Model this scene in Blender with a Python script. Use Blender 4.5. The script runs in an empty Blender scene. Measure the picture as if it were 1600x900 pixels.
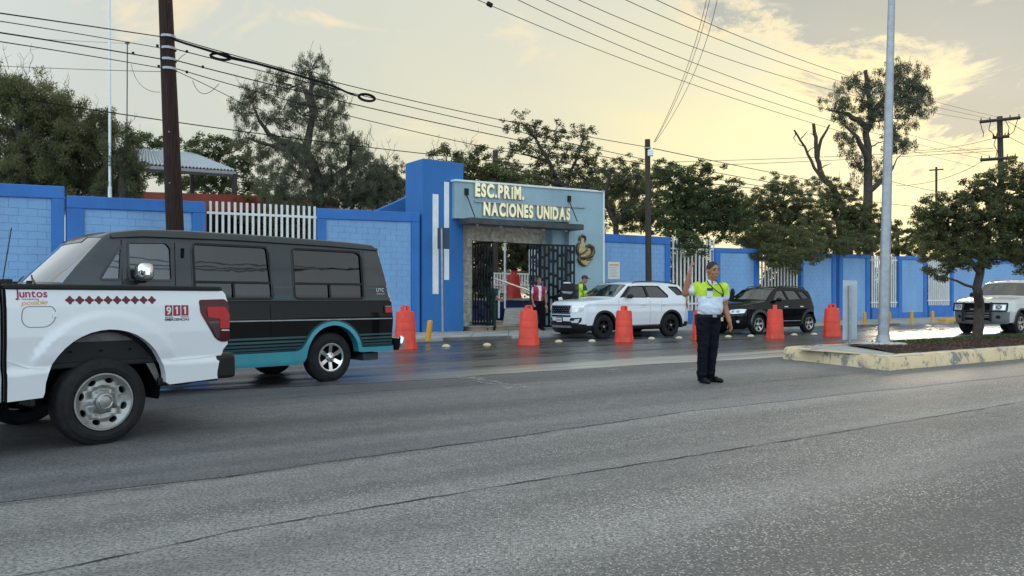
import bpy, bmesh, math, random
import numpy as np
from mathutils import Vector, Matrix
from mathutils.geometry import tessellate_polygon
random.seed(7); RNG = np.random.default_rng(11)
S = bpy.context.scene
COL = S.collection
pi = math.pi
# ------------------------------------------------------------------ camera, sky, sun, exposure
F, HX, HY, CH = 1200.0, 800.0, 466.0, 1.27      # focal length and horizon in pixels of the 1600x900 photograph, eye height
cd = bpy.data.cameras.new('camera'); cam = bpy.data.objects.new('camera', cd); COL.objects.link(cam)
cam.location = (0, 0, CH); cam.rotation_euler = (pi/2, 0, 0)
cd.sensor_width = 36; cd.lens = 36*F/1600; cd.shift_y = (HY-450)/1600; cd.clip_end = 3000; cd.clip_start = .05
S.camera = cam
SUN_AZ, SUN_EL = math.radians(27), math.radians(9)     # azimuth to the right of straight ahead
W_ = bpy.data.worlds.new('World'); S.world = W_; W_.use_nodes = True
def sky():
    nt = W_.node_tree; N = nt.nodes; L = nt.links; N.clear()
    def n(t, **k):
        a = N.new(t)
        for q, v in k.items(): setattr(a, q, v)
        return a
    def math_(op, a, b=None, clamp=False):
        m = n('ShaderNodeMath', operation=op, use_clamp=clamp)
        for i, v in enumerate((a, b)):
            if v is None: continue
            if isinstance(v, (int, float)): m.inputs[i].default_value = v
            else: L.new(v, m.inputs[i])
        return m.outputs[0]
    def ramp(fac, stops, interp='LINEAR'):
        r = n('ShaderNodeValToRGB'); r.color_ramp.interpolation = interp
        e = r.color_ramp.elements
        while len(e) < len(stops): e.new(.5)
        for i, (p, c) in enumerate(stops): e[i].position = p; e[i].color = (*c, 1) if len(c) == 3 else c
        L.new(fac, r.inputs[0]); return r.outputs[0]
    def mix(f, a, b):
        m = n('ShaderNodeMix', data_type='RGBA')
        if isinstance(f, (int, float)): m.inputs[0].default_value = f
        else: L.new(f, m.inputs[0])
        for i, v in ((6, a), (7, b)):
            if isinstance(v, tuple): m.inputs[i].default_value = (*v, 1)
            else: L.new(v, m.inputs[i])
        return m.outputs[2]
    tc = n('ShaderNodeTexCoord'); d = tc.outputs['Generated']
    sp = n('ShaderNodeSeparateXYZ'); L.new(d, sp.inputs[0])
    az = math.radians(25); el = math.radians(7)
    dt = n('ShaderNodeVectorMath', operation='DOT_PRODUCT'); L.new(d, dt.inputs[0])
    dt.inputs[1].default_value = (math.sin(az)*math.cos(el), math.cos(az)*math.cos(el), math.sin(el))
    q = math_('MULTIPLY_ADD', dt.outputs['Value'], .5); nt.nodes[-1].inputs[2].default_value = .5
    base = ramp(q, SKY_STOPS)
    up = ramp(sp.outputs[2], [(0, (0, 0, 0)), (.06, (.0, .0, .0)), (.42, (1, 1, 1))])
    base = mix(math_('MULTIPLY', up, .55), base, SKY_HIGH)
    # cloud plane coordinates
    zc = math_('MAXIMUM', math_('ADD', sp.outputs[2], .10), .04)
    cx = math_('DIVIDE', sp.outputs[0], zc); cy = math_('DIVIDE', sp.outputs[1], zc)
    cv = n('ShaderNodeCombineXYZ'); L.new(cx, cv.inputs[0]); L.new(cy, cv.inputs[1])
    def noise(scale, det=7, rough=.58, off=(0, 0, 0), dist=.4):
        mp = n('ShaderNodeMapping'); L.new(cv.outputs[0], mp.inputs[0]); mp.inputs['Location'].default_value = off
        t = n('ShaderNodeTexNoise'); t.inputs['Scale'].default_value = scale; t.inputs['Detail'].default_value = det
        t.inputs['Roughness'].default_value = rough; t.inputs['Distortion'].default_value = dist
        L.new(mp.outputs[0], t.inputs[0]); return t.outputs[0]
    # a broad grey cloud bank high on the sun's side, its torn lower edge glowing
    yy = math_('MAXIMUM', sp.outputs[1], .08); u_ = math_('DIVIDE', sp.outputs[0], yy); v_ = math_('DIVIDE', sp.outputs[2], yy)
    big = noise(.75, 12, .72, SKY_OFF, .9); fwd = ramp(sp.outputs[1], [(0, (0, 0, 0)), (.12, (0, 0, 0)), (.35, (1, 1, 1))])
    g_ = math_('ADD', math_('SUBTRACT', v_, .285), math_('MULTIPLY', math_('SUBTRACT', u_, .36), .40))
    cutl = math_('MULTIPLY', math_('SUBTRACT', math_('MINIMUM', u_, .40), .40), .55)
    g_ = math_('ADD', math_('ADD', g_, cutl), math_('MULTIPLY', math_('SUBTRACT', big, .5), .85))
    cl = math_('MULTIPLY', ramp(math_('ADD', math_('MULTIPLY', g_, 2.5), .5), [(0, (0, 0, 0)), (.50, (0, 0, 0)), (.64, (1, 1, 1))]), fwd)
    edge = math_('MULTIPLY', ramp(math_('ADD', math_('MULTIPLY', g_, 2.5), .5), [(0, (0, 0, 0)), (.42, (0, 0, 0)), (.51, (1, 1, 1)), (.60, (0, 0, 0))]), fwd)
    base = mix(math_('MULTIPLY', cl, .85), base, mix(noise(1.3, 6, .6, (2, 2, 0), .3), (.20, .235, .245), (.37, .37, .33)))
    base = mix(math_('MULTIPLY', edge, .6), base, (.88, .67, .34))
    # torn holes and bright shreds inside the bank
    sh = ramp(noise(2.6, 9, .68, (4, 8, 0), .9), [(0, (0, 0, 0)), (.55, (0, 0, 0)), (.66, (1, 1, 1))])
    base = mix(math_('MULTIPLY', math_('MULTIPLY', sh, cl), .55), base, (.82, .66, .42))
    # thin wisps
    w = ramp(noise(1.9, 9, .62, (.3, 5, 0), .8), [(0, (0, 0, 0)), (.57, (0, 0, 0)), (.68, (1, 1, 1))])
    base = mix(math_('MULTIPLY', math_('MULTIPLY', w, up), .9), base, (.82, .66, .42))
    s2 = ramp(noise(.9, 5, .5, (9, 2, 0), .2), [(0, (0, 0, 0)), (.40, (0, 0, 0)), (.72, (1, 1, 1))])
    base = mix(math_('MULTIPLY', s2, .38), base, (.46, .50, .50))
    st = n('ShaderNodeTexSky', sky_type='NISHITA'); st.sun_disc = False
    st.sun_elevation = SUN_EL; st.sun_rotation = SUN_AZ; st.dust_density = 3
    b1 = n('ShaderNodeBackground'); L.new(st.outputs[0], b1.inputs[0]); b1.inputs[1].default_value = .003
    b2 = n('ShaderNodeBackground'); L.new(base, b2.inputs[0]); b2.inputs[1].default_value = SKY_STR
    ad = n('ShaderNodeAddShader'); L.new(b1.outputs[0], ad.inputs[0]); L.new(b2.outputs[0], ad.inputs[1])
    o = n('ShaderNodeOutputWorld'); L.new(ad.outputs[0], o.inputs[0])
# colour of the sky by angle from the sun (0 = opposite the sun, 1 = towards it)
SKY_STOPS = [(0, (1.50, 1.98, 2.45)), (.40, (1.36, 1.74, 2.1)), (.62, (.74, .84, .90)), (.80, (.50, .52, .47)), (.90, (.57, .56, .42)),
             (.955, (.69, .63, .41)), (.985, (.79, .70, .38)), (1, (.87, .75, .40))]
SKY_OFF = (3.1, 1.7, 0)
SKY_HIGH = (.47, .51, .50)
SKY_STR = 1.0
sky()
sl = bpy.data.lights.new('sun', 'SUN'); so = bpy.data.objects.new('sun', sl); COL.objects.link(so)
sl.energy = 1.0; sl.angle = math.radians(12); sl.color = (1, .84, .62)
sd = Vector((math.sin(SUN_AZ)*math.cos(SUN_EL), math.cos(SUN_AZ)*math.cos(SUN_EL), math.sin(SUN_EL)))
so.rotation_euler = sd.to_track_quat('Z', 'Y').to_euler()
S.view_settings.view_transform = 'Standard'; S.view_settings.look = 'None'; S.view_settings.exposure = 0.38; S.view_settings.gamma = 1
S.cycles.max_bounces = 8; S.cycles.transparent_max_bounces = 24
# ------------------------------------------------------------------ helpers
def P(x, y, Z):          # the point seen at pixel (x, y) at depth Z
    return Vector(((x-HX)/F*Z, Z, CH-(y-HY)/F*Z))
def G(x, y, z=0.0):      # the point of the level z seen at pixel (x, y)
    return P(x, y, (CH-z)*F/(y-HY))
def srgb(r, g, b):
    f = lambda c: (c/255/12.92) if c/255 <= .04045 else ((c/255+.055)/1.055)**2.4
    return (f(r), f(g), f(b))
def new_obj(name, me, parent=None, **props):
    o = bpy.data.objects.new(name, me); COL.objects.link(o)
    if parent is not None:
        o.parent = parent; o.matrix_parent_inverse = parent_inv(parent)
    for k, v in props.items():
        if v: o[k] = v
    return o
def parent_inv(p):       # parts are built in world space; only a root Empty is offset
    return Matrix.Translation(-p.location) if (p.type == 'EMPTY' and p.parent is None) else Matrix.Identity(4)
def thing(name, label, cat, loc=(0, 0, 0), group=None):
    o = bpy.data.objects.new(name, None); COL.objects.link(o); o.location = loc; o.empty_display_size = .2
    o['label'] = label; o['category'] = cat
    if group: o['group'] = group
    return o
def tag(o, label, cat, group=None):
    o['label'] = label; o['category'] = cat
    if group: o['group'] = group
    return o
def dup(o, loc=None, rz=None, label=None, parent=None):
    c = o.copy(); COL.objects.link(c); c.parent = parent
    if loc is not None: c.location = loc
    if rz is not None: c.rotation_euler[2] = rz
    if label: c['label'] = label
    for ch in o.children: dup(ch, parent=c)
    return c
class MB:
    def __init__(s): s.v = []; s.f = []; s.m = []; s.cur = 0; s.n = {}
    def add(s, vs, fs, ns=None):       # ns: one normal per vertex, kept as custom normals
        b = len(s.v); s.v += [tuple(v) for v in vs]
        for f in fs:
            if ns: s.n[len(s.f)] = [ns[i] for i in f]
            s.f.append(tuple(b+i for i in f)); s.m.append(s.cur)
        return s
    def box(s, c, d, R=None):
        x, y, z = (k/2 for k in d); c = Vector(c)
        vs = [Vector((i*x, j*y, k*z)) for i in (-1, 1) for j in (-1, 1) for k in (-1, 1)]
        if R is not None: vs = [R @ v for v in vs]
        return s.add([c+v for v in vs], [(0, 1, 3, 2), (4, 6, 7, 5), (0, 4, 5, 1), (2, 3, 7, 6), (0, 2, 6, 4), (1, 5, 7, 3)])
    def hexa(s, p):      # eight corners: bottom ring 0-3, top ring 4-7
        return s.add(p, [(0, 3, 2, 1), (4, 5, 6, 7), (0, 1, 5, 4), (1, 2, 6, 5), (2, 3, 7, 6), (3, 0, 4, 7)])
    def tube(s, pts, r, n=8, cap=True):
        pts = [Vector(p) for p in pts]
        if not hasattr(r, '__len__'): r = [r]*len(pts)
        rings = []; up = None
        for i, p in enumerate(pts):
            a = pts[max(i-1, 0)]; b = pts[min(i+1, len(pts)-1)]
            t = (b-a).normalized() if (b-a).length > 1e-9 else Vector((0, 0, 1))
            if up is None: up = Vector((1, 0, 0)) if abs(t.x) < .9 else Vector((0, 1, 0))
            e1 = (up-t*up.dot(t)); e1.normalize(); up = e1; e2 = t.cross(e1)
            rings.append([p+(e1*math.cos(2*pi*k/n)+e2*math.sin(2*pi*k/n))*r[i] for k in range(n)])
        vs = [v for R in rings for v in R]
        fs = [(i*n+k, i*n+(k+1) % n, (i+1)*n+(k+1) % n, (i+1)*n+k) for i in range(len(pts)-1) for k in range(n)]
        if cap: fs += [tuple(range(n))[::-1], tuple((len(pts)-1)*n+k for k in range(n))]
        return s.add(vs, fs)
    def lathe(s, prof, c, n=24, axis='Z', X=None, Y=None, Zv=None):
        c = Vector(c); Zv = Vector(Zv or (0, 0, 1)); X = Vector(X or (1, 0, 0)); Y = Zv.cross(X)
        vs = [c+X*(r*math.cos(2*pi*k/n))+Y*(r*math.sin(2*pi*k/n))+Zv*h for r, h in prof for k in range(n)]
        fs = [(i*n+k, i*n+(k+1) % n, (i+1)*n+(k+1) % n, (i+1)*n+k) for i in range(len(prof)-1) for k in range(n)]
        return s.add(vs, fs)
    def ball(s, c, r, R=None, nu=16, nv=10):
        c = Vector(c); r = Vector((r, r, r)) if not hasattr(r, '__len__') else Vector(r)
        vs = []
        for i in range(nv+1):
            a = pi*i/nv
            for k in range(nu):
                b = 2*pi*k/nu
                v = Vector((math.sin(a)*math.cos(b)*r.x, math.sin(a)*math.sin(b)*r.y, math.cos(a)*r.z))
                vs.append(c+(R @ v if R is not None else v))
        return s.add(vs, [(i*nu+k, (i+1)*nu+k, (i+1)*nu+(k+1) % nu, i*nu+(k+1) % nu) for i in range(nv) for k in range(nu)])
    def cap(s, a, b, ra, rb, n=12):      # tapered capsule
        a = Vector(a); b = Vector(b); t = (b-a).normalized(); pts = []; rs = []
        for k in range(4): q = pi/2*k/4; pts.append(a-t*ra*math.cos(q)); rs.append(max(ra*math.sin(q), 1e-3))
        pts.append(a); rs.append(ra); pts.append(b); rs.append(rb)
        for k in range(1, 5): q = pi/2*k/4; pts.append(b+t*rb*math.sin(q)); rs.append(max(rb*math.cos(q), 1e-3))
        return s.tube(pts, rs, n)
    def prism(s, poly, fn, a, b):        # poly (x,z) swept from a to b through fn(x, t, z)
        n = len(poly)
        vs = [fn(x, a, z) for x, z in poly]+[fn(x, b, z) for x, z in poly]
        return s.add(vs, [tuple(range(n)), tuple(range(2*n-1, n-1, -1))]+[(i, i+n, (i+1) % n+n, (i+1) % n) for i in range(n)])
    def out(s, name, mats, parent=None, smooth=False, bevel=0, seg=2, ang=40, fix=True, **props):
        if s.n:
            fix = False
            for k, f in enumerate(s.f):
                p = [Vector(s.v[i]) for i in f[:4]]; g = (p[1]-p[0]).cross(p[2]-p[0]) if len(p) < 4 else (p[2]-p[0]).cross(p[3]-p[1])
                if k in s.n:
                    if g.dot(sum(s.n[k], Vector())) < 0: s.f[k] = tuple(reversed(f)); s.n[k] = s.n[k][::-1]
        me = bpy.data.meshes.new(name); me.from_pydata(s.v, [], s.f)
        if not isinstance(mats, (list, tuple)): mats = [mats]
        for m in mats: me.materials.append(m)
        if len(mats) > 1: me.polygons.foreach_set('material_index', s.m)
        if fix:
            bm = bmesh.new(); bm.from_mesh(me); bmesh.ops.remove_doubles(bm, verts=bm.verts, dist=1e-5)
            bmesh.ops.recalc_face_normals(bm, faces=bm.faces); bm.to_mesh(me); bm.free()
        if smooth:
            me.polygons.foreach_set('use_smooth', [True]*len(me.polygons)); me.set_sharp_from_angle(angle=math.radians(ang))
        me.update()
        if s.n:
            me.polygons.foreach_set('use_smooth', [k in s.n for k in range(len(me.polygons))])
            L = []
            for k, p in enumerate(me.polygons): L += [tuple(q) for q in s.n[k]] if k in s.n else [(0, 0, 0)]*len(p.vertices)
            me.normals_split_custom_set(L)
        o = new_obj(name, me, parent, **props)
        if bevel:
            b = o.modifiers.new('bevel', 'BEVEL'); b.width = bevel; b.segments = seg; b.limit_method = 'ANGLE'; b.angle_limit = math.radians(35)
            b.harden_normals = False
        return o
# ------------------------------------------------------------------ materials
def mat(name, col, rough=.6, metal=0., var=.12, scale=3., bump=0., bscale=None, col2=None, coat=0., spec=.5, streak=None, lo=.35, hi=.65, detail=6, dirt=0.):
    m = bpy.data.materials.new(name); m.use_nodes = True; nt = m.node_tree; L = nt.links
    b = nt.nodes['Principled BSDF']
    b.inputs['Roughness'].default_value = rough; b.inputs['Metallic'].default_value = metal
    b.inputs['Coat Weight'].default_value = coat; b.inputs['Coat Roughness'].default_value = .04
    b.inputs['Specular IOR Level'].default_value = spec
    tc = nt.nodes.new('ShaderNodeTexCoord'); mp = nt.nodes.new('ShaderNodeMapping'); L.new(tc.outputs['Object'], mp.inputs[0])
    if streak: mp.inputs['Scale'].default_value = streak
    n = nt.nodes.new('ShaderNodeTexNoise'); n.inputs['Scale'].default_value = scale; n.inputs['Detail'].default_value = detail; n.inputs['Roughness'].default_value = .6
    L.new(mp.outputs[0], n.inputs[0])
    r = nt.nodes.new('ShaderNodeValToRGB'); L.new(n.outputs[0], r.inputs[0])
    c2 = col2 or tuple(c*(1-var) for c in col); c1 = tuple(min(1, c*(1+(var if not col2 else 0))) for c in col)
    r.color_ramp.elements[0].position = lo; r.color_ramp.elements[0].color = (*c2, 1)
    r.color_ramp.elements[1].position = hi; r.color_ramp.elements[1].color = (*c1, 1)
    if dirt:      # splash grime rising unevenly from the foot of the wall, and rain streaks from its top
        g = nt.nodes.new('ShaderNodeNewGeometry'); sx = nt.nodes.new('ShaderNodeSeparateXYZ'); L.new(g.outputs['Position'], sx.inputs[0])
        m2 = nt.nodes.new('ShaderNodeMapping'); L.new(g.outputs['Position'], m2.inputs[0]); m2.inputs['Scale'].default_value = (3, 3, .25)
        n3 = nt.nodes.new('ShaderNodeTexNoise'); n3.inputs['Scale'].default_value = 1.6; n3.inputs['Detail'].default_value = 7; n3.inputs['Roughness'].default_value = .7; L.new(m2.outputs[0], n3.inputs[0])
        h = nt.nodes.new('ShaderNodeMath'); h.operation = 'MULTIPLY_ADD'; L.new(n3.outputs[0], h.inputs[0]); h.inputs[1].default_value = 1.5; L.new(sx.outputs[2], h.inputs[2])
        q = nt.nodes.new('ShaderNodeValToRGB'); L.new(h.outputs[0], q.inputs[0]); q.color_ramp.elements[0].position = .72; q.color_ramp.elements[0].color = (1, 1, 1, 1); q.color_ramp.elements[1].position = 1.0; q.color_ramp.elements[1].color = (0, 0, 0, 1)
        st = nt.nodes.new('ShaderNodeValToRGB'); L.new(n3.outputs[0], st.inputs[0]); st.color_ramp.elements[0].position = .56; st.color_ramp.elements[0].color = (0, 0, 0, 1); st.color_ramp.elements[1].position = .72; st.color_ramp.elements[1].color = (.35, .35, .35, 1)
        mxx = nt.nodes.new('ShaderNodeMath'); mxx.operation = 'MAXIMUM'; L.new(q.outputs[0], mxx.inputs[0]); L.new(st.outputs[0], mxx.inputs[1])
        ml = nt.nodes.new('ShaderNodeMath'); ml.operation = 'MULTIPLY'; L.new(mxx.outputs[0], ml.inputs[0]); ml.inputs[1].default_value = dirt
        mm = nt.nodes.new('ShaderNodeMix'); mm.data_type = 'RGBA'; L.new(ml.outputs[0], mm.inputs[0]); L.new(r.outputs[0], mm.inputs[6]); mm.inputs[7].default_value = (.20, .21, .21, 1)
        L.new(mm.outputs[2], b.inputs['Base Color'])
    else: L.new(r.outputs[0], b.inputs['Base Color'])
    if bump:
        n2 = nt.nodes.new('ShaderNodeTexNoise'); n2.inputs['Scale'].default_value = bscale or scale*6; n2.inputs['Detail'].default_value = 4
        L.new(mp.outputs[0], n2.inputs[0])
        bp = nt.nodes.new('ShaderNodeBump'); bp.inputs['Strength'].default_value = bump; bp.inputs['Distance'].default_value = .02
        L.new(n2.outputs[0], bp.inputs['Height']); L.new(bp.outputs[0], b.inputs['Normal'])
    return m
def glass(name, tint, rough=.02, base=.06):
    m = bpy.data.materials.new(name); m.use_nodes = True; nt = m.node_tree; L = nt.links; nt.nodes.clear()
    o = nt.nodes.new('ShaderNodeOutputMaterial'); mx = nt.nodes.new('ShaderNodeMixShader')
    t = nt.nodes.new('ShaderNodeBsdfTransparent'); t.inputs[0].default_value = (*tint, 1)
    g = nt.nodes.new('ShaderNodeBsdfGlossy'); g.inputs['Roughness'].default_value = rough; g.inputs[0].default_value = (.95, .97, 1, 1)
    lw = nt.nodes.new('ShaderNodeLayerWeight'); lw.inputs[0].default_value = .5; pw = nt.nodes.new('ShaderNodeMath'); pw.operation = 'POWER'; pw.inputs[1].default_value = 4; L.new(lw.outputs['Facing'], pw.inputs[0])
    ad = nt.nodes.new('ShaderNodeMath'); ad.operation = 'MULTIPLY_ADD'; ad.inputs[1].default_value = 1.; ad.inputs[2].default_value = base
    tc = nt.nodes.new('ShaderNodeTexCoord'); n = nt.nodes.new('ShaderNodeTexNoise'); n.inputs['Scale'].default_value = 2.2; n.inputs['Detail'].default_value = 2
    L.new(tc.outputs['Object'], n.inputs[0]); bp = nt.nodes.new('ShaderNodeBump'); bp.inputs['Strength'].default_value = .018; bp.inputs['Distance'].default_value = .05
    L.new(n.outputs[0], bp.inputs['Height']); L.new(bp.outputs[0], g.inputs['Normal'])
    L.new(pw.outputs[0], ad.inputs[0]); L.new(ad.outputs[0], mx.inputs[0]); L.new(t.outputs[0], mx.inputs[1]); L.new(g.outputs[0], mx.inputs[2])
    L.new(mx.outputs[0], o.inputs[0]); return m
class NT:       # small helper for hand-made node trees
    def __init__(s, name):
        s.m = bpy.data.materials.new(name); s.m.use_nodes = True; s.t = s.m.node_tree; s.L = s.t.links; s.b = s.t.nodes['Principled BSDF']
    def n(s, t, **k):
        a = s.t.nodes.new(t)
        for q, v in k.items(): setattr(a, q, v)
        return a
    def set(s, sock, v):
        if isinstance(v, (int, float)): sock.default_value = v
        elif isinstance(v, tuple): sock.default_value = (*v, 1) if len(sock.default_value) == 4 and len(v) == 3 else v
        else: s.L.new(v, sock)
    def math(s, op, a, b=0., c=None, clamp=False):
        m = s.n('ShaderNodeMath', operation=op, use_clamp=clamp); s.set(m.inputs[0], a); s.set(m.inputs[1], b)
        if c is not None: s.set(m.inputs[2], c)
        return m.outputs[0]
    def ramp(s, f, stops):
        r = s.n('ShaderNodeValToRGB'); e = r.color_ramp.elements
        while len(e) < len(stops): e.new(.5)
        for i, (p, c) in enumerate(stops):
            e[i].position = p; e[i].color = (c, c, c, 1) if isinstance(c, (int, float)) else (*c, 1)
        s.L.new(f, r.inputs[0]); return r.outputs[0]
    def mix(s, f, a, b, mode='MIX'):
        m = s.n('ShaderNodeMix', data_type='RGBA', blend_type=mode); s.set(m.inputs[0], f); s.set(m.inputs[6], a); s.set(m.inputs[7], b); return m.outputs[2]
    def pos(s, rz=0, scale=(1, 1, 1), loc=(0, 0, 0)):
        g = s.n('ShaderNodeNewGeometry'); v = g.outputs['Position']
        if rz:
            mp = s.n('ShaderNodeMapping'); s.L.new(v, mp.inputs[0]); mp.inputs['Rotation'].default_value = (0, 0, rz); v = mp.outputs[0]
        mp = s.n('ShaderNodeMapping'); s.L.new(v, mp.inputs[0]); mp.inputs['Scale'].default_value = scale; mp.inputs['Location'].default_value = loc
        return mp.outputs[0]
    def noise(s, v, scale, det=5, rough=.6, dist=0):
        t = s.n('ShaderNodeTexNoise'); s.L.new(v, t.inputs[0]); t.inputs['Scale'].default_value = scale; t.inputs['Detail'].default_value = det
        t.inputs['Roughness'].default_value = rough; t.inputs['Distortion'].default_value = dist; return t.outputs[0]
    def bump(s, h, st, dist=.01, prev=None):
        b = s.n('ShaderNodeBump'); b.inputs['Strength'].default_value = st; b.inputs['Distance'].default_value = dist; s.L.new(h, b.inputs['Height'])
        if prev: s.L.new(prev, b.inputs['Normal'])
        return b.outputs[0]
ROAD = math.radians(33)
def asphalt(name, kind):
    t = NT(name); p = t.pos(); al = t.pos(-ROAD, (.12, 1, 1)); al2 = t.pos(-ROAD, (.04, 1, 1), (3, 7, 0))
    big = t.noise(p, .35, 4, .6); streak = t.noise(al, .9, 6, .6); st2 = t.noise(al2, 2.4, 5, .6)
    fine = t.noise(p, 48, 4, .75)
    vo = t.n('ShaderNodeTexVoronoi', feature='F1'); t.L.new(p, vo.inputs[0]); vo.inputs['Scale'].default_value = 78 if kind != 'wet' else 80
    sep = t.n('ShaderNodeSeparateColor'); t.L.new(vo.outputs['Color'], sep.inputs[0])
    stone = t.ramp(sep.outputs[0], [(0, 0.), (.66 if kind != 'wet' else .86, 0.), (.86 if kind != 'wet' else .97, 1.)])
    patch = t.ramp(t.noise(t.pos(-ROAD, (.3, 1, 1), (1, 2, 0)), 1.3, 5, .65), [(0, .1), (.36, .25), (.60, 1.)])
    g0 = t.n('ShaderNodeNewGeometry'); s0 = t.n('ShaderNodeSeparateXYZ'); t.L.new(g0.outputs['Position'], s0.inputs[0])
    xr = t.math('ADD', t.math('MULTIPLY', s0.outputs[0], .12), t.math('MULTIPLY', t.noise(t.pos(-ROAD, (.2, 1, 1)), .8, 4, .6), 1.1))
    xr = t.ramp(xr, [(0, 0.), (.25 if kind == 'coarse' else .42, .15 if kind == 'coarse' else 0.), (.8, 1.)])
    round_ = t.ramp(vo.outputs['Distance'], [(0, 1.), (.35, 1.), (.55, 0.)])
    stone = t.math('MULTIPLY', t.math('MULTIPLY', t.math('MULTIPLY', stone, patch), round_), t.math('ADD', t.math('MULTIPLY', xr, .75), .25))
    if kind == 'coarse': dark, mid, stc, sm = (.150, .150, .152), (.365, .350, .330), (.85, .79, .68), .95
    elif kind == 'smooth': dark, mid, stc, sm = (.112, .114, .122), (.215, .215, .22), (.66, .61, .54), .7
    else: dark, mid, stc, sm = (.055, .056, .057), (.135, .132, .128), (.28, .27, .25), .3
    c = t.mix(t.ramp(streak, [(0, 0.), (.33, 0.), (.68, 1.)]), dark, mid)
    if kind == 'smooth': c = t.mix(xr, c, t.mix(streak, (.150, .150, .152), (.365, .350, .330)))
    c = t.mix(t.math('MULTIPLY', t.ramp(big, [(0, 0.), (.4, 0.), (.7, 1.)]), .35), c, mid)
    md = t.noise(p, 6, 5, .7); lane = t.noise(t.pos(-ROAD, (.03, 1, 1), (5, 1, 0)), .75, 3, .5)
    c = t.mix(t.ramp(md, [(0, .55), (.35, .45), (.62, 0.)]), c, tuple(k*.6 for k in dark))
    c = t.mix(t.math('MULTIPLY', t.ramp(lane, [(0, 1.), (.36, 1.), (.56, 0.)]), .55), c, tuple(k*.62 for k in dark))
    c = t.mix(t.math('MULTIPLY', t.ramp(lane, [(0, 0.), (.52, 0.), (.68, 1.)]), .5), c, tuple(min(1, k*1.35) for k in mid))
    c = t.mix(t.math('MULTIPLY', t.ramp(fine, [(0, 1.), (.40, 1.), (.54, 0.)]), .8), c, tuple(k*.3 for k in dark))
    c = t.mix(t.math('MULTIPLY', t.ramp(st2, [(0, 0.), (.60, 0.), (.68, 1.)]), .35), c, tuple(k*.7 for k in dark))
    c = t.mix(t.math('MULTIPLY', stone, sm), c, stc)
    if kind == 'wet':      # sky glare along the wet lane's near edge, painted in as a pale colour
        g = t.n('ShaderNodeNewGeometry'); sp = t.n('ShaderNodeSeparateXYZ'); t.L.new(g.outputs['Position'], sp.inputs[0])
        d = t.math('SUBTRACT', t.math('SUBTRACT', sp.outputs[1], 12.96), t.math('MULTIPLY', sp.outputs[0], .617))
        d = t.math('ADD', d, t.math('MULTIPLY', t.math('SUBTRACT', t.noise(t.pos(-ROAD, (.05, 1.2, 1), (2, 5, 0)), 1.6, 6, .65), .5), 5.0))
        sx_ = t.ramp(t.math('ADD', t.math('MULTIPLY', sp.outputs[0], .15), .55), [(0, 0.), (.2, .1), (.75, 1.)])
        glare_mask = t.math('MULTIPLY', t.math('MULTIPLY', t.ramp(t.math('MULTIPLY', d, .25), [(0, 1.), (.28, .85), (.52, .12), (1, 0.)]), sx_), t.ramp(t.noise(t.pos(-ROAD, (.07, 1, 1), (4, 4, 0)), 5, 6, .7), [(0, .35), (.38, .5), (.58, 1.)]))
        c = t.mix(t.math('MULTIPLY', glare_mask, .85), c, (.62, .58, .50))
    t.L.new(c, t.b.inputs['Base Color'])
    if kind == 'wet':
        dry = t.ramp(t.noise(t.pos(-ROAD, (.05, 1, 1), (2, 1, 0)), 1.5, 5, .55), [(0, .13), (.40, .20), (.56, .38), (.70, .5)])
        t.L.new(t.mix(glare_mask, dry, (.42, .42, .42)), t.b.inputs['Roughness']); t.b.inputs['Specular IOR Level'].default_value = .6
        nb = t.bump(fine, .10, .004); nb = t.bump(t.noise(al, 9, 4, .6), .10, .01, nb); t.L.new(nb, t.b.inputs['Normal'])
    else:
        rr = t.ramp(streak, [(0, .52 if kind == 'smooth' else .6), (.7, .72)])
        t.L.new(rr, t.b.inputs['Roughness'])
        h = t.math('ADD', t.math('MULTIPLY', fine, .6), t.math('MULTIPLY', stone, .8))
        t.L.new(t.bump(h, .55 if kind == 'coarse' else .35, .016), t.b.inputs['Normal'])
    return t.m
M = {}
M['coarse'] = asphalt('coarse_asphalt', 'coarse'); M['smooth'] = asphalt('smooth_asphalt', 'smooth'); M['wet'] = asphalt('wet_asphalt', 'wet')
M['tar'] = mat('tar', (.045, .045, .045), .95, spec=.1, bump=.3, bscale=40)
M['concrete'] = mat('concrete', (.36, .35, .33), .85, var=.22, scale=1.7, bump=.4, bscale=30)
M['concrete_dark'] = mat('old_concrete', (.20, .195, .18), .9, col2=(.09, .09, .085), scale=2.5, bump=.5, bscale=25)
M['earth'] = mat('earth', (.16, .14, .11), .95, var=.4, scale=1)
M['mulch'] = mat('mulch', (.075, .045, .032), .95, col2=(.025, .017, .013), scale=22, bump=1, bscale=60)
M['mulchchip'] = mat('mulch_chip', (.10, .055, .04), .9, var=.6, scale=9)
M['grass'] = mat('grass', (.085, .12, .03), .8, col2=(.04, .06, .018), scale=6)
def kerb_paint():
    t = NT('worn_yellow_kerb_paint'); p = t.pos()
    w = t.ramp(t.noise(p, 2.3, 9, .68, .5), [(0, 0.), (.53, 0.), (.59, 1.)])
    w2 = t.ramp(t.noise(p, 9, 6, .7), [(0, 1.), (.36, 1.), (.42, 0.)])
    f = t.math('MAXIMUM', w, t.math('MULTIPLY', w2, .8))
    pc = t.mix(t.noise(p, 3, 4, .5), (.66, .48, .26), (.80, .65, .42)); cc = t.mix(t.noise(p, 14, 5, .6), (.17, .165, .15), (.33, .31, .28))
    t.L.new(t.mix(f, pc, cc), t.b.inputs['Base Color']); t.b.inputs['Roughness'].default_value = .85
    t.L.new(t.bump(t.math('MULTIPLY', f, -1.), .6, .015, t.bump(t.noise(p, 30, 5, .6), .5, .012)), t.b.inputs['Normal']); return t.m
M['kerbyellow'] = kerb_paint()
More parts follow.
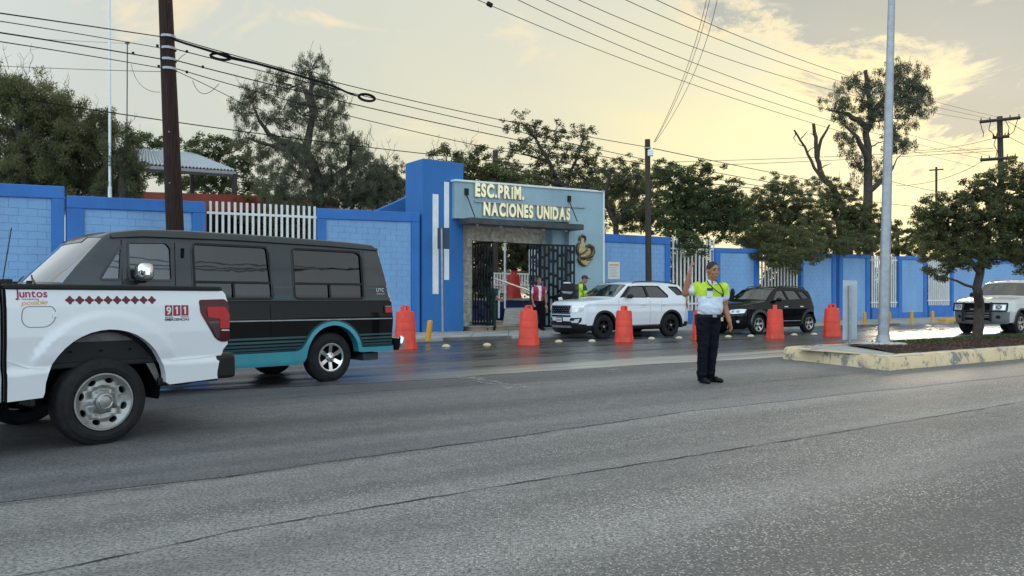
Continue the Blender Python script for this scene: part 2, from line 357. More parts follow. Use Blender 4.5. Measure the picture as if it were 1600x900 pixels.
M['blue'] = mat('painted_block_light_blue', srgb(126, 166, 207), .75, var=.09, scale=1.0, streak=(1, 1, .5), bump=.35, bscale=22, dirt=.6)
M['blueframe'] = mat('painted_frame_blue', srgb(52, 112, 184), .7, var=.10, scale=1.6, bump=.25, bscale=20, dirt=.5)
M['bluetower'] = mat('tower_blue', srgb(44, 108, 172), .72, var=.07, scale=.9, bump=.2, bscale=15, dirt=.5)
M['bluegrey'] = mat('facade_blue_grey', srgb(148, 174, 182), .75, var=.08, scale=.8, bump=.2, bscale=18, dirt=.5)
M['bluedeep'] = mat('mortar_blue', srgb(112, 155, 200), .85, var=.1)
M['navy'] = mat('navy_paint', srgb(20, 42, 92), .7)
M['white'] = mat('white_paint', (.78, .78, .76), .5, var=.06, scale=4)
M['whitebar'] = mat('white_bar_paint', (.74, .74, .71), .55, col2=(.60, .58, .53), scale=2.5, lo=.2, hi=.5)
M['sign'] = mat('bare_sheet_metal', (.42, .45, .48), .5, metal=.3, var=.1, scale=3)
M['galv'] = mat('galvanised_steel', (.40, .41, .42), .45, metal=.55, col2=(.28, .29, .30), scale=7, lo=.3, hi=.7)
M['blackmetal'] = mat('black_metal', (.008, .009, .010), .5, var=.3, spec=.25)
M['darkmetal'] = mat('dark_metal', (.045, .047, .05), .5, var=.3)
M['golddull'] = mat('aged_gold', (.46, .36, .19), .4, metal=.8, var=.35, scale=14)
M['gold'] = mat('polished_gold_letters', (.86, .74, .48), .26, metal=.8, var=.1)
M['golddark'] = mat('antique_bronze', (.11, .085, .045), .4, metal=.6, var=.3, scale=8)
M['stone'] = mat('ledge_stone', (.66, .57, .46), .9, col2=(.36, .30, .24), scale=7, bump=.6, bscale=30)
M['step'] = mat('terracotta_step', (.36, .25, .18), .85, var=.15)
M['wood'] = mat('creosoted_wood', (.050, .027, .020), .85, spec=.2, col2=(.020, .013, .011), scale=5, streak=(6, 6, .35), bump=.7, bscale=20)
M['wood2'] = mat('weathered_wood', (.07, .052, .038), .85, col2=(.03, .024, .02), scale=6, streak=(6, 6, .5), bump=.5)
M['cable'] = mat('cable_black', (.012, .012, .014), .8, spec=.2)
M['cablegrey'] = mat('cable_aluminium', (.12, .12, .115), .6, metal=.3)
M['bark'] = mat('bark', (.085, .065, .05), .95, col2=(.035, .028, .022), scale=9, streak=(3, 3, .6), bump=.9, bscale=25)
M['orange'] = mat('orange_plastic', srgb(236, 70, 44), .48, var=.07, scale=3, col2=srgb(196, 62, 44), bump=.12, bscale=8, lo=.25, hi=.55)
M['redplastic'] = mat('dark_red_plastic', srgb(170, 28, 26), .5, var=.1)
M['stud'] = mat('yellow_ceramic', srgb(208, 190, 148), .45, var=.15, scale=10)
M['bollard'] = mat('yellow_bollard_paint', srgb(226, 160, 30), .55, col2=srgb(170, 110, 30), scale=6, lo=.25, hi=.4)
M['rust'] = mat('red_brown_paint', srgb(142, 66, 50), .75, var=.15, scale=1.2)
M['roofmetal'] = mat('corrugated_roof', (.36, .40, .43), .5, metal=.3, var=.08)
M['tyre'] = mat('tyre_rubber', (.018, .018, .019), .8, spec=.25, var=.3, scale=9, bump=.2)
M['black'] = mat('black_plastic', (.011, .011, .012), .5, var=.2, spec=.3)
M['matteblack'] = mat('matte_black', (.006, .006, .0065), .9, var=.2, spec=.12)
M['chrome'] = mat('chrome', (.78, .78, .79), .07, metal=1., var=.02)
M['alloy'] = mat('brushed_alloy', (.52, .51, .49), .28, metal=.9, var=.1, scale=9)
M['carwhite'] = mat('white_car_paint', (.76, .78, .80), .28, var=.015, scale=1, coat=.8)
M['carblack'] = mat('black_car_paint', (.003, .0033, .004), .2, var=.1, coat=.45, spec=.05)
M['vancharcoal'] = mat('charcoal_car_paint', (.030, .036, .040), .3, var=.1, coat=.5, spec=.3)
M['carsilver'] = mat('pewter_car_paint', (.60, .59, .56), .3, metal=.25, var=.05, coat=.8)
M['teal'] = mat('teal_car_paint', srgb(70, 158, 172), .3, metal=.2, var=.06, coat=.6)
M['tealdark'] = mat('dark_teal_stripe', srgb(34, 74, 80), .3, metal=.2, coat=.6)
M['glassdark'] = glass('tinted_glass', (.06, .065, .06), base=.085)
M['glassclear'] = glass('windscreen_glass', (.42, .48, .45), base=.24)
M['glassmid'] = glass('side_glass', (.20, .23, .22), base=.13)
M['steelrim'] = mat('painted_steel_rim', (.36, .36, .35), .38, metal=.75, var=.12, scale=12)
M['lamp'] = mat('lamp_clear', (.72, .73, .72), .12, metal=.35, var=.1, scale=15, coat=1)
M['lampwarm'] = mat('lamp_warm', (.85, .80, .55), .15, metal=.2, var=.1, coat=1)
M['redlens'] = mat('red_lens', (.50, .006, .012), .2, var=.12, coat=.4, spec=.3)
M['reddark'] = mat('dark_red_lens', (.075, .003, .008), .15, var=.12, coat=.4, spec=.3)
M['maroon'] = mat('maroon_print', srgb(98, 26, 46), .5, var=.03)
M['magenta'] = mat('magenta_print', srgb(160, 24, 92), .5, var=.03)
M['tan'] = mat('tan_print', srgb(214, 164, 108), .5, var=.03)
M['ink'] = mat('black_print', (.02, .02, .025), .5)
M['paper'] = mat('printed_notice_paper', (.74, .71, .63), .8, var=.03)
M['skin'] = mat('skin_brown', srgb(166, 112, 84), .55, var=.08, scale=14)
M['hair'] = mat('hair_black', (.012, .010, .009), .6)
M['hairgrey'] = mat('hair_grey', (.09, .08, .07), .7)
M['shirtwhite'] = mat('white_shirt', (.66, .70, .78), .85, var=.08, scale=7, bump=.6, bscale=14)
M['hiviz'] = mat('hi_vis_yellow', srgb(190, 222, 58), .8, var=.12, scale=9, bump=.5, bscale=14)
M['trousers'] = mat('navy_black_trousers', (.0055, .0065, .011), .85, spec=.15, var=.3, scale=7, bump=.7, bscale=11)
M['shoe'] = mat('black_leather', (.006, .006, .007), .5, spec=.25)
M['crimson'] = mat('crimson_vest', srgb(176, 30, 62), .8, var=.12, scale=9)
M['greencloth'] = mat('dark_green_cloth', srgb(24, 62, 44), .85, var=.25, scale=6)
M['seatcloth'] = mat('seat_grey', (.09, .09, .085), .9)
M['shirtpale'] = mat('pale_green_shirt', (.50, .60, .56), .9)
def leafmat(name, c1, c2, tr=.35):
    t = NT(name); g = t.n('ShaderNodeNewGeometry')
    p = t.pos(); cl = t.noise(p, .9, 3, .5)
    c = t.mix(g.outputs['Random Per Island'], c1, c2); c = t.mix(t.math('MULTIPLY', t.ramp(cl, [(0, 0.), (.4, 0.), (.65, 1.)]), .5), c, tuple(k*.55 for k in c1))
    t.L.new(c, t.b.inputs['Base Color']); t.b.inputs['Roughness'].default_value = .6
    tl = t.n('ShaderNodeBsdfTranslucent'); t.L.new(t.mix(.5, c, tuple(min(1, k*1.6) for k in c2)), tl.inputs[0])
    mx = t.n('ShaderNodeMixShader'); mx.inputs[0].default_value = tr; t.L.new(t.b.outputs[0], mx.inputs[1]); t.L.new(tl.outputs[0], mx.inputs[2])
    t.L.new(mx.outputs[0], t.t.nodes['Material Output'].inputs[0]); return t.m
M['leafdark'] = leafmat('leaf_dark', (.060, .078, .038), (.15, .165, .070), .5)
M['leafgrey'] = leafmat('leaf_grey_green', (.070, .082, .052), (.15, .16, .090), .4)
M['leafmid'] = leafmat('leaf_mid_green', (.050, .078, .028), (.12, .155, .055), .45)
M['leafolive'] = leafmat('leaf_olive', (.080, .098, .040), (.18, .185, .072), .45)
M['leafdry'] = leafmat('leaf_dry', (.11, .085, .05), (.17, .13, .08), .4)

def worn():
    t = NT('flaking_road_paint'); p = t.pos()
    f = t.ramp(t.noise(p, 7, 8, .75), [(0, 0.), (.50, 0.), (.58, 1.)]); t.b.inputs['Base Color'].default_value = (.42, .41, .38, 1); t.b.inputs['Roughness'].default_value = .8
    tr = t.n('ShaderNodeBsdfTransparent'); mx = t.n('ShaderNodeMixShader'); t.L.new(t.math('MULTIPLY', f, .75), mx.inputs[0]); t.L.new(tr.outputs[0], mx.inputs[1]); t.L.new(t.b.outputs[0], mx.inputs[2])
    t.L.new(mx.outputs[0], t.t.nodes['Material Output'].inputs[0]); return t.m
M['worn'] = worn()
# ------------------------------------------------------------------ ground, roads, pavements
def sheet(name, pts, m, z, kind='structure', sub=0, parent=None):
    mb = MB(); mb.add([(p[0], p[1], z if len(p) < 3 else p[2]) for p in pts], [tuple(range(len(pts)))])
    return mb.out(name, m, parent, kind=kind, fix=False)
KL = lambda X: 23.9+.65*X                  # far kerb line, depth as a function of X
RL = lambda X, c: c+.65*X
sheet('ground', [(-900, -300), (900, -300), (900, 1500), (-900, 1500)], M['earth'], -.012)
sheet('road', [(-60, RL(-60, -30)), (120, RL(120, -30)), (120, KL(120)), (-60, KL(-60))], M['coarse'], 0)
# smoother resurfaced strip on the far half of the near carriageway, its edge a little uneven
def strip(name, pa, pb, m, z, jit=.03, step=.5, ext=0, kind='structure'):
    """sheet between two polylines in X, with uneven near edge"""
    xs = np.arange(pa[0][0], pa[-1][0]+step, step)
    ya = np.interp(xs, [p[0] for p in pa], [p[1] for p in pa]); yb = np.interp(xs, [p[0] for p in pb], [p[1] for p in pb])
    ja = RNG.normal(0, jit, len(xs)); vs = []; fs = []
    for i, x in enumerate(xs): vs += [(x, ya[i]+ja[i], z), (x, yb[i], z)]
    for i in range(len(xs)-1): fs.append((2*i, 2*i+2, 2*i+3, 2*i+1))
    mb = MB(); mb.add(vs, fs); return mb.out(name, m, fix=False, kind=kind)
def gl(*px): return [tuple(G(x, y)[:2]) for x, y in px]
def ext(l, xa, xb, s=.62):
    return [(xa, l[0][1]+(xa-l[0][0])*s)]+l+[(xb, l[-1][1]+(xb-l[-1][0])*s)]
low = ext(gl((0, 787), (300, 752), (560, 716), (800, 683), (1100, 640)), -40, 12, .62)
low = sorted(low)
edge = sorted(ext(gl((240, 612), (420, 607), (620, 597), (820, 582), (1000, 571), (1160, 562)), -60, 90, .61))
strip('road_resurfacing', low, edge, M['smooth'], .004, .02)
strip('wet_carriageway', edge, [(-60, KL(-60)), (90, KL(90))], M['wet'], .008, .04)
def crack(name, pts, w, jit, m, z):
    """a thin tar-filled joint"""
    pts = [Vector((*p, z)) for p in pts]; out = []
    for a, b in zip(pts, pts[1:]):
        k = max(2, int((b-a).length/.12))
        out += [a.lerp(b, i/k) for i in range(k)]
    out.append(pts[-1]); vs = []; fs = []
    for i, p in enumerate(out):
        n = Vector((-math.sin(ROAD), math.cos(ROAD), 0)); j = random.gauss(0, jit); ww = w*random.uniform(.3, 1.2)
        vs += [p+n*(j-ww), p+n*(j+ww)]
    for i in range(len(out)-1): fs.append((2*i, 2*i+2, 2*i+3, 2*i+1))
    mb = MB(); mb.add(vs, fs); return mb.out(name, m, fix=False, kind='structure')
crack('road_joint', sorted(ext(gl((90, 890), (400, 824), (800, 757), (1200, 694), (1600, 628)), -9, 40, .70)), .007, .006, M['tar'], .0045)
crack('road_joint', sorted(gl((0, 790), (300, 754), (560, 717), (800, 684), (1060, 646))), .006, .012, M['tar'], .0085)
crack('road_joint', sorted(gl((1190, 597), (1280, 590), (1362, 582))), .008, .012, M['tar'], .0085)
crack('road_joint', sorted(gl((250, 641), (500, 618), (760, 600))), .007, .02, M['tar'], .0085)
# worn pale paint arrow remains
for q in ([(700, 588), (745, 588), (800, 603), (838, 600), (800, 612), (760, 600)], [(925, 575), (965, 576), (982, 590), (960, 583)], [(1062, 582), (1090, 571), (1097, 573), (1070, 585)]):
    mb = MB(); vs = []
    for a, b in zip(q, q[1:]+q[:1]):
        for k in range(6):
            g = G(a[0]+(b[0]-a[0])*k/6+random.gauss(0, 2), a[1]+(b[1]-a[1])*k/6+random.gauss(0, .5)); vs.append((g.x, g.y, .0115))
    mb.add(vs, [tuple(range(len(vs)))])
    mb.out('worn_road_paint', M['worn'], kind='structure', fix=False)
# far pavement with a low kerb; slabs as pieces where the photograph shows them
WSL = .72
WA = math.atan(WSL); WU = Vector((math.cos(WA), math.sin(WA), 0)); WV = Vector((-math.sin(WA), math.cos(WA), 0))   # along the school wall, away from the road
W0 = Vector((0, 27.52, 0))
def WX(px, t=0.0):          # point of the wall plane (offset t towards the road) in pixel column px
    q = (px-HX)/F; o = W0-WV*t; k = WU.y/WU.x
    Z = (o.y-k*o.x)/(1-k*q); return Vector((q*Z, Z, 0))
def WZ(px, py, t=0.0):      # with the height seen at row py
    p = WX(px, t); return Vector((p.x, p.y, CH-(py-HY)/F*p.y))
def ws(px, t=0.0): return (WX(px, t)-W0).dot(WU)
def Wp(s, t, z): p = W0+WU*s-WV*t; return Vector((p.x, p.y, z))
strip('pavement', [(-60, KL(-60)), (110, KL(110))], [(-60, 27.52+.72*-60+60), (110, 27.52+.72*110+70)], M['concrete_dark'], -.006, 0)
pv = thing('pavement', 'cracked grey concrete pavement along the school wall', 'pavement', (0, 24, 0)); pv['kind'] = 'structure'
def between(X, f, z=0):     # from kerb (f=0) to wall foot (f=1)
    a = Vector((X, KL(X)+.16, .10)); b = Vector((X-1.1*0, 27.5+.72*X-.05, .15)); return a.lerp(b, f)
xs = list(np.arange(-7, 30, 1.15))
for i, x in enumerate(xs):
    x1 = xs[i+1]-.015 if i+1 < len(xs) else x+1.13
    for f0, f1 in ((0, .495), (.505, 1)):
        h = random.uniform(-.006, .008)
        q = [between(x, f0), between(x1, f0), between(x1, f1), between(x, f1)]
        mb = MB(); mb.hexa([Vector((p.x, p.y, -.004)) for p in q]+[Vector((p.x, p.y, p.z+h+random.uniform(-.004, .004))) for p in q])
        mb.out('slab', M['concrete'], pv)
for x, x1 in ((-60, -7.02), (31.2, 110)):
    mb = MB(); q = [between(x, 0), between(x1, 0), between(x1, 1), between(x, 1)]
    mb.hexa([Vector((p.x, p.y, -.004)) for p in q]+q); mb.out('slab', M['concrete'], pv)
for x in np.arange(-20, 60, 2.0):
    a = Vector((x, KL(x), 0)); b = Vector((x+1.985, KL(x+1.985), 0)); n = Vector((-math.sin(ROAD), math.cos(ROAD), 0))*.15
    mb = MB(); h = .105+random.uniform(-.006, .01)
    mb.hexa([a, b, b+n, a+n]+[p+Vector((0, 0, h)) for p in (a, b, b+n, a+n)])
    mb.out('kerb_stone', M['concrete'] if random.random() > .3 else M['concrete_dark'], pv, bevel=.015)
mb = MB(); a = G(1478, 505.5); c = (a.x+.5, KL(a.x+.5)+.4, .17); R = Matrix.Rotation(ROAD, 3, 'Z')
mb.box(c, (2.2, .45, .16), R); tag(mb.out('concrete_wheel_stop', M['bollard'], bevel=.03), 'low faded yellow concrete block on the pavement past the last yellow bollard', 'wheel stop')
# ------------------------------------------------------------------ median island
def GM(x, y): return G(x, y, .24)
A, B, C0 = G(1387, 579), G(1227, 561), G(1600, 560)
dirm = Vector((C0.x-A.x, C0.y-A.y, 0)).normalized()
Cfar = A+dirm*45
back0 = G(1228, 544, .24); back0.z = 0; Bk = Vector((back0.x+.12, B.y+.25, 0))
nrm = Vector((-dirm.y, dirm.x, 0))
K1 = Vector((7.66, 17.4, 0)); Bb = Vector((5.86, 16.32, 0)); Bf = K1+dirm*45
md = thing('median_island', 'raised traffic island with worn yellow kerb and mulch bed', 'traffic island', (A.x, A.y, 0)); md['kind'] = 'structure'
mb = MB(); up = Vector((0, 0, .2375))
ringp = [A, Cfar, Bf, K1, Bb, B]
mb.add([p+Vector((0, 0, -.005)) for p in ringp]+[p+up for p in ringp], [(6, 7, 8, 9, 10, 11)]+[(i, (i+1) % 6, (i+1) % 6+6, i+6) for i in range(6)])
mb.out('core', M['concrete'], md)
def kerb_run(a, b, inward, L0=1.5, h=.25, w=.2):
    d = (b-a); n = max(1, round(d.length/L0)); d /= n
    for i in range(n):
        if i > 26 and (b-a).length > 20 and inward.dot(nrm) > 0: break
        if i < n-27 and (b-a).length > 20 and inward.dot(nrm) < 0: continue
        p = a+d*i; q = a+d*(i+1)-d.normalized()*.012; ww = inward*w; o = -inward*.035; nn = 7
        vs = []; fs = []
        for k in range(nn+1):
            c = p.lerp(q, k/nn); j = random.uniform(-.012, .006) if 0 < k < nn else 0; e = random.uniform(-.014, .004)
            c2 = c+o-inward*j
            vs += [c2-inward*.015, c2+inward*.012+Vector((0, 0, h-.035+e)), c2+inward*.04+Vector((0, 0, h+e*.5)), c2+ww+Vector((0, 0, h)), c2+ww+Vector((0, 0, -.0))]
        for k in range(nn):
            for j in range(4): fs.append((k*5+j, k*5+j+1, k*5+j+6, k*5+j+5))
        fs += [(0, 1, 2, 3, 4), tuple(nn*5+j for j in (4, 3, 2, 1, 0))]
        mb = MB(); mb.add(vs, fs); mb.out('kerb_stone', M['kerbyellow'], md, smooth=True, ang=50)
kerb_run(A, Cfar, nrm)
n2 = Vector(((A-B).y*-1, (A-B).x, 0)).normalized()
kerb_run(B, A-(A-B).normalized()*.02, n2, 1.2)
kerb_run(Bf, K1, -nrm); nk = Vector(((Bb-K1).y, -(Bb-K1).x, 0)).normalized(); nk = nk if nk.dot(A-K1) > 0 else -nk; kerb_run(K1, Bb, nk, 1.1)
n3 = Vector((-(B-Bb).y, (B-Bb).x, 0)).normalized(); n3 = n3 if n3.dot(A-B) > 0 else -n3
kerb_run(Bb, B, n3, .6)
# concrete nose slab and mulch bed
def onm(x, y, z): g = G(x, y, z); return (g.x, g.y, z)
nose = [onm(1240, 546, .243), onm(1384, 556.5, .243), onm(1402, 552, .243), onm(1322, 540.2, .243)]
sheet('paved_nose', nose, M['concrete'], .243, parent=md)
mul = [onm(1322, 540, .245), onm(1400, 552.5, .245)]
bedA = A+nrm*.2+dirm*.3; bed = [bedA, Cfar+nrm*.2, Bf-nrm*.2, Bb-nrm*.2+dirm*1.6]
nx, ny = 90, 14; vs = []; fs = []
s0 = Vector(mul[1]); s1 = Vector(mul[0])
for i in range(nx+1):
    for j in range(ny+1):
        u = (i/nx)**1.6*38; p = s0.lerp(s1, j/ny)+dirm*u+(nrm*.0); e = min(j, ny-j)/ny*2
        vs.append((p.x, p.y, .236+.05*math.sqrt(max(e, 0))+random.uniform(-.012, .012)))
fs = [(i*(ny+1)+j, (i+1)*(ny+1)+j, (i+1)*(ny+1)+j+1, i*(ny+1)+j+1) for i in range(nx) for j in range(ny)]
mb = MB(); mb.add(vs, fs); mb.out('mulch_bed', M['mulch'], kind='stuff', fix=False)
def scatter_quads(name, c, sz, ar, m, flat=.5, kind='stuff', up=0.0):
    """c: (n,3) centres; one small quad each"""
    n = len(c); a = RNG.normal(size=(n, 3)); a[:, 2] *= flat; a[:, 2] += up; a /= np.linalg.norm(a, axis=1)[:, None]
    b = np.cross(a, RNG.normal(size=(n, 3))); b /= np.linalg.norm(b, axis=1)[:, None]
    s = sz*RNG.uniform(.6, 1.4, n)[:, None]; a = a*s; b = b*s*ar
    v = np.stack([c-a, c+b*.5-a*.1, c+a, c-b*.5-a*.1], 1).reshape(-1, 3)
    return quads(name, v, m, kind=kind)
def quads(name, v, m, parent=None, **props):
    n = len(v)//4; me = bpy.data.meshes.new(name); me.vertices.add(4*n); me.vertices.foreach_set('co', v.astype(np.float32).ravel())
    me.loops.add(4*n); me.loops.foreach_set('vertex_index', np.arange(4*n, dtype=np.int32)); me.polygons.add(n)
    me.polygons.foreach_set('loop_start', np.arange(0, 4*n, 4, dtype=np.int32)); me.polygons.foreach_set('loop_total', np.full(n, 4, dtype=np.int32))
    me.materials.append(m); me.update(calc_edges=True); return new_obj(name, me, parent, **props)
def bedpts(n, a=0, b=14, j0=0., j1=1.):
    u = RNG.uniform(a, b, n); j = RNG.uniform(j0, j1, n)
    base = np.array(s0)[None]*(1-j[:, None])+np.array(s1)[None]*j[:, None]+np.array(dirm)[None]*u[:, None]
    base[:, 2] = .25+.05*np.sqrt(np.minimum(j, 1-j)*2)+RNG.uniform(0, .01, n); return base
scatter_quads('mulch_chips', bedpts(26000), .028, .5, M['mulchchip'], .3)
g = bedpts(16000, 1.5, 14, .62, 1.0); g[:, 2] += .02
scatter_quads('grass', g, .05, .22, M['grass'], .2, up=1.2)
# ------------------------------------------------------------------ school wall sections with block work
def quadprism(mb, s0, s1, zb0, zb1, zt0, zt1, t0, t1):
    mb.hexa([Wp(s0, t1, zb0), Wp(s1, t1, zb1), Wp(s1, t0, zb1), Wp(s0, t0, zb0), Wp(s0, t1, zt0), Wp(s1, t1, zt1), Wp(s1, t0, zt1), Wp(s0, t0, zt0)])
def wall_section(px0, px1, py0, py1, label, left=True, right=True, top=.32, blocks=True, fl=.36, fr=.36, zb=.12, base=.35, mjoin=False, thick=.3):
    a, b = ws(px0), ws(px1); z0 = WZ(px0, py0).z; z1 = WZ(px1, py1).z; zt = lambda s: z0+(z1-z0)*(s-a)/(b-a)
    w = thing('perimeter_wall', label, 'wall', Wp(a, 0, 0)); 
    mb = MB(); quadprism(mb, a+.003, b-.003, zb, zb, zt(a)-.02, zt(b)-.02, -thick, -.073); mb.out('core', M['bluedeep'], w)
    mb = MB(); quadprism(mb, a, b, zt(a)-top, zt(b)-top, zt(a), zt(b), -thick-.02, 0); mb.out('coping_beam', M['blueframe'], w, bevel=.02)
    aa, bb = a, b
    if left: mb = MB(); quadprism(mb, a, a+fl, zb-.1, zb-.1, zt(a)-top-.002, zt(a+fl)-top-.002, -.2, -.002); mb.out('pilaster', M['blueframe'], w, bevel=.015); aa = a+fl
    if right: mb = MB(); quadprism(mb, b-fr, b, zb-.1, zb-.1, zt(b-fr)-top-.002, zt(b)-top-.002, -.2, -.002); mb.out('pilaster', M['blueframe'], w, bevel=.015); bb = b-fr
    mb = MB(); quadprism(mb, aa+.002, bb-.002, zb-.1, zb-.1, zb+base, zb+base, -.2, -.03); mb.out('plinth', M['blueframe' if mjoin else 'blue'], w, bevel=.01)
    # running-bond blocks
    zc = zb+base; bh = .2; bw = .4; top_z = min(zt(aa), zt(bb))-top; rows = max(1, int(math.ceil((top_z-zc)/bh)))
    bhh = (top_z-zc)/rows; joined = MB(); nb = 0
    for r in range(rows):
        s = aa-(bw/2 if r % 2 else 0)
        while s < bb-.01:
            x0, x1 = max(s, aa)+.0035, min(s+bw, bb)-.0035; s += bw
            if x1-x0 < .03: continue
            tt = -.06+random.uniform(-.0015, .002); zz = zc+r*bhh
            mb = MB() if blocks else joined
            zt0, zt1 = (zt(x0)-top, zt(x1)-top) if r == rows-1 else (zz+bhh-.007, zz+bhh-.007)
            quadprism(mb, x0, x1, zz, zz, zt0, zt1, -.1, tt)
            if blocks: mb.out('block', M['blue'], w, fix=False)
    if not blocks: joined.out('block_courses', M['blue'], w, fix=False, kind='stuff')
    return w
wall_section(-150, 101, 279, 291, 'tallest light blue block wall section behind the front of the black van', left=False, fr=.28)
wall_section(104, 322, 305, 315, 'light blue block wall section crossed by the thick wooden utility pole', fl=.4)
wall_section(497, 656, 325, 332, 'light blue block wall section between white bar fence and the dark blue tower', fl=.27, fr=.3)
wall_section(943.5, 1048, 365, 370.5, 'blue wall section with the pasted notice and the slim utility pole', left=False, fr=.3)
wall_section(1118, 1187, 387, 389, 'blue wall section directly behind the traffic officer', fl=.35, fr=.35, blocks=False, top=.2)
wall_section(1252, 1307, 394, 396, 'blue wall section behind the rear of the black SUV', fl=.2, fr=.35, blocks=False, top=.2)
wall_section(1312, 1360, 396, 398, 'narrow blue wall section behind the blank grey sign on the island', fl=.35, fr=.4, blocks=False, top=.2)
wall_section(1405, 1449, 400, 401, 'blue wall section between the two farthest white bar panels', fl=.35, fr=.35, blocks=False, top=.2, mjoin=True)
wall_section(1487, 1640, 403, 410, 'farthest blue wall section beside the oncoming silver SUV', fl=.3, fr=.35, blocks=False, top=.2)
def bar_fence(px0, px1, py0, py1, n, label, zb, rails, bw=.06, over=.12, low=True, gaps=None):
    a, b = ws(px0, -.12), ws(px1, -.12); z0 = WZ(px0, py0, -.12).z; z1 = WZ(px1, py1, -.12).z
    w = thing('bar_fence', label, 'fence', Wp(a, -.12, 0))
    for i in range(n):
        s = a+(b-a)*(i+.5)/n; z = z0+(z1-z0)*(i+.5)/n
        mb = MB(); quadprism(mb, s-bw/2, s+bw/2, zb, zb, z, z, -.15, -.10); mb.out('bar', M['whitebar'], w, fix=False)
    for r in rails:
        mb = MB(); quadprism(mb, a-.02, b+.02, z0+r if r < 0 else r, z1+r if r < 0 else r, (z0+r if r < 0 else r)+.07, (z1+r if r < 0 else r)+.07, -.165, -.095)
        mb.out('rail', M['whitebar'], w)
    if low:
        mb = MB(); quadprism(mb, a-.03, b+.03, 0, 0, zb-.02, zb-.02, -.25, -.03); mb.out('plinth', M['blueframe'], w)
    return w
bar_fence(324, 496, 314, 323, 19, 'white steel bar fence between two block wall sections above the van roof', .6, (-.36, .8))
bar_fence(1049, 1118, 371, 374, 12, 'tall white bar fence panel behind the raised hand of the officer', .75, (-.5, 1.0))
bar_fence(1188, 1252, 380, 384, 13, 'white bar fence panel above the roof of the black SUV under hanging foliage', .75, (-.5, 1.0))
bar_fence(1361, 1404, 400, 401, 13, 'white bar fence panel right behind the steel lamp post', .75, (-.25, 1.0), bw=.075)
bar_fence(1450, 1487, 401, 402, 12, 'farthest white bar fence panel beside the leaning island tree', .85, (-.25, 1.1), bw=.08)
# ------------------------------------------------------------------ school gateway: tower, facade, canopy, lettering
bt = thing('entrance_tower', 'tall dark blue tower with two white vertical strips left of the gateway', 'tower', Wp(ws(660), 0, 0))
a, b = ws(659), ws(723); zt = 5.88
mb = MB(); quadprism(mb, a, b, 0, 0, zt, zt, -1.15, .05); mb.out('body', M['bluetower'], bt, bevel=.015)
for x0, x1, y0, y1 in ((676, 685, 303, 459.5), (694, 701.5, 284, 356), (694, 701.5, 389, 437.5)):
    s0_, s1_ = ws(x0, .06), ws(x1, .06); mb = MB(); quadprism(mb, s0_, s1_, WZ(x0, y1, .06).z, WZ(x0, y1, .06).z, WZ(x0, y0, .06).z, WZ(x0, y0, .06).z, .045, .075)
    mb.out('white_strip', M['white'], bt, bevel=.006)
mb = MB(); quadprism(mb, ws(586, -2.5), ws(648, -2.5), 0, 0, 4.33, 5.08, -3.0, -2.5); tag(mb.out('sloping_blue_wall', M['bluetower']), 'blue wall with a sloping top behind the left side of the tower', 'wall')
ga = thing('school_gateway', 'pale blue school entrance facade with gold lettering, canopy and stone-clad doorway', 'entrance building', Wp(ws(712), 0, 0))
FT = .25
def fz(px, py, t=FT): return WZ(px, py, t).z
a, b = ws(711, FT), ws(942, FT); sj = ws(889, FT)
zl, zr = fz(711, 283.5), fz(942, 301); ztop = lambda s: zl+(zr-zl)*(s-a)/(b-a)
zb0, zb1 = fz(711, 341), fz(889, 347)
mb = MB(); quadprism(mb, a, sj-.001, zb0, zb1, ztop(a), ztop(sj), -.35, FT); mb.out('fascia', M['bluegrey'], ga, bevel=.01)
mb = MB(); quadprism(mb, sj, b, 0, 0, ztop(sj), ztop(b), -.35, FT); mb.out('pier', M['bluegrey'], ga, bevel=.01)
mb = MB(); quadprism(mb, a-.05, b+.05, ztop(a), ztop(b), ztop(a)+.07, ztop(b)+.07, -.4, FT+.06); mb.out('coping', M['white'], ga, bevel=.01)
mb = MB(); quadprism(mb, b, b+.07, .1, .1, ztop(b)+.03, ztop(b)+.03, -.3, FT+.03); mb.out('edge_trim', M['white'], ga, bevel=.01)
# stone cladding behind: pier and lintel of thin ledge stones
ST = -.38
def ledge(s0, s1, z0, z1, name):
    vs = MB(); z = z0
    back = MB(); quadprism(back, s0, s1, z0, z0, z1, z1, ST-.35, ST-.03); pb = back.out(name, M['concrete_dark'], ga)
    n = 0
    while z < z1-.01:
        h = min(random.choice((.045, .06, .075)), z1-z); s = s0
        while s < s1-.01:
            L = random.uniform(.12, .38); e = min(s+L, s1)
            quadprism(vs, s+.003, e-.003, z+.003, z+.003, z+h-.002, z+h-.002, ST-.05, ST+random.uniform(-.012, .02)); s = e
        z += h
    vs.out('ledge_stones', M['stone'], pb, fix=False, kind='stuff')
sa, sb, sc_ = ws(723.5, ST), ws(738, ST), ws(880, ST)
zlint = WZ(800, 379, ST).z
ledge(sa-.05, sb, .2, zlint, 'stone_pier'); ledge(sa-.05, sc_+.1, zlint, 4.6, 'stone_lintel')
mb = MB(); quadprism(mb, sj-.6, sj-.002, 0, 0, 4.4, 4.4, -.75, -.0); mb.out('jamb', M['bluegrey'], ga)
mb = MB(); quadprism(mb, sa-.1, sj, zb1-.02, zb1-.02, zb1+.1, zb1+.1, -.7, FT-.003); mb.out('soffit', M['darkmetal'], ga)
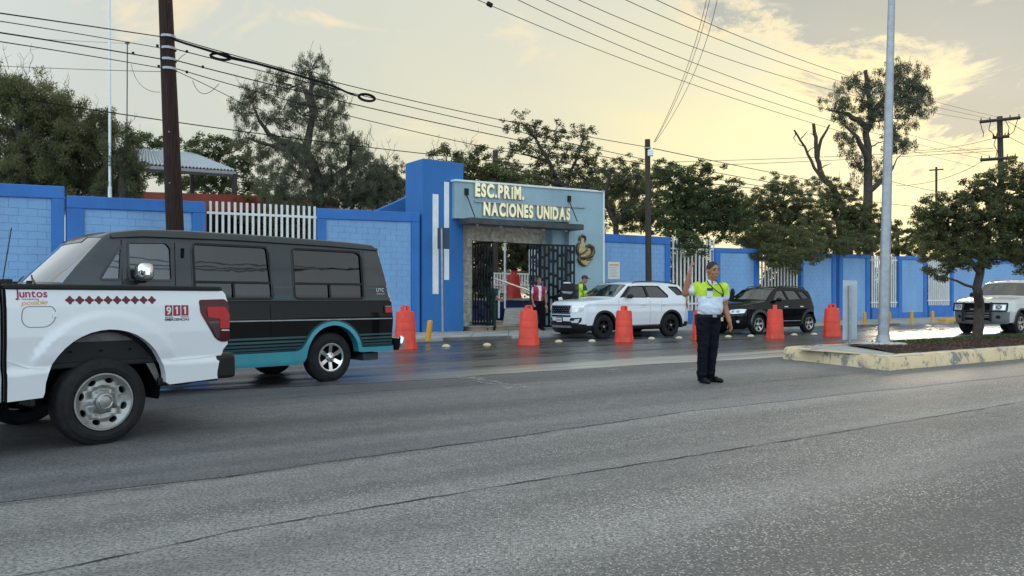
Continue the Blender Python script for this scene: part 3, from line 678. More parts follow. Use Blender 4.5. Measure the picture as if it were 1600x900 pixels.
# canopy
ca, cb = ws(716.5, FT), ws(911, .95); zc0 = WZ(732, 348, .95).z
mb = MB(); quadprism(mb, ca, cb, zc0-.02, zc0+.02, zc0+.18, zc0+.22, FT+.002, 1.0); mb.out('canopy', M['darkmetal'], ga, bevel=.01)
for px in (737, 774, 808, 841, 876):
    c = Wp(ws(px+8, .7), .7, zc0-.02); mb = MB(); mb.lathe([(0, -.03), (.05, -.03), (.06, 0)], c, 12); mb.out('downlight', M['lamp'], ga)
for px, py, qx, qy in ((729, 300, 742, 339), (889.5, 311, 902, 346)):
    p = WZ(px, py, FT+.03); q = WZ(qx, qy, .85)
    mb = MB(); s = (p-W0).dot(WU); quadprism(mb, s-.07, s+.07, p.z-.1, p.z-.1, p.z+.12, p.z+.12, FT, FT+.06); br = mb.out('canopy_bracket', M['blackmetal'], ga)
    mb = MB(); mb.tube([p+Vector((0, 0, -.08)), q], .018, 6); mb.out('tie_rod', M['blackmetal'], br)
mb = MB(); x0, x1 = ws(741, FT), ws(913, FT); y0, y1 = fz(741, 314), fz(913, 325); quadprism(mb, x0, x1, y0-.05, y1-.02, y0+.03, y1+.03, FT, FT+.05); mb.out('divider_bar', M['galv'], ga, bevel=.01)
def glyph(ch, size, extrude, offset=0., bevel=0.):
    cu = bpy.data.curves.new('t', 'FONT'); cu.body = ch; cu.size = size; cu.extrude = extrude; cu.offset = offset; cu.bevel_depth = bevel
    o = bpy.data.objects.new('t', cu); COL.objects.link(o); bpy.context.view_layer.update()
    me = bpy.data.meshes.new_from_object(o.evaluated_get(bpy.context.evaluated_depsgraph_get()))
    v = np.empty(len(me.vertices)*3); me.vertices.foreach_get('co', v); v = v.reshape(-1, 3); f = [tuple(p.vertices) for p in me.polygons]
    bpy.data.objects.remove(o); bpy.data.curves.remove(cu); bpy.data.meshes.remove(me)
    return v, f
_gc = {}
def write(txt, width, height, fn, m, parent, name='letter', depth=.02, bold=.03, gap=.12, each=True, shear=0., lower=None):
    """letters laid out from 0..width, height = cap height; fn(x, y, d) -> world"""
    items = []; x = 0
    for ch in txt:
        if ch == ' ': x += .38; continue
        key = (ch, bold)
        if key not in _gc: _gc[key] = glyph(ch, 1.0, .5, bold)
        v, f = _gc[key]; w0, w1 = v[:, 0].min(), v[:, 0].max(); items.append((ch, v, f, x-w0)); x += (w1-w0)+gap
    tot = x-gap; sx = width/tot; sy = height/.70; allmb = MB()
    for ch, v, f, ox in items:
        mb = MB() if each else allmb
        mb.add([fn((a[0]+ox)*sx+shear*a[1]*sy, a[1]*sy, (a[2]+.5)*depth) for a in v], f)
        if each: mb.out(name, m, parent, fix=False)
    if not each: return allmb.out(name, m, parent, fix=False)
def on_fascia(px, py, px2, py2, lift=.03):
    p = WZ(px, py, FT+lift); q = WZ(px2, py2, FT+lift); L = (Vector((q.x-p.x, q.y-p.y, 0))).length; sl = (q.z-p.z)/L; s = (p-W0).dot(WU)
    return L, lambda x, y, d: Wp(s+x, FT+lift+d, p.z+y+sl*x)
L, fn = on_fascia(741, 306, 817, 311.5); write('ESC.PRiM.', L, .42, fn, M['gold'], ga, depth=.07, bold=.048, gap=.09)
L, fn = on_fascia(754, 335.5, 889, 343.5); write('NACIONES UNIDAS', L, .42, fn, M['gold'], ga, depth=.07, bold=.048, gap=.09)
# bronze and gold relief: a plain abstract swirl in the place of the emblem
em = thing('wall_emblem', 'gold and dark bronze swirling relief emblem mounted on the pale blue facade', 'emblem', WZ(914, 415, FT))
def ep(x, y, t=.05): return WZ(x, y, FT+t)
def swirl(pts, r, name, m, t=.05, flat=.5):
    P_ = [ep(x, y, t) for x, y in pts]; mb = MB(); mb.tube(P_, r, 8); mb.out(name, m, em, smooth=True)
swirl([(905.5, 376), (906, 371), (910, 368), (914, 370), (915, 375), (912, 379)], [.03, .04, .05, .05, .04, .03], 'dark_ring', M['golddark'])
def blob(pts, name, m, t0=.01, t1=.07):
    mb = MB(); n = len(pts); vs = [ep(x, y, t0) for x, y in pts]+[ep(x, y, t1) for x, y in pts]
    mb.add(vs, [tuple(range(n, 2*n))]+[(i, (i+1) % n, (i+1) % n+n, i+n) for i in range(n)]); mb.out(name, m, em, bevel=.02, seg=2)
blob([(908, 372), (913, 372), (913, 378), (916, 384), (917, 390), (913, 398), (906, 399), (903, 393), (905, 385), (908, 379)], 'gold_leaf', M['golddull'])
blob([(904, 399), (912, 397), (916, 392), (922, 386), (925, 391), (924, 399), (917, 403), (905, 404)], 'gold_leaf', M['golddull'])
blob([(905, 406), (913, 407), (918, 403), (925, 404), (922, 411), (918, 415), (912, 414), (907, 411)], 'gold_leaf', M['golddull'])
swirl([(905, 380), (902, 386), (902, 393), (906, 400), (904, 405), (907, 411), (914, 416)], [.05, .07, .06, .05, .06, .06, .03], 'dark_stroke', M['golddark'], .06)
swirl([(916, 385), (921, 383), (926, 387), (927, 394), (924, 400), (917, 403), (909, 403)], [.04, .06, .085, .09, .08, .065, .045], 'dark_stroke', M['golddark'], .09)
swirl([(905, 398), (911, 396), (918, 391)], [.03, .045, .03], 'dark_stroke', M['golddark'], .08)
swirl([(917, 407), (922, 406), (926, 405)], [.02, .03, .015], 'dark_stroke', M['golddark'], .08)
nt_ = thing('pasted_notice', 'white printed notice sheet pasted on the blue wall right of the facade', 'notice', WZ(959, 424, 0))
x0, x1, y0, y1 = ws(951.5), ws(969.5), WZ(960, 436, 0).z, WZ(960, 409, 0).z
mb = MB(); quadprism(mb, x0, x1, y0, y0, y1, y1, -.07, -.045); mb.out('sheet', M['paper'], nt_)
mb = MB(); quadprism(mb, x0+.06, x1-.06, y1-.16, y1-.16, y1-.09, y1-.09, -.05, -.043); mb.out('heading', M['tan'], nt_)
for k in range(7):
    mb = MB(); quadprism(mb, x0+.06, x1-.06-.05*(k % 3), y1-.24-k*.06, y1-.24-k*.06, y1-.225-k*.06, y1-.225-k*.06, -.05, -.043); mb.out('text_line', M['galv'], nt_)
# threshold steps, courtyard
st = thing('entrance_steps', 'two low terracotta steps with pale edges at the school gate', 'steps', Wp(ws(760), 0, 0))
for k, (t, z, x0, x1) in enumerate(((.15, .30, 737, 812), (-.25, .46, 737, 786))):
    a, b = ws(x0, t), ws(x1, t); mb = MB(); quadprism(mb, a, b, 0, 0, z-.03, z-.03, t-.5, t); s_ = mb.out('step', M['step'], st)
    mb = MB(); quadprism(mb, a-.01, b+.01, z-.03, z-.03, z, z, t-.5, t+.03); mb.out('nosing', M['concrete'], s_, bevel=.008)
sheet('courtyard', [Wp(-40, -.5, .3), Wp(60, -.5, .3), Wp(60, -60, .3), Wp(-40, -60, .3)], M['concrete_dark'], .3)
mb = MB(); mb.add([Wp(ws(772, -.3), .2, .16), Wp(ws(812, -.3), .2, .16), Wp(ws(830, -5), -5, 1.0), Wp(ws(790, -5), -5, 1.0)], [(0, 1, 2, 3)])
mb.out('ramp', M['concrete'], kind='structure', fix=False)
mb = MB(); quadprism(mb, ws(771, -4.2), ws(900, -4.2), .3, .3, WZ(800, 470, -4.2).z, WZ(800, 470, -4.2).z, -9, -4.2); mb.out('raised_terrace', M['navy'], kind='structure')
mb = MB(); zt_ = WZ(800, 469, -4.2).z; quadprism(mb, ws(771, -4.2), ws(900, -4.2), zt_, zt_, zt_+.08, zt_+.08, -9, -4.15); mb.out('terrace_top', M['concrete'], kind='structure')
rl = thing('white_railing', 'white painted railing across the courtyard seen through the open gate', 'railing', WZ(800, 458, -5.2))
zr0, zr1 = WZ(800, 457, -5.2).z, WZ(800, 428, -5.2).z
for i in range(17):
    px = 773+i*4.3; s = ws(px, -5.2); mb = MB(); quadprism(mb, s-.028, s+.028, zr0, zr0, zr1, zr1, -5.24, -5.18); mb.out('baluster', M['white'], rl, fix=False)
for z in (zr1, zr0+.32, zr0):
    mb = MB(); quadprism(mb, ws(771, -5.2), ws(846, -5.2), z-.03, z-.03, z+.04, z+.04, -5.26, -5.16); mb.out('rail', M['white'], rl)
hr = thing('ramp_handrail', 'white tube handrail sloping down the ramp inside the gate', 'handrail', WZ(778, 500, -.8))
p0, p1 = WZ(769, 434, -1.0), WZ(829, 455, -3.4)
mb = MB(); mb.tube([p0, p1, WZ(829, 470, -3.4)], .035, 8); mb.out('handrail', M['white'], hr, smooth=True)
for (x, y0, y1, t) in ((779.5, 456, 497, -.6), (789, 441, 482, -1.8)):
    mb = MB(); mb.tube([WZ(x, y0, t), WZ(x, y1, t)], .035, 8); mb.out('post', M['white'], hr, smooth=True)
mb = MB(); mb.tube([WZ(779.5, 457, -.6), WZ(772, 450, -.5)], .03, 8); mb.out('handrail', M['white'], hr, smooth=True)
mb = MB(); mb.tube([WZ(789, 378, -3.0), WZ(789, 470, -3.0)], .045, 8); tag(mb.out('white_post', M['white']), 'thin white steel post standing in the middle of the gate opening', 'post')
bn = thing('hanging_banner', 'tall pale banner with a dark blue round emblem behind the gate leaf', 'banner', WZ(834, 425, -4))
s0_, s1_ = ws(827, -4), ws(843, -4); mb = MB(); quadprism(mb, s0_, s1_, WZ(835, 428, -4).z, WZ(835, 428, -4).z, WZ(835, 390, -4).z, WZ(835, 390, -4).z, -4.03, -4); mb.out('cloth', M['white'], bn)
c = WZ(836, 409, -3.98); mb = MB(); mb.lathe([(0, .0), (.17, .0), (.17, .015), (0, .015)], c, 20, Zv=-WV, X=WU); mb.out('round_emblem', M['navy'], bn)
mb = MB(); mb.lathe([(.07, 0.), (.12, 0.), (.12, .01), (.07, .01)], c-WV*.02, 16, Zv=-WV, X=WU); mb.out('ring', M['white'], bn)
mb = MB(); mb.lathe([(0, .0), (.05, .0), (.05, .015), (0, .015)], WZ(834, 400, -3.98), 12, Zv=-WV, X=WU); mb.out('dot', M['navy'], bn)
def gate_leaf(p, q, z0, z1, nc, nr, label, m, seed, thin=.04, uw=.035):
    """welded gate leaf: frame, uprights and staggered short rungs between them"""
    rr = random.Random(seed); w = thing('gate_leaf', label, 'gate', (p.x, p.y, 0)); d = (q-p); L = d.length; d.normalize(); n = Vector((-d.y, d.x, 0))
    R = Matrix.Rotation(math.atan2(d.y, d.x), 3, 'Z')
    def bar(s0, s1, a, b, name, t=thin):
        mb = MB(); c = p+d*((s0+s1)/2)+Vector((0, 0, (a+b)/2)); mb.box(c, (s1-s0, t, b-a), R); mb.out(name, m, w, fix=False)
    bar(0, L, z0, z0+.07, 'frame_rail', .05); bar(0, L, z1-.07, z1, 'frame_rail', .05)
    for i in range(nc+1):
        s = L*i/nc; hw = uw*1.5 if i in (0, nc) else uw
        bar(max(0, s-hw), min(L, s+hw), z0+.07, z1-.07, 'upright', .045)
    for i in range(nc):
        for j in range(nr):
            z = z0+(z1-z0)*(j+(.35 if (i//2) % 2 else .85))/nr+rr.uniform(-.06, .06)
            if z0+.1 < z < z1-.25: bar(L*i/nc+.03, L*(i+1)/nc-.03, z, z+.11, 'rung', .035)
    return w
gp = WX(842, FT+.32); gq = WX(898, FT+.32)
gate_leaf(WX(844, FT+.1), WX(898, FT+.35), .22, WZ(897, 383, FT+.3).z, 8, 7, 'open black gate leaf of staggered slots folded against the pale blue facade', M['blackmetal'], 3)
gate_leaf(WX(738.5, -.2), WX(770.5, .85), .35, WZ(755, 378, .35).z, 7, 4, 'open black gate leaf of close upright bars beside the stone pier', M['blackmetal'], 4, .03, .022)
gl_ = gate_leaf(WX(828, -.9), WX(843, -.45), .3, WZ(835, 381, -.6).z, 3, 6, 'short dark blue gate leaf behind the black slotted one', mat('blue_black_paint', (.012, .02, .04), .5), 5)
# shade roof and red-brown building far behind the left wall
sr = thing('shade_roof', 'grey corrugated metal roof on steel posts behind the left wall', 'roof shelter', P(290, 320, 40))
def PP(x, y, Z): return P(x, y, Z)
r0 = [PP(196, 256, 37), PP(369, 268, 42), PP(300, 240, 50), PP(212, 234, 46)]
mb = MB(); n = 60
for i in range(n):
    a0 = r0[0].lerp(r0[1], i/n); a1 = r0[0].lerp(r0[1], (i+1)/n); b0 = r0[3].lerp(r0[2], i/n); b1 = r0[3].lerp(r0[2], (i+1)/n); u = Vector((0, 0, .12 if i % 2 else 0)); u1 = Vector((0, 0, 0 if i % 2 else .12))
    mb.add([a0+u, a1+u1, b1+u1, b0+u], [(0, 1, 2, 3)])
mb.out('roof_sheet', M['roofmetal'], sr, fix=False)
mb = MB(); z_ = Vector((0, 0, -.32)); mb.add([r0[0], r0[1], r0[1]+z_, r0[0]+z_], [(0, 1, 2, 3)]); mb.out('fascia', M['galv'], sr, fix=False)
mb = MB(); mb.hexa([r0[0]+z_, r0[1]+z_, r0[2]+z_, r0[3]+z_]+[r0[0]+z_*.5, r0[1]+z_*.5, r0[2]+z_*.5, r0[3]+z_*.5]); mb.out('rafters', M['darkmetal'], sr)
for x, y, Z in ((366, 272, 42), (212, 262, 38), (300, 262, 49)):
    mb = MB(); t = P(x, y, Z); mb.tube([(t.x, t.y, 0), t], .16, 4); mb.out('post', M['wood2'], sr)
mb = MB(); a = P(170, 298, 32); b = P(520, 309, 38); dn = Vector((0, 0, 1)); 
mb.hexa([Vector((a.x, a.y, 0)), Vector((b.x, b.y, 0)), Vector((b.x-1, b.y+6, 0)), Vector((a.x-1, a.y+6, 0)), a, b, b+Vector((-1, 6, .3)), a+Vector((-1, 6, .3))])
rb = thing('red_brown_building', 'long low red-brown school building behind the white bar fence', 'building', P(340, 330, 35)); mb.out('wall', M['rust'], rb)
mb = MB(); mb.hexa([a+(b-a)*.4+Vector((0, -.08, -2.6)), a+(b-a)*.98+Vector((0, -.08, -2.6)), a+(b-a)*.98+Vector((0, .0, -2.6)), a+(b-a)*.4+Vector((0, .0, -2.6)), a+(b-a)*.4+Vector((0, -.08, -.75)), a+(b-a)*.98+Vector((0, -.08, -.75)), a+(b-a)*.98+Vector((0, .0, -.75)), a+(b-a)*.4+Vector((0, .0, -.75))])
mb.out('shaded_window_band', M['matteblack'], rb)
# ------------------------------------------------------------------ road furniture
def barrel(g, label, rz=0, h=1.1, m='orange', grp='orange traffic barrels along the kerb lane', lean=0):
    t = thing('traffic_barrel', label, 'traffic barrel', (0, 0, 0), grp)
    def sq(r, h, k=.86):   # rounded-octagon ring
        return (r, h)
    mb = MB(); mb.lathe([(0, .0), (.30, .0), (.305, .02), (.275, .20), (.262, .215)], (0, 0, 0), 8, X=(math.cos(.39), math.sin(.39), 0)); b = mb.out('base', M[m], t, bevel=.012)
    pr = [(.265, .2)]
    for k, (z0, z1, r0, r1) in enumerate(((.215, .47, .262, .254), (.48, .68, .25, .244), (.69, .89, .240, .230))):
        pr += [(r0+.002, z0), (r0, z0+.012), (r1, z1-.008), (r1-.004, z1)]
    pr += [(.222, .925), (.20, .945), (0, .95)]
    mb = MB(); mb.lathe(pr, (0, 0, 0), 28); mb.out('body', M[m], t, smooth=True, ang=32)
    mb = MB(); out = [(-.115, .93), (.115, .93), (.10, 1.05), (.07, 1.085), (-.07, 1.085), (-.10, 1.05)]; hole = [(-.035, .98), (.035, .98), (.035, 1.045), (-.035, 1.045)]
    T = tessellate_polygon([[Vector((x, 0, z)) for x, z in out], [Vector((x, 0, z)) for x, z in hole]]); al = out+hole
    for y in (-.06, .06): mb.add([(x, y, z) for x, z in al], T)
    for ring_ in (out, hole): mb.add([(x, y, z) for x, z in ring_ for y in (-.06, .06)], [(2*i, (2*i+2) % (2*len(ring_)), (2*i+3) % (2*len(ring_)), 2*i+1) for i in range(len(ring_))])
    mb.out('handle', M[m], t, bevel=.01)
    t.location = (g.x, g.y, g.z); t.rotation_euler = (lean, 0, rz); return t
br0 = barrel(G(633, 546), 'orange traffic barrel half hidden by the rear of the black van', .5)
def more(src, g, label, rz, sc=1):
    c = dup(src, Vector((g.x, g.y, g.z)), rz, label); c.scale = (sc,)*3; return c
more(br0, G(826, 540), 'orange traffic barrel in front of the person in the crimson vest', .15, 1.0)
more(br0, G(975, 535), 'orange traffic barrel covering the front wheel of the white SUV', .9, .97)
more(br0, G(1095, 532), 'orange traffic barrel mostly hidden behind the legs of the officer', .3, .95)
more(br0, G(1211, 529.5), 'orange traffic barrel in front of the doors of the black SUV', 1.2, .98)
more(br0, G(1300, 526), 'farthest orange traffic barrel, standing alone behind the black SUV', .1, 1.0)
cb_ = barrel(WZ(803, 469, -4.6), 'dark red traffic barrel standing in the courtyard beside the white railing', .2, m='redplastic', grp=None); cb_.scale = (1.18,)*3
studs = [(697, 542, 'in front of the pavement left of the gateway'), (761, 540, 'left of the second orange barrel'), (873, 534.5, 'below the licence plate of the white SUV'), (925, 534, 'left of the front wheel of the white SUV'),
         (1018, 530, 'below the door of the white SUV'), (1061, 529, 'below the rear wheel of the white SUV'), (1138, 527, 'beside the hanging hand of the officer'), (1173, 526, 'left of the barrel at the black SUV'),
         (1241, 524, 'below the rear door of the black SUV'), (1272, 523, 'below the rear wheel of the black SUV'), (1357, 519.5, 'just left of the lamp post'), (1408, 518.5, 'just right of the lamp post'), (1429, 517.5, 'second right of the lamp post'), (1452, 516.5, 'third right of the lamp post'), (1472, 515.5, 'farthest before the oncoming silver SUV')]
s_proto = None
for x, y, w in studs:
    g = G(x, y); lb = 'pale yellow domed road stud '+w
    if s_proto is None:
        mb = MB(); mb.lathe([(.115, 0), (.11, .018), (.09, .042), (.06, .058), (.03, .066), (0, .068)], (0, 0, 0), 18); s_proto = tag(mb.out('road_stud', M['stud'], smooth=True), lb, 'road stud', 'pale yellow studs between the lanes')
        s_proto.location = (g.x, g.y, .006)
    else:
        c = s_proto.copy(); COL.objects.link(c); c.location = (g.x, g.y, .006); c['label'] = lb
def bollard(g, lean, h, label):
    t = thing('yellow_bollard', label, 'bollard', (g.x, g.y, g.z), 'yellow bollards on the pavement edge')
    d = Vector((math.sin(lean), 0, math.cos(lean))); mb = MB(); mb.tube([g, g+d*h], .075, 12); mb.out('post', M['bollard'], t, smooth=True)
    mb = MB(); mb.ball(g+d*h, (.077, .077, .03)); mb.out('cap', M['bollard'], t, smooth=True)
    return t
g = Vector((G(668, 530).x, KL(G(668, 530).x)+.05, .08)); g = G(668, 532.5, .06); bollard(g, .13, .56, 'leaning yellow bollard on the pavement before the blue tower')
for px, w in ((1351, 'left of the lamp post'), (1389.5, 'immediately right of the lamp post'), (1424.5, 'third of the far row'), (1457, 'last of the far row')):
    q = (px-HX)/F; Z = (23.9+.3)/(1-.65*q); bollard(Vector((q*Z, Z, .1)), 0, .52, 'upright yellow bollard '+w)
# blank signs seen from behind
sg = thing('road_sign', 'blank back of a tall grey sign plate on the nose of the traffic island', 'sign', GM(1328, 541))
g = GM(1328, 541); p = lambda x, y, d=0: P(x, y, g.y+d)
mb = MB(); mb.hexa([p(1316.5, 531, .03), p(1339, 530.5, .03), p(1339, 530.5, .05), p(1316.5, 531, .05), p(1317, 438, .03), p(1339.5, 438.5, .03), p(1339.5, 438.5, .05), p(1317, 438, .05)]); mb.out('plate', M['sign'], sg, bevel=.004)
mb = MB(); mb.box(((g.x, g.y, (g.z+p(1328, 446).z)/2)), (.05, .05, p(1328, 446).z-g.z)); mb.out('post', M['galv'], sg, bevel=.006)
g2 = Vector((G(691.5, 521, .13).x, G(691.5, 521, .13).y, .12)); sg2 = thing('road_sign', 'small dark sign seen from behind on a thin post before the blue tower', 'sign', g2)
p = lambda x, y, d=0: P(x, y, g2.y+d)
mb = MB(); mb.hexa([p(683.5, 389, .04), p(702.5, 389, .04), p(702.5, 389, .06), p(683.5, 389, .06), p(683.5, 356, .04), p(702.5, 356, .04), p(702.5, 356, .06), p(683.5, 356, .06)]); mb.out('plate', mat('dark_plate', srgb(46, 62, 84), .6, metal=.1), sg2, bevel=.004)
mb = MB(); mb.tube([g2, p(690, 357)], .035, 8); mb.out('post', M['galv'], sg2, smooth=True)
# lamp post
g = GM(1380, 541); lp = thing('lamp_post', 'tall grey steel lamp post rising from the mulch of the island', 'lamp post', g)
top = P(1393, 0, g.y+.3); d = (top-Vector((g.x, g.y, g.z)))
pts = [g+d*k for k in (0, .25, .5, .75, 1, 1.3)]; mb = MB(); mb.tube(pts, [.118, .106, .094, .082, .07, .056], 16); mb.out('shaft', M['galv'], lp, smooth=True)
mb = MB(); mb.box(g+Vector((0, 0, .03)), (.42, .42, .03)); bp_ = mb.out('base_plate', M['galv'], lp, bevel=.004)
for i in (-1, 1):
    for j in (-1, 1): mb = MB(); mb.tube([g+Vector((.16*i, .16*j, .04)), g+Vector((.16*i, .16*j, .11))], .022, 6); mb.out('anchor_bolt', M['darkmetal'], bp_)
mb = MB(); mb.lathe([(.135, .04), (.16, .05), (.13, .20), (.122, .24)], g, 16); mb.out('collar', M['galv'], lp, smooth=True)
mb = MB(); mb.lathe([(.52, -.02), (.46, .03), (.25, .045), (0, .045)], g+Vector((0, 0, .045)), 11); mb.out('footing', mat('white_footing', (.62, .60, .58), .9, col2=(.35, .33, .31), scale=9), lp)
e = g+d*1.3; mb = MB(); mb.tube([e, e+Vector((-.4, -.2, .5)), e+Vector((-1.6, -1.0, .75))], .03, 8); mb.out('arm', M['galv'], lp, smooth=True)
mb = MB(); mb.ball(e+Vector((-1.9, -1.2, .74)), (.35, .16, .07), Matrix.Rotation(.56, 3, 'Z')); mb.out('lamp_head', M['galv'], lp, smooth=True)
# utility poles
g = WX(276, 1.6); up1 = thing('utility_pole', 'thick dark creosoted wooden utility pole behind the roof of the black van', 'utility pole', (g.x, g.y, .1))
Zp = g.y; b0 = P(281, 480, Zp); b0.z = 0.1; t0 = P(258.5, 0, Zp); dd = (t0-b0)/ (t0.z-b0.z); mb = MB()
mb.tube([b0+dd*h for h in (0, 2, 4, 6, 8, 10.4)], [.225, .218, .205, .19, .172, .155], 18); mb.out('shaft', M['wood'], up1, smooth=True)
for y in (58, 76.5, 94, 108.5):
    c = P(261+y*.03, y, Zp); mb = MB(); mb.lathe([(.176, -.03), (.192, -.03), (.192, .03), (.176, .03)], c, 16); mb.out('metal_band', M['galv'], up1)
for x, y in ((264, 206), (265, 286), (292, 300)): mb = MB(); mb.ball(P(x, y, Zp-.2), .02); mb.out('nail', M['galv'], up1)
g = WX(1013, 1.0); Zq = g.y; up2 = thing('utility_pole', 'slim wooden utility pole with a pale meter box near its top behind the white SUV', 'utility pole', (g.x, g.y, .1))
mb = MB(); b0 = P(1014, 490, Zq); b0.z = .1; t0 = P(1011.7, 218, Zq); mb.tube([b0, b0.lerp(t0, .5), t0], [.13, .118, .105], 14); mb.out('shaft', M['wood2'], up2, smooth=True)
mb = MB(); mb.box(P(1016.5, 239, Zq-.16), (.22, .14, .26)); mb.out('meter_box', M['white'], up2, bevel=.04, seg=3)
mb = MB(); mb.box(P(1012, 231, Zq-.12), (.26, .08, .04)); mb.out('cross_bracket', M['galv'], up2)
g = P(172, 300, 25.5); fp = thing('flagpole', 'thin white flagpole rising behind the left wall', 'flagpole', (g.x, g.y, 0))
mb = MB(); mb.tube([(g.x, g.y, .3), P(171.7, 292, 25.5)], .062, 10); mb.out('lower_tube', M['white'], fp, smooth=True)
mb = MB(); mb.tube([P(171.7, 292, 25.5), P(171, -60, 25.5)], .042, 10); mb.out('upper_tube', M['white'], fp, smooth=True)
g = P(197, 280, 34); mp_ = thing('antenna_mast', 'very thin grey mast behind the bushes right of the flagpole', 'mast', (g.x, g.y, 0))
mb = MB(); mb.tube([(g.x, g.y, .3), P(199, 66, 34)], .028, 6); mb.out('tube', M['cablegrey'], mp_); mb = MB(); mb.box(P(199, 67, 34), (.16, .1, .1)); mb.out('cap', M['cablegrey'], mp_)
# poles far behind on the right
g = P(1563, 300, 62); up3 = thing('utility_pole', 'tall utility pole with two crossarms above the island tree at far right', 'utility pole', (g.x, g.y, 0))
mb = MB(); mb.tube([(g.x+.3, g.y, 0), P(1562, 182, 62)], [.26, .2], 10); mb.out('shaft', M['wood2'], up3, smooth=True)
for (xa, ya, xb, yb) in ((1531, 190.5, 1594, 184), (1551, 215, 1577, 213), (1532, 250, 1588, 246)):
    a, b = P(xa, ya, 61.7), P(xb, yb, 61.2); mb = MB(); mb.tube([a, b], .13, 4); cr = mb.out('crossarm', M['wood2'], up3)
    for k in (.03, .25, .5, .75, .97): mb = MB(); c = a.lerp(b, k); mb.lathe([(.03, .1), (.06, .16), (.03, .22), (.05, .28), (.02, .32)], c, 8); mb.out('insulator', M['cablegrey'], cr)
for pts in ([(1532, 191), (1534, 201), (1537, 208), (1536, 214)], [(1548, 190), (1545, 203), (1552, 209), (1555, 216)], [(1571, 188), (1577, 200), (1574, 212)], [(1590, 187), (1584, 206), (1572, 214)], [(1556, 216), (1553, 226), (1558, 236), (1556, 246)]):
    mb = MB(); mb.tube([P(x, y, 61.5) for x, y in pts], .03, 5); mb.out('jumper_wire', M['cable'], up3)
g = P(1463, 300, 80); up4 = thing('utility_pole', 'small distant utility pole between the tall tree and the island tree', 'utility pole', (g.x, g.y, 0))
mb = MB(); mb.tube([(g.x, g.y, 0), P(1463, 261, 80)], .11, 8); mb.out('shaft', M['wood2'], up4); mb = MB(); mb.tube([P(1452, 266, 80), P(1474, 264.5, 80)], .07, 4); mb.out('crossarm', M['wood2'], up4)
g = P(774, 300, 44); up5 = thing('utility_pole', 'stub top of a wooden pole among the trees above the gateway', 'utility pole', (g.x, g.y, 0))
mb = MB(); mb.tube([(g.x, g.y, 0), P(774, 235, 44)], .16, 8); mb.out('shaft', M['wood2'], up5)
# overhead cables
def cable(pts, Za, Zb, label, r=.013, m='cable', n=14, sag=0):
    """pts: pixels the cable passes, depth running from Za to Zb (interpolated in 1/Z)"""
    xs = np.array([p[0] for p in pts], float); ys = np.array([p[1] for p in pts], float)
    L = np.concatenate([[0], np.cumsum(np.hypot(np.diff(xs), np.diff(ys)))]); t = np.linspace(0, L[-1], n*(len(pts)-1)+1)
    # smooth curve through the points (quadratic fit for 3+, else straight with sag)
    if len(pts) >= 3: cx = np.polyfit(L, xs, 2); cy = np.polyfit(L, ys, 2); X = np.polyval(cx, t); Y = np.polyval(cy, t)
    else: X = np.interp(t, L, xs); Y = np.interp(t, L, ys)+sag*4*(t/L[-1])*(1-t/L[-1])
    q = t/L[-1]; Z = 1/((1-q)/Za+q/Zb)
    mb = MB(); mb.tube([P(x, y, z) for x, y, z in zip(X, Y, Z)], r, 6); return tag(mb.out('overhead_cable', M[m], smooth=True), label, 'cable', 'overhead cables')
Z1, Z2 = Zp, Zq; ZL = 12
for (ya, yb, k, w, r) in ((20, 58, 5, 'topmost', .013), (32, 76, 6, 'second', .009), (50, 93, 6, 'third and thickest', .014), (64, 107, 6, 'fourth', .010)):
    cable([(-60, ya-8), (110, ya+(yb-ya)*.38+2), (256, yb)], ZL, Z1, w+' cable running left from the thick wooden pole over the van', r)
for (pts, w, r) in (([(272, 60), (420, 100), (640, 157), (820, 195), (1008, 229)], 'topmost cable from the thick pole to the slim pole', .012),
                    ([(272, 77), (450, 120), (640, 165), (800, 207), (1008, 248)], 'second cable from the thick pole to the slim pole', .012),
                    ([(274, 95), (450, 137), (640, 182), (800, 219), (1008, 256)], 'third cable from the thick pole to the slim pole', .014),
                    ([(276, 109), (450, 153), (640, 205), (800, 240), (1008, 276)], 'lowest cable from the thick pole to the slim pole', .011)):
    cable(pts, Z1, Z2, w, r)
cable([(276, 112), (330, 135), (400, 175), (470, 215)], Z1, 26, 'thin drop cable leading into the feathery tree from the thick pole', .009)
cable([(0, 148), (200, 181), (400, 207), (640, 238), (900, 264)], 21, 34, 'low slack cable crossing the left bushes and the feathery tree', .016)
cable([(0, 103), (120, 108), (252, 112)], 20, Z1, 'thin pale wire running left from below the cables of the thick pole', .008, 'cablegrey')
cable([(60, 61), (198, 68)], 30, 34, 'faint wire from the left to the thin mast', .008, 'cablegrey')
# spliced bundle with two coils
sc = thing('cable_splice', 'thick black lashed cable with two coiled slack loops right of the wooden pole', 'cable splice', P(430, 105, Z1+1.5))
def zb_(x): return Z1+(Z2-Z1)*(x-272)/736*.8
mb = MB(); mb.tube([P(x, y, zb_(x)) for x, y in ((272, 62), (290, 68), (330, 80), (360, 90), (400, 99), (440, 110), (480, 122), (520, 134), (548, 147), (562, 151))], [.03, .03, .035, .05, .035, .04, .035, .035, .03, .02], 8); mb.out('bundle', M['cable'], sc, smooth=True)
for cx, cy, rx, ry in ((345, 88.5, 17, 5.5), (573, 152.5, 13.5, 6)):
    for k in range(3):
        mb = MB(); mb.tube([P(cx+math.cos(a)*(rx-k*1.2), cy+math.sin(a)*(ry-k*.9)+math.cos(a)*2, zb_(cx)+.1*k) for a in np.linspace(0, 2*pi, 19)], .022, 6); mb.out('coil', M['cable'], sc, smooth=True)
for x, y in ((590, 150), (520, 133)): pass
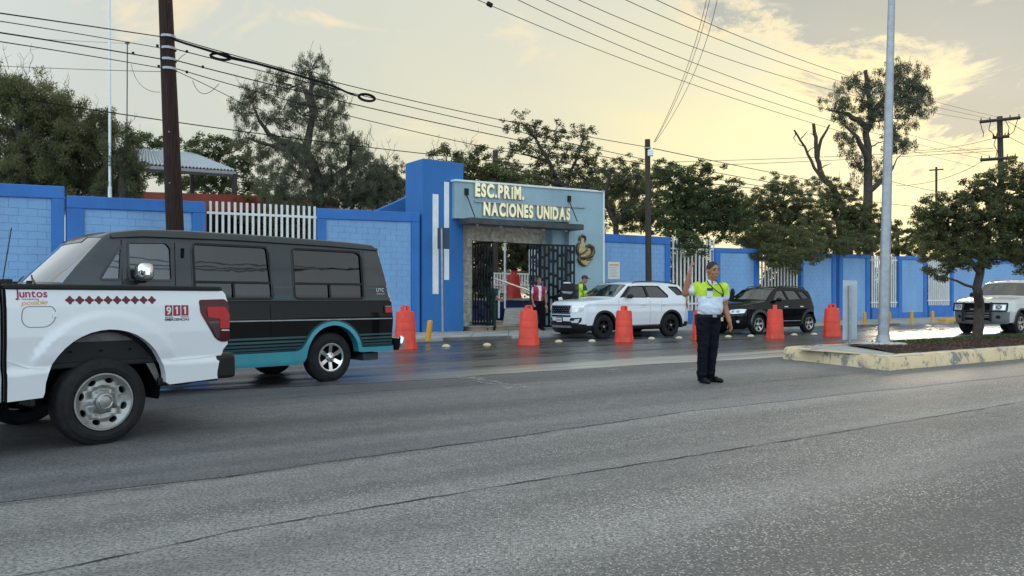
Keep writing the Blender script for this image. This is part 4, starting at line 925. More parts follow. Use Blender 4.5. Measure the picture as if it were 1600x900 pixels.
for i, (a, b, c) in enumerate((((290, 84), (280, 92), (276, 97)), ((301, 126), (316, 146), (342, 131)), ((205, 100), (235, 142), (250, 144)))):
    cable([a, b, c], Z1-.2 if i < 2 else 24, Z1 if i < 2 else 21, ('short loose loop beside the bands of the thick pole', 'thin loose loop hanging right of the thick pole', 'thin slack loop hanging left of the thick pole')[i], .008, 'cablegrey')
for x, y in ((246, 73), (208, 84.5), (248, 105), (292, 82), (317, 106), (292, 114)):
    mb = MB(); mb.box(P(x, y-1.5, Z1-.4), (.05, .04, .06)); mb.out('cable_clamp', M['cable'], sc)
# the long spans high over the road on the right
for (pts, Za, Zb, w) in (([(600, -68), (800, 23), (1030, 113), (1270, 193), (1440, 240), (1530, 262)], 20, 58, 'lowest of the six long cables from upper middle to the right'),
                         ([(700, -55), (810, 0), (1035, 96), (1285, 187), (1440, 228), (1540, 248)], 20, 58, 'second lowest of the six long cables above the slim pole'),
                         ([(760, -45), (855, 0), (1060, 88), (1290, 171), (1440, 218), (1550, 243)], 20, 58, 'third of the six long cables above the slim pole'),
                         ([(800, -50), (910, 0), (1100, 82), (1300, 140), (1440, 171), (1534, 190)], 20, 60, 'fourth of the six long cables, ending left on the far crossarm'),
                         ([(880, -48), (983, 0), (1130, 68), (1315, 128), (1440, 158), (1548, 188)], 20, 60, 'fifth of the six long cables, ending on the far crossarm'),
                         ([(930, -48), (1027, 0), (1170, 64), (1320, 118), (1440, 150), (1562, 185)], 20, 60, 'uppermost of the six long cables, ending on top of the far pole')):
    cable(pts, Za, Zb, w, .011, 'cablegrey')
for dx, w in ((0, 'left'), (5, 'middle'), (17, 'right')):
    cable([(1106+dx, -10), (1090+dx*.9, 55), (1060+dx*.8, 140), (1022+dx*.1, 222)], 21, Z2, w+' strand of the pale drop cables sweeping down to the slim pole', .009, 'cablegrey')
for (pts, w) in (([(1020, 232), (1120, 252), (1230, 275), (1340, 296)], 'upper cable leaving the slim pole to the right'), ([(1020, 250), (1110, 268), (1216, 287), (1330, 305)], 'second cable leaving the slim pole to the right'),
                 ([(1020, 262), (1110, 280), (1200, 291), (1330, 312)], 'third cable leaving the slim pole to the right'), ([(1016, 276), (1200, 300), (1400, 316), (1560, 340)], 'lowest cable leaving the slim pole behind the hanging trees')):
    cable(pts, Z2, 60, w, .016)
cable([(800, 25+248), (900, 290), (1010, 312), (1200, 345)], 20, 30, 'thin wire sagging across the lettering of the gateway', .008)
for (pts, w) in (([(1030, 253), (1200, 250), (1310, 243), (1552, 232)], 'upper distant cable crossing behind the dead tree'), ([(1030, 260), (1200, 257), (1310, 248), (1555, 236)], 'lower distant cable crossing behind the dead tree'),
                 ([(1420, 236), (1500, 228), (1553, 216)], 'short distant cable meeting the middle crossarm'), ([(1400, 290), (1450, 285), (1535, 252)], 'low distant cable left of the far crossarm pole'),
                 ([(1575, 190), (1590, 199), (1640, 225)], 'upper cable leaving the far pole to the right'), ([(1577, 214), (1600, 226), (1640, 240)], 'lower cable leaving the far pole to the right'),
                 ([(1390, 283), (1500, 305), (1640, 316)], 'faint low cable right of the lamp post')):
    cable(pts, 70, 62, w, .020)
mb = MB(); mb.box(P(765, 7, 21.7), (.18, .12, .12), Matrix.Rotation(.5, 3, 'Y')); tag(mb.out('cable_clamp', M['cable'], bevel=.03), 'dark clamp on the lowest long cable at the top edge of the sky', 'cable clamp')

# what stands behind the photographer and shows only as reflections in paint and glass
n_ = 30000; X = RNG.uniform(-90, 70, n_); H_ = 5.0+1.2*np.sin(X*.15)+.8*np.sin(X*.4+2); c = np.stack([X, -38-.2*X+RNG.uniform(-3, 3, n_), RNG.uniform(0, 1, n_)**.8*H_], 1)
a = RNG.normal(size=(n_, 3)); a /= np.linalg.norm(a, axis=1)[:, None]; b = np.cross(a, RNG.normal(size=(n_, 3))); b /= np.linalg.norm(b, axis=1)[:, None]; a *= .6; b *= .42
quads('distant_treeline', np.stack([c-a*.5, c+b*.5, c+a*.5, c-b*.5], 1).reshape(-1, 3), M['leafdark'], kind='stuff')
for k, (y, z) in enumerate(((-9, 7.5), (-9.6, 7.0), (-10, 6.4), (-9.4, 8.6))):
    mb = MB(); mb.tube([(x, y-.62*x*-1, z+.0016*(x+6*k)**2) for x in range(-50, 41, 5)], .022, 6); tag(mb.out('overhead_cable', M['cable'], smooth=True), ('second highest', 'third', 'lowest', 'highest')[k]+' of the cables mirrored in the tinted van windows', 'cable', 'cables mirrored in the van windows')
# ------------------------------------------------------------------ vehicles
def smooth01(t): t = min(1, max(0, t)); return t*t*(3-2*t)
def rpoly(pts, r=.05, n=4):
    out = []; m = len(pts)
    for i in range(m):
        p = Vector(pts[i]); a = Vector(pts[i-1])-p; b = Vector(pts[(i+1) % m])-p
        rr = min(r, a.length*.45, b.length*.45); A_ = p+a.normalized()*rr; B_ = p+b.normalized()*rr
        for k in range(n+1):
            t = k/n; q = A_*(1-t)**2+p*2*t*(1-t)+B_*t*t; out.append((q.x, q.y))
    return out
def subdiv(pts, L=.12, closed=True):
    out = []
    for i in range(len(pts)-(0 if closed else 1)):
        a = Vector(pts[i]); b = Vector(pts[(i+1) % len(pts)]); k = max(1, int((b-a).length/L+.5))
        out += [tuple(a.lerp(b, j/k)) for j in range(k)]
    if not closed: out.append(tuple(pts[-1]))
    return out
def flat_tess(outer, holes, step=.12, cx=(), cz=()):
    """triangulated planar region in (a, b), cut along grid lines so that it can be bent"""
    loops = [outer]+list(holes); allp = [p for l in loops for p in l]
    T = tessellate_polygon([[Vector((p[0], p[1], 0)) for p in l] for l in loops])
    bm = bmesh.new(); vs = [bm.verts.new((p[0], p[1], 0)) for p in allp]
    for t in T:
        try: bm.faces.new([vs[i] for i in t])
        except ValueError: pass
    a0, a1 = min(p[0] for p in outer), max(p[0] for p in outer); b0, b1 = min(p[1] for p in outer), max(p[1] for p in outer)
    def cut(c, n):
        bmesh.ops.bisect_plane(bm, geom=bm.verts[:]+bm.edges[:]+bm.faces[:], plane_co=c, plane_no=n, dist=1e-5)
    for a in list(np.arange(a0+step, a1, step*1.6))+list(cx): cut((a, 0, 0), (1, 0, 0))
    for b in list(np.arange(b0+step*.6, b1, step*.8))+list(cz): cut((0, b, 0), (0, 1, 0))
    bm.verts.index_update(); V_ = [(v.co.x, v.co.y) for v in bm.verts]; F_ = [tuple(v.index for v in f.verts) for f in bm.faces]; bm.free()
    return V_, F_
def fnorm(fn, a, b, e=.012):
    n = (fn(a+e, b, 0)-fn(a-e, b, 0)).cross(fn(a, b+e, 0)-fn(a, b-e, 0)); d = fn(a, b, .01)-fn(a, b, 0)
    if n.length < 1e-12: return d.normalized()
    n.normalize(); return n if n.dot(d) > 0 else -n
class Car:
    def __init__(s, name, label, cat, O, ang, W, x0, x1, tum, front=(.5, .2, .1), rear=(.4, .1, .08), group=None, pitch=0.):
        s.O = Vector((O.x, O.y, 0)); a = math.radians(ang); s.u = Vector((math.cos(a), math.sin(a), 0)); s.v = Vector((-s.u.y, s.u.x, 0))
        s.W, s.x0, s.x1, s.tum, s.fr, s.re = W, x0, x1, tum, front, rear; s.pitch = pitch
        s.root = thing(name, label, cat, s.O, group)
        s.name = name
    def ins(s, z): return float(np.interp(z, [t[0] for t in s.tum], [t[1] for t in s.tum]))
    def D(s, x, y, z):          # local (x back, y across with 0 on the near side, z up) -> world, with rounded plan corners
        h = s.W/2; q = (y-h)/h; f = s.fr; r = s.re
        tf = smooth01((s.x0+f[0]-x)/f[0]) if f[0] else 0; tr = smooth01((x-(s.x1-r[0]))/r[0]) if r[0] else 0
        x = x+f[1]*abs(q)**3*tf-r[1]*abs(q)**3*tr; y = h+(y-h)*(1-f[2]*tf-r[2]*tr)
        return s.O+s.u*x+s.v*y+Vector((0, 0, z+s.pitch*x))
    def side(s, far=False, d=0.):     # side surface, offset d outwards
        return (lambda x, z, o: s.D(x, (s.W-s.ins(z)+o+d) if far else (s.ins(z)-o-d), z))
    def patch(s, name, m, outer, fn, holes=(), o0=-.02, o1=.004, step=.12, parent=None, smooth=True, round_=0, label=None, cuts=((), ())):
        if round_: outer = rpoly(outer, round_)
        outer = subdiv(outer, .15); holes = [subdiv(h, .15) for h in holes]
        V_, F_ = flat_tess(outer, holes, step, *cuts); mb = MB()
        mb.add([fn(a, b, o1) for a, b in V_], F_, [fnorm(fn, a, b) for a, b in V_] if smooth else None)
        if o0 is not None:
            for l in [outer]+list(holes):
                n = len(l); mb.add([fn(a, b, o1) for a, b in l]+[fn(a, b, o0) for a, b in l], [(i, (i+1) % n, (i+1) % n+n, i+n) for i in range(n)])
        return mb.out(name, m, parent or s.root, smooth=smooth, ang=30, label=label)
    def ribbon(s, name, m, pts, w, fn, o=.006, parent=None, closed=False):
        pts = subdiv([tuple(p) for p in pts], .08, closed); n = len(pts); vs = []
        for i, p in enumerate(pts):
            a = Vector(pts[(i-1) % n] if closed or i else pts[i]); b = Vector(pts[(i+1) % n] if closed or i < n-1 else pts[i]); t = (b-a).normalized(); q = Vector((-t.y, t.x))*w/2
            vs += [fn(p[0]+q.x, p[1]+q.y, -.004), fn(p[0]+q.x, p[1]+q.y, o), fn(p[0]-q.x, p[1]-q.y, o), fn(p[0]-q.x, p[1]-q.y, -.004)]
        fs = [(4*i+k, 4*((i+1) % n)+k, 4*((i+1) % n)+k+1, 4*i+k+1) for i in range(n if closed else n-1) for k in range(3)]
        mb = MB(); mb.add(vs, fs); return mb.out(name, m, parent or s.root, smooth=True, ang=50)
    def body(s, prof, m, r=.06, arches=(), sill=.3, wins=(), cutouts=(), matfn=None, mats=None, crown=.02, far_wins=True, sillf=None, zcuts=(), xcuts=(), name='body', bottom=True, farside=True):
        """prof: (x, z) from the front foot over the roof to the rear foot; cutouts: (test(x, z), half width, name, glass, parent...)"""
        P_ = subdiv(prof, .09, closed=False); n = len(P_); nr = []
        for i in range(n):
            a = Vector(P_[max(i-1, 0)]); b = Vector(P_[min(i+1, n-1)]); t = (b-a).normalized(); nr.append((-t.y, t.x))
        inset = [(P_[i][0]-nr[i][0]*r, P_[i][1]-nr[i][1]*r) for i in range(n)]
        # side outline
        bot = []; zs = sill
        xr, xf = inset[-1][0], inset[0][0]
        for (xa, za, ra) in sorted(arches, reverse=True):
            dx = math.sqrt(max(ra*ra-(zs-za)**2, 0)); a0 = math.atan2(zs-za, dx)
            bot += [(xa+dx, zs)] if xa+dx < xr else []
            for k in range(1, 24):
                a = a0+(pi-2*a0)*k/24; q = (xa+ra*math.cos(a), za+ra*math.sin(a)); bot.append(q)
            bot.append((xa-dx, zs))
        outline = inset+bot
        clean = [outline[0]]
        for p in outline[1:]:
            if (Vector(p)-Vector(clean[-1])).length > 1e-3: clean.append(p)
        if (Vector(clean[0])-Vector(clean[-1])).length < 1e-3: clean.pop()
        mb = MB(); wl = [subdiv(w, .12) for w in wins]; zcuts = tuple(zcuts)+tuple(t[0] for t in s.tum)
        # keep the inset points exactly; only the bottom gets subdivided
        V_, F_ = flat_tess(clean, wl, .12, xcuts, zcuts)
        def cls(x, z, kind, q=0): mb.cur = matfn(x, z, kind, q) if matfn else 0
        for far in ((False, True) if farside else (False,)):
            fn = s.side(far); NN = [fnorm(fn, a, b) for a, b in V_]
            for f in F_:
                c = [V_[i] for i in f]; cls(sum(p[0] for p in c)/len(c), sum(p[1] for p in c)/len(c), 'side'); mb.add([fn(p[0], p[1], 0) for p in c], [tuple(range(len(c)))], [NN[i] for i in f])
            for l, dep in [(w, .05) for w in wl]+[(bot, .12)]:
                k = len(l); cl_ = l is not bot
                mb.cur = matfn(0, 0, 'reveal', 0) if matfn else 0
                mb.add([fn(a, b, 0) for a, b in l]+[fn(a, b, -dep) for a, b in l], [(i, (i+1) % k, (i+1) % k+k, i+k) for i in range(k if cl_ else k-1)])
        # strip over the top
        qs = list(np.linspace(-1, 1, 17)); h = s.W/2
        def station(i, j):     # j over arc + flat + arc
            (x, z), (nx_, nz) = P_[i], nr[i]; xi, zi = inset[i]; w = h-s.ins(zi); na = 3
            if j < na: ph = pi/2*(1-j/na); y = -(w-r+r*math.sin(ph)); d = r*(1-math.cos(ph))
            elif j >= na+len(qs): ph = pi/2*((j-na-len(qs)+1)/na); y = (w-r+r*math.sin(ph)); d = r*(1-math.cos(ph))
            else: q = qs[j-na]; y = q*(w-r); d = -crown*(1-q*q)
            return x-nx_*d, h+y, z-nz*d
        ns = 6+len(qs); gridp = [[station(i, j) for j in range(ns)] for i in range(n)]
        s.grid = gridp; panes = {}; s.crown = crown; WP = [[s.D(*q) for q in row] for row in gridp]; GN = []
        for i in range(n):
            row = []
            for j in range(ns):
                a = WP[min(i+1, n-1)][j]-WP[max(i-1, 0)][j]; b = WP[i][min(j+1, ns-1)]-WP[i][max(j-1, 0)]; q = a.cross(b)
                if j == 0: q = fnorm(s.side(False), *inset[i])
                elif j == ns-1: q = fnorm(s.side(True), *inset[i])
                else:
                    q.normalize(); o_ = s.u*nr[i][0]+Vector((0, 0, nr[i][1])); q = q if q.dot(o_) > 0 else -q
                row.append(q)
            GN.append(row)
        for i in range(n-1):
            for j in range(ns-1):
                c = [gridp[i][j], gridp[i+1][j], gridp[i+1][j+1], gridp[i][j+1]]; cx = sum(p[0] for p in c)/4; cy = sum(p[1] for p in c)/4-h; cz = sum(p[2] for p in c)/4
                hit = None
                for k, (test, hw, nm, gm) in enumerate(cutouts):
                    if test(cx, cz) and abs(cy) < (hw(cz) if callable(hw) else hw): hit = k
                if hit is not None: panes.setdefault(hit, []).append(c); continue
                cls(cx, cz, 'strip', abs(cy)/h); mb.add([s.D(*p) for p in c], [(0, 1, 2, 3)], [GN[i][j], GN[i+1][j], GN[i+1][j+1], GN[i][j+1]])
        if bottom:
            mb.cur = matfn(0, 0, 'under', 0) if matfn else 0
            xa, xb = clean[0][0]+.05, inset[-1][0]-.05; z = sill+.04
            mb.add([s.D(xa, .25, z), s.D(xb, .25, z), s.D(xb, s.W-.25, z), s.D(xa, s.W-.25, z)], [(0, 1, 2, 3)])
        s.b = mb.out(name, mats or m, s.root, smooth=True, ang=32)
        for k, cells in panes.items():
            g = MB(); 
            for c in cells: g.add([s.D(p[0], p[1], p[2]-.008) for p in c], [(0, 1, 2, 3)])
            g.out(cutouts[k][2], cutouts[k][3], s.root, smooth=True, ang=60)
        s.prof = P_
        return s.b
    def pane(s, outer, m, far=False, name='window', o=-.018, parent=None): return s.patch(name, m, outer, s.side(far), o0=None, o1=o, step=.2, parent=parent)
    def front(s, d=0.):      # (y from centre, z) on the nose
        pz = [(z, x) for x, z in s.prof[:s.nf]]; zs_ = [p[0] for p in pz]; xs_ = [p[1] for p in pz]
        return lambda y, z, o: s.D(float(np.interp(z, zs_, xs_))-o-d-(s.crown)*(1-(y/(s.W/2))**2)-.002, s.W/2+y, z)
    def rearf(s, k=None):
        pz = sorted([(z, x) for x, z in s.prof if x > s.x1-.55]); zs_ = [p[0] for p in pz]; xs_ = [p[1] for p in pz]
        return lambda y, z, o: s.D(float(np.interp(z, zs_, xs_))+o+.02*(1-(y/(s.W/2))**2), s.W/2+y, z)
    def lathe(s, mb, prof, x, y, z, n=40):      # prof (radius, depth towards the middle of the car)
        sg = s.sg
        vs = [s.O+s.u*(x+r*math.cos(2*pi*k/n))+s.v*(y+sg*d)+Vector((0, 0, z+s.pitch*x+r*math.sin(2*pi*k/n))) for r, d in prof for k in range(n)]
        mb.add(vs, [(i*n+k, i*n+(k+1) % n, (i+1)*n+(k+1) % n, (i+1)*n+k) for i in range(len(prof)-1) for k in range(n)])
    def wheel(s, x, y, R, rr, w=.24, style='spoke', far=False, rim_m=None, hub_m=None, n=5, steer=0.):
        s.sg = -1 if far else 1; z = R-.005
        wh = bpy.data.objects.new('wheel', None); COL.objects.link(wh); wh.parent = s.root; wh.matrix_parent_inverse = parent_inv(s.root); wh.empty_display_size = .1
        t = MB(); sd_ = R-rr
        s.lathe(t, [(rr-.006, .035), (rr+.012, .012), (rr+sd_*.35, .0), (rr+sd_*.62, .006), (R-.035, .022), (R-.012, .034), (R, .052), (R+.001, w*.30), (R-.010, w*.31), (R-.010, w*.34), (R+.002, w*.35), (R+.002, w*.48), (R-.010, w*.49), (R-.010, w*.52), (R+.002, w*.53), (R+.002, w*.67), (R-.01, w*.68), (R-.01, w*.71), (R, w*.72), (R-.012, w-.03), (R-.04, w-.01), (rr, w-.02)], x, y, z, 56)
        t.out('tyre', M['tyre'], wh, smooth=True, ang=28)
        rm = MB(); s.lathe(rm, [(rr-.002, .03), (rr-.002, .012), (rr-.016, .012), (rr-.028, .03), (rr-.03, w-.04)], x, y, z, 40); rm.out('rim_barrel', rim_m or M['alloy'], wh, smooth=True, ang=30)
        bk = MB(); s.lathe(bk, [(rr-.03, .12), (0.01, .12)], x, y, z, 24); s.lathe(bk, [(.14, .10), (.14, .085), (.02, .085)], x, y, z, 24); bk.out('brake_disc', M['matteblack'], wh)
        Ro = rr-.018; holes = []
        if style == 'steel':
            for k in range(8):
                a = 2*pi*(k+.5)/8+.1; hl = []
                for j in range(12):
                    b = 2*pi*j/12; hl.append((a+math.cos(b)*.19, Ro*.80+math.sin(b)*Ro*.105))
                holes.append([(q*math.cos(p), q*math.sin(p)) for p, q in hl])
            dish = lambda q: np.interp(q, [0, .30, .40, .47, .62, .80, .93, 1], [.005, .008, .03, .058, .040, .052, .03, .012])
        else:
            for k in range(n):
                a = 2*pi*(k+.5)/n+pi/2; wa = pi/n; sp = .33 if n == 5 else .30
                pts = [(a-wa*(1-sp*1.0), Ro*.93), (a, Ro*.95), (a+wa*(1-sp*1.0), Ro*.93), (a+wa*.30, Ro*.36), (a-wa*.30, Ro*.36)]
                if style == 'twin': pts = [(a-wa*.78, Ro*.93), (a, Ro*.95), (a+wa*.78, Ro*.93), (a+wa*.35, Ro*.33), (a-wa*.35, Ro*.33)]
                holes.append(rpoly([(q*math.cos(p), q*math.sin(p)) for p, q in pts], .015, 2))
            if style == 'twin':
                for k in range(n):
                    a = 2*pi*k/n+pi/2; holes.append([(q*math.cos(p), q*math.sin(p)) for p, q in ((a-.10, Ro*.88), (a+.10, Ro*.88), (a+.02, Ro*.45), (a-.02, Ro*.45))])
            dish = lambda q: np.interp(q, [0, .2, .35, .75, 1], [.02, .022, .045, .03, .014])
        outer = [(Ro*math.cos(2*pi*k/40), Ro*math.sin(2*pi*k/40)) for k in range(40)]
        V_, F_ = flat_tess(outer, holes, .03); sg = s.sg
        wf = lambda a, b, o: s.O+s.u*(x+a)+s.v*(y+sg*(float(dish(math.hypot(a, b)/Ro))+o))+Vector((0, 0, z+s.pitch*x+b))
        mb = MB(); wneg = lambda a, b, o: wf(a, b, -o); mb.add([wf(a, b, 0) for a, b in V_], F_, [fnorm(wneg, a, b, .006) for a, b in V_])
        for l in holes: k = len(l); mb.add([wf(a, b, 0) for a, b in l]+[wf(a, b, .035) for a, b in l], [(i, (i+1) % k, (i+1) % k+k, i+k) for i in range(k)])
        mb.out('rim', rim_m or M['alloy'], wh, smooth=True, ang=40)
        hb = MB(); hr = .085 if style == 'steel' else .035
        s.lathe(hb, [(0.001, -.008 if style == 'steel' else .004), (hr*.5, -.006 if style == 'steel' else .006), (hr*.86, .004 if style == 'steel' else .01), (hr, .03), (hr, .05)], x, y, z, 24); hb.out('hub_cap', hub_m or rim_m or M['alloy'], wh, smooth=True, ang=40)
        if style == 'steel':
            s.lathe(q_ := MB(), [(.052, -.009), (.056, -.013), (.060, -.008)], x, y, z, 24); q_.out('cap_ring', M['alloy'], wh, smooth=True)
        if style != 'steel':
            nu = MB()
            for k in range(5):
                a = 2*pi*k/5; c = wf(.055*math.cos(a), .055*math.sin(a), -.004); nu.ball(c, .010, nu=8, nv=5)
            nu.out('wheel_nuts', M['darkmetal'], wh)
        return wh
    def well(s, x, R, y0=.02, depth=.42, z=None, far=False):
        mb = MB(); s.sg = -1 if far else 1; y = s.W-y0 if far else y0
        s.lathe(mb, [(R, .0), (R, depth), (.05, depth)], x, y, z or R-.05, 32)
        # keep only the part above the axle so that it never dips below the sill
        me = mb.out('wheel_well', M['matteblack'], s.root, fix=False)
        bm = bmesh.new(); bm.from_mesh(me.data); bmesh.ops.bisect_plane(bm, geom=bm.verts[:]+bm.edges[:]+bm.faces[:], plane_co=(0, 0, .34), plane_no=(0, 0, 1), clear_inner=True); bm.to_mesh(me.data); bm.free()
    def lbox(s, name, m, x, y, z, dx, dy, dz, parent=None, bevel=.01, rot=0., seg=2, label=None):
        R = Matrix.Rotation(math.atan2(s.u.y, s.u.x), 3, 'Z') @ Matrix.Rotation(rot, 3, 'Y')
        c = s.O+s.u*x+s.v*y+Vector((0, 0, z+s.pitch*x)); mb = MB(); mb.box(c, (dx, dy, dz), R)
        return mb.out(name, m, parent or s.root, smooth=bevel > 0, bevel=bevel, seg=seg, label=label)
    def L(s, x, y, z): return s.O+s.u*x+s.v*y+Vector((0, 0, z))
    def seats(s, rows, zf=.55, dark='seatcloth'):
        for x in rows:
            for y in (s.W*.29, s.W*.71):
                q = s.lbox('seat', M[dark], x, y, zf+.12, .5, .5, .16, bevel=.05, seg=3)
                s.lbox('seat_back', M[dark], x+.28, y, zf+.5, .14, .48, .7, rot=.2, bevel=.05, seg=3, parent=q)
                s.lbox('headrest', M[dark], x+.38, y, zf+.95, .1, .26, .2, rot=.2, bevel=.04, seg=3, parent=q)
    def mirror(s, m, x, z, far=False, w=.13, d=.24, h=.17, foot=True, yo=.12):
        y = s.W+yo-s.ins(z)*.5 if far else -yo+s.ins(z)*.5; sgn = -1 if far else 1
        c = s.L(x, y, z); mb = MB(); mb.ball(c, (w/2+.02, d/2, h/2), Matrix.Rotation(math.atan2(s.u.y, s.u.x), 3, 'Z'), 16, 10)
        for i, v in enumerate(mb.v):      # flatten the rear face for the glass
            v = Vector(v); k = (v-c).dot(s.u)
            if k > w*.28: v -= s.u*(k-w*.28); mb.v[i] = tuple(v)
        mo = mb.out('mirror', m, s.root, smooth=True, ang=50)
        if foot: f = MB(); f.tube([s.L(x+.03, (s.W-s.ins(z)) if far else s.ins(z), z-.05), s.L(x, y+sgn*.02, z-.03)], .025, 8); f.out('mirror_arm', M['black'], mo, smooth=True)
        return mo
# ---------------- white pickup (only the bed and a slice of the cab are inside the frame)
pk = Car('pickup_truck', 'white pickup truck with printed door stickers at the left edge of the picture', 'pickup truck', G(157, 697), 52, 2.03, -4.6, 1.30, [(.3, .03), (.45, .01), (.66, .0), (.71, .025), (.95, .012), (1.2, .018), (1.40, .055), (1.7, .2), (1.95, .34)], (.9, .25, .10), (0, 0, 0))
bedp = [(-.705, .45), (-.705, 1.345), (1.10, 1.345), (1.175, 1.34), (1.20, 1.31), (1.215, 1.24), (1.222, 1.0), (1.215, .82), (1.17, .77), (1.135, .69), (1.10, .49)]
arch = []
for k in range(0, 25):
    a = math.radians(-18+ (216)*k/24); arch.append((.075+.535*math.cos(a)*.95, .50+.50*math.sin(a)))
arch = [p for p in arch if p[1] > .44]; arch = [(.62, .475)]+[p for p in arch if p[0] < .615 and p[0] > -.445]+[(-.445, .46)]
sf = pk.side(); bulge = lambda x, z, o: sf(x, z, o+.035*math.exp(-((math.hypot(x-.03, z-.5)-.60)/.055)**2*.0)*0)
def pkside(x, z, o):      # wheel-arch swelling pressed into the side panel
    r = math.hypot((x-.075)/.97, z-.46); b = 0
    if z > .55: b = .022*smooth01((.72-r)/.075)*smooth01((z-.62)/.2)
    return sf(x, z, o+b)
ang_cuts = ()
pk.patch('bed_side', M['carwhite'], bedp+arch, pkside, o0=-.08, o1=0, step=.024, cuts=((), (.66, .685, .71)))
pk.patch('bed_side', M['carwhite'], [(-.705, .5), (-.705, 1.345), (1.17, 1.345), (1.17, .5)], pk.side(True), o0=-.06, o1=0, step=.3)
for far in (0, 1):
    y = pk.W-.085 if far else .085; zz = 1.395 if far else 1.362
    pk.lbox('bed_rail_cap', M['black'], .22, y, zz, 1.86, .11, .045, bevel=.012)
pk.lbox('bed_front_wall', M['black'], -.66, pk.W/2, 1.0, .06, pk.W-.2, .85)
pk.lbox('bed_floor', M['black'], .25, pk.W/2, .70, 1.8, pk.W-.2, .05)
for y in (.13, pk.W-.13): pk.lbox('bed_inner_wall', M['black'], .25, y, 1.0, 1.8, .03, .66)
tg = pk.lbox('tailgate', M['carwhite'], 1.165, pk.W/2, 1.05, .07, pk.W-.36, .60, bevel=.02); pk.lbox('handle', M['black'], 1.205, pk.W/2, 1.2, .03, .3, .08, parent=tg)
pk.lbox('tailgate_cap', M['black'], 1.165, pk.W/2, 1.362, .09, pk.W-.2, .03, parent=tg)
for y in (.12, pk.W-.12): pk.lbox('corner_post', M['carwhite'], 1.11, y, .93, .11, .16, .60, bevel=.03)
tl = pk.patch('tail_light', M['reddark'], [(.912, 1.255), (1.19, 1.262), (1.222, 1.22), (1.232, .87), (1.21, .845), (1.13, .845), (1.075, .885), (.925, 1.13)], pkside, o0=-.02, o1=.006, step=.08, round_=.03)
pk.patch('reverse_lens', mat('smoked_lens', (.055, .03, .035), .12, var=.2, coat=1), [(1.0, 1.045), (1.12, 1.045), (1.12, .875), (1.085, .895)], pkside, o0=0, o1=.011, parent=tl)
pk.patch('brake_lens', M['redlens'], rpoly([(.99, 1.185), (1.185, 1.185), (1.228, 1.11), (1.225, .975), (1.125, .975), (1.125, 1.07), (1.0, 1.09)], .012, 2), pkside, o0=0, o1=.013, parent=tl)
pk.patch('lens_line', M['lamp'], [(1.14, .965), (1.222, .962), (1.222, .950), (1.14, .953)], pkside, o0=0, o1=.014, parent=tl)
b_ = pk.lbox('rear_bumper', M['black'], 1.19, pk.W/2, .60, .22, pk.W+.0, .23, bevel=.035, seg=3); pk.lbox('step_pad', M['darkmetal'], 1.2, pk.W/2, .72, .2, pk.W-.1, .015, parent=b_, bevel=.004)
pk.lbox('lower_valance', M['black'], .84, .08, .50, .6, .04, .07, bevel=.01)
pk.ribbon('panel_gap', M['matteblack'], [(-.715, .45), (-.715, 1.35)], .022, sf, .001)
pk.lbox('mud_flap', M['black'], -.52, .13, .46, .05, .22, .13)
# crease and fuel door
cr = lambda pts, o=.005, w=.012: pk.ribbon('body_crease', M['carwhite'], pts, w, pkside, o)
cr([(-.70, .775), (-.55, .71), (-.44, .70)]); cr([(.63, .70), (.9, .705), (1.14, .72)])
fd = pk.ribbon('fuel_door_gap', mat('gap_grey', (.16, .17, .18), .6), rpoly([(-.595, 1.203), (-.375, 1.203), (-.35, 1.17), (-.35, 1.09), (-.41, 1.035), (-.56, 1.035), (-.60, 1.08)], .06), .006, pkside, .002, closed=True)
pk.patch('fuel_door_latch', M['carwhite'], [(-.375, 1.155), (-.335, 1.155), (-.335, 1.115), (-.375, 1.115)], pkside, o0=0, o1=.008, parent=fd, round_=.01)
# cab: full shape, though only its rear edge is in view
cabp = [(-4.55, .45), (-4.6, .8), (-4.5, 1.12), (-3.2, 1.27), (-2.55, 1.32), (-1.95, 1.86), (-1.75, 1.93), (-1.05, 1.95), (-.84, 1.88), (-.735, 1.38), (-.73, .45)]
pkw = [(-2.05, 1.36), (-1.72, 1.80), (-1.32, 1.82), (-1.30, 1.36)]; pkw2 = [(-1.22, 1.36), (-1.22, 1.82), (-1.0, 1.80), (-.90, 1.40)]
pk.x1 = -.73
pk.body(cabp, M['carwhite'], .05, [(-3.65, .40, .50)], .45, [rpoly(pkw), rpoly(pkw2)], [(lambda x, z: -2.5 < x < -2.0 and z > 1.33, .78, 'windscreen', M['glassmid']), (lambda x, z: x > -.86 and z > 1.42 and z < 1.85, .62, 'rear_window', M['glassdark'])], name='cab', xcuts=(-.84,))
for w in (pkw, pkw2):
    pk.pane(w, M['glassdark']); pk.pane(w, M['glassdark'], True)
pk.x1 = 1.3
pk.wheel(.05, .025, .378, .25, .27, 'steel', rim_m=M['steelrim']); pk.wheel(.05, pk.W-.025, .378, .25, .27, 'steel', True); pk.wheel(-3.65, .03, .388, .253, .27, 'steel'); pk.wheel(-3.65, pk.W-.03, .388, .253, .27, 'steel', True)
pk.well(0.075, .50, .09, .42, .47); pk.lbox('chassis_rail', M['matteblack'], -.2, pk.W/2, .5, 2.6, 1.1, .18); pk.lbox('axle', M['darkmetal'], 0, pk.W/2, .38, .12, 1.5, .12)
# galvanised-looking wheelhouse liner, lighter at its top
pk.patch('wheelhouse_liner', mat('grey_liner', (.14, .13, .12), .85, var=.3, scale=6), [(-.355, .80)]+[(.075+.49*math.cos(a), .50+.475*math.sin(a)) for a in np.linspace(2.5, .64, 12)]+[(.465, .82), (.59, .50), (.545, .50), (.375, .80)], lambda x, z, o: sf(x, z, -.10), o0=None, o1=0, step=.3)
for x in (-.2, .05, .3): pk.lbox('liner_clip', M['matteblack'], x, .095, .815+.0*x, .014, .02, .014, bevel=0)
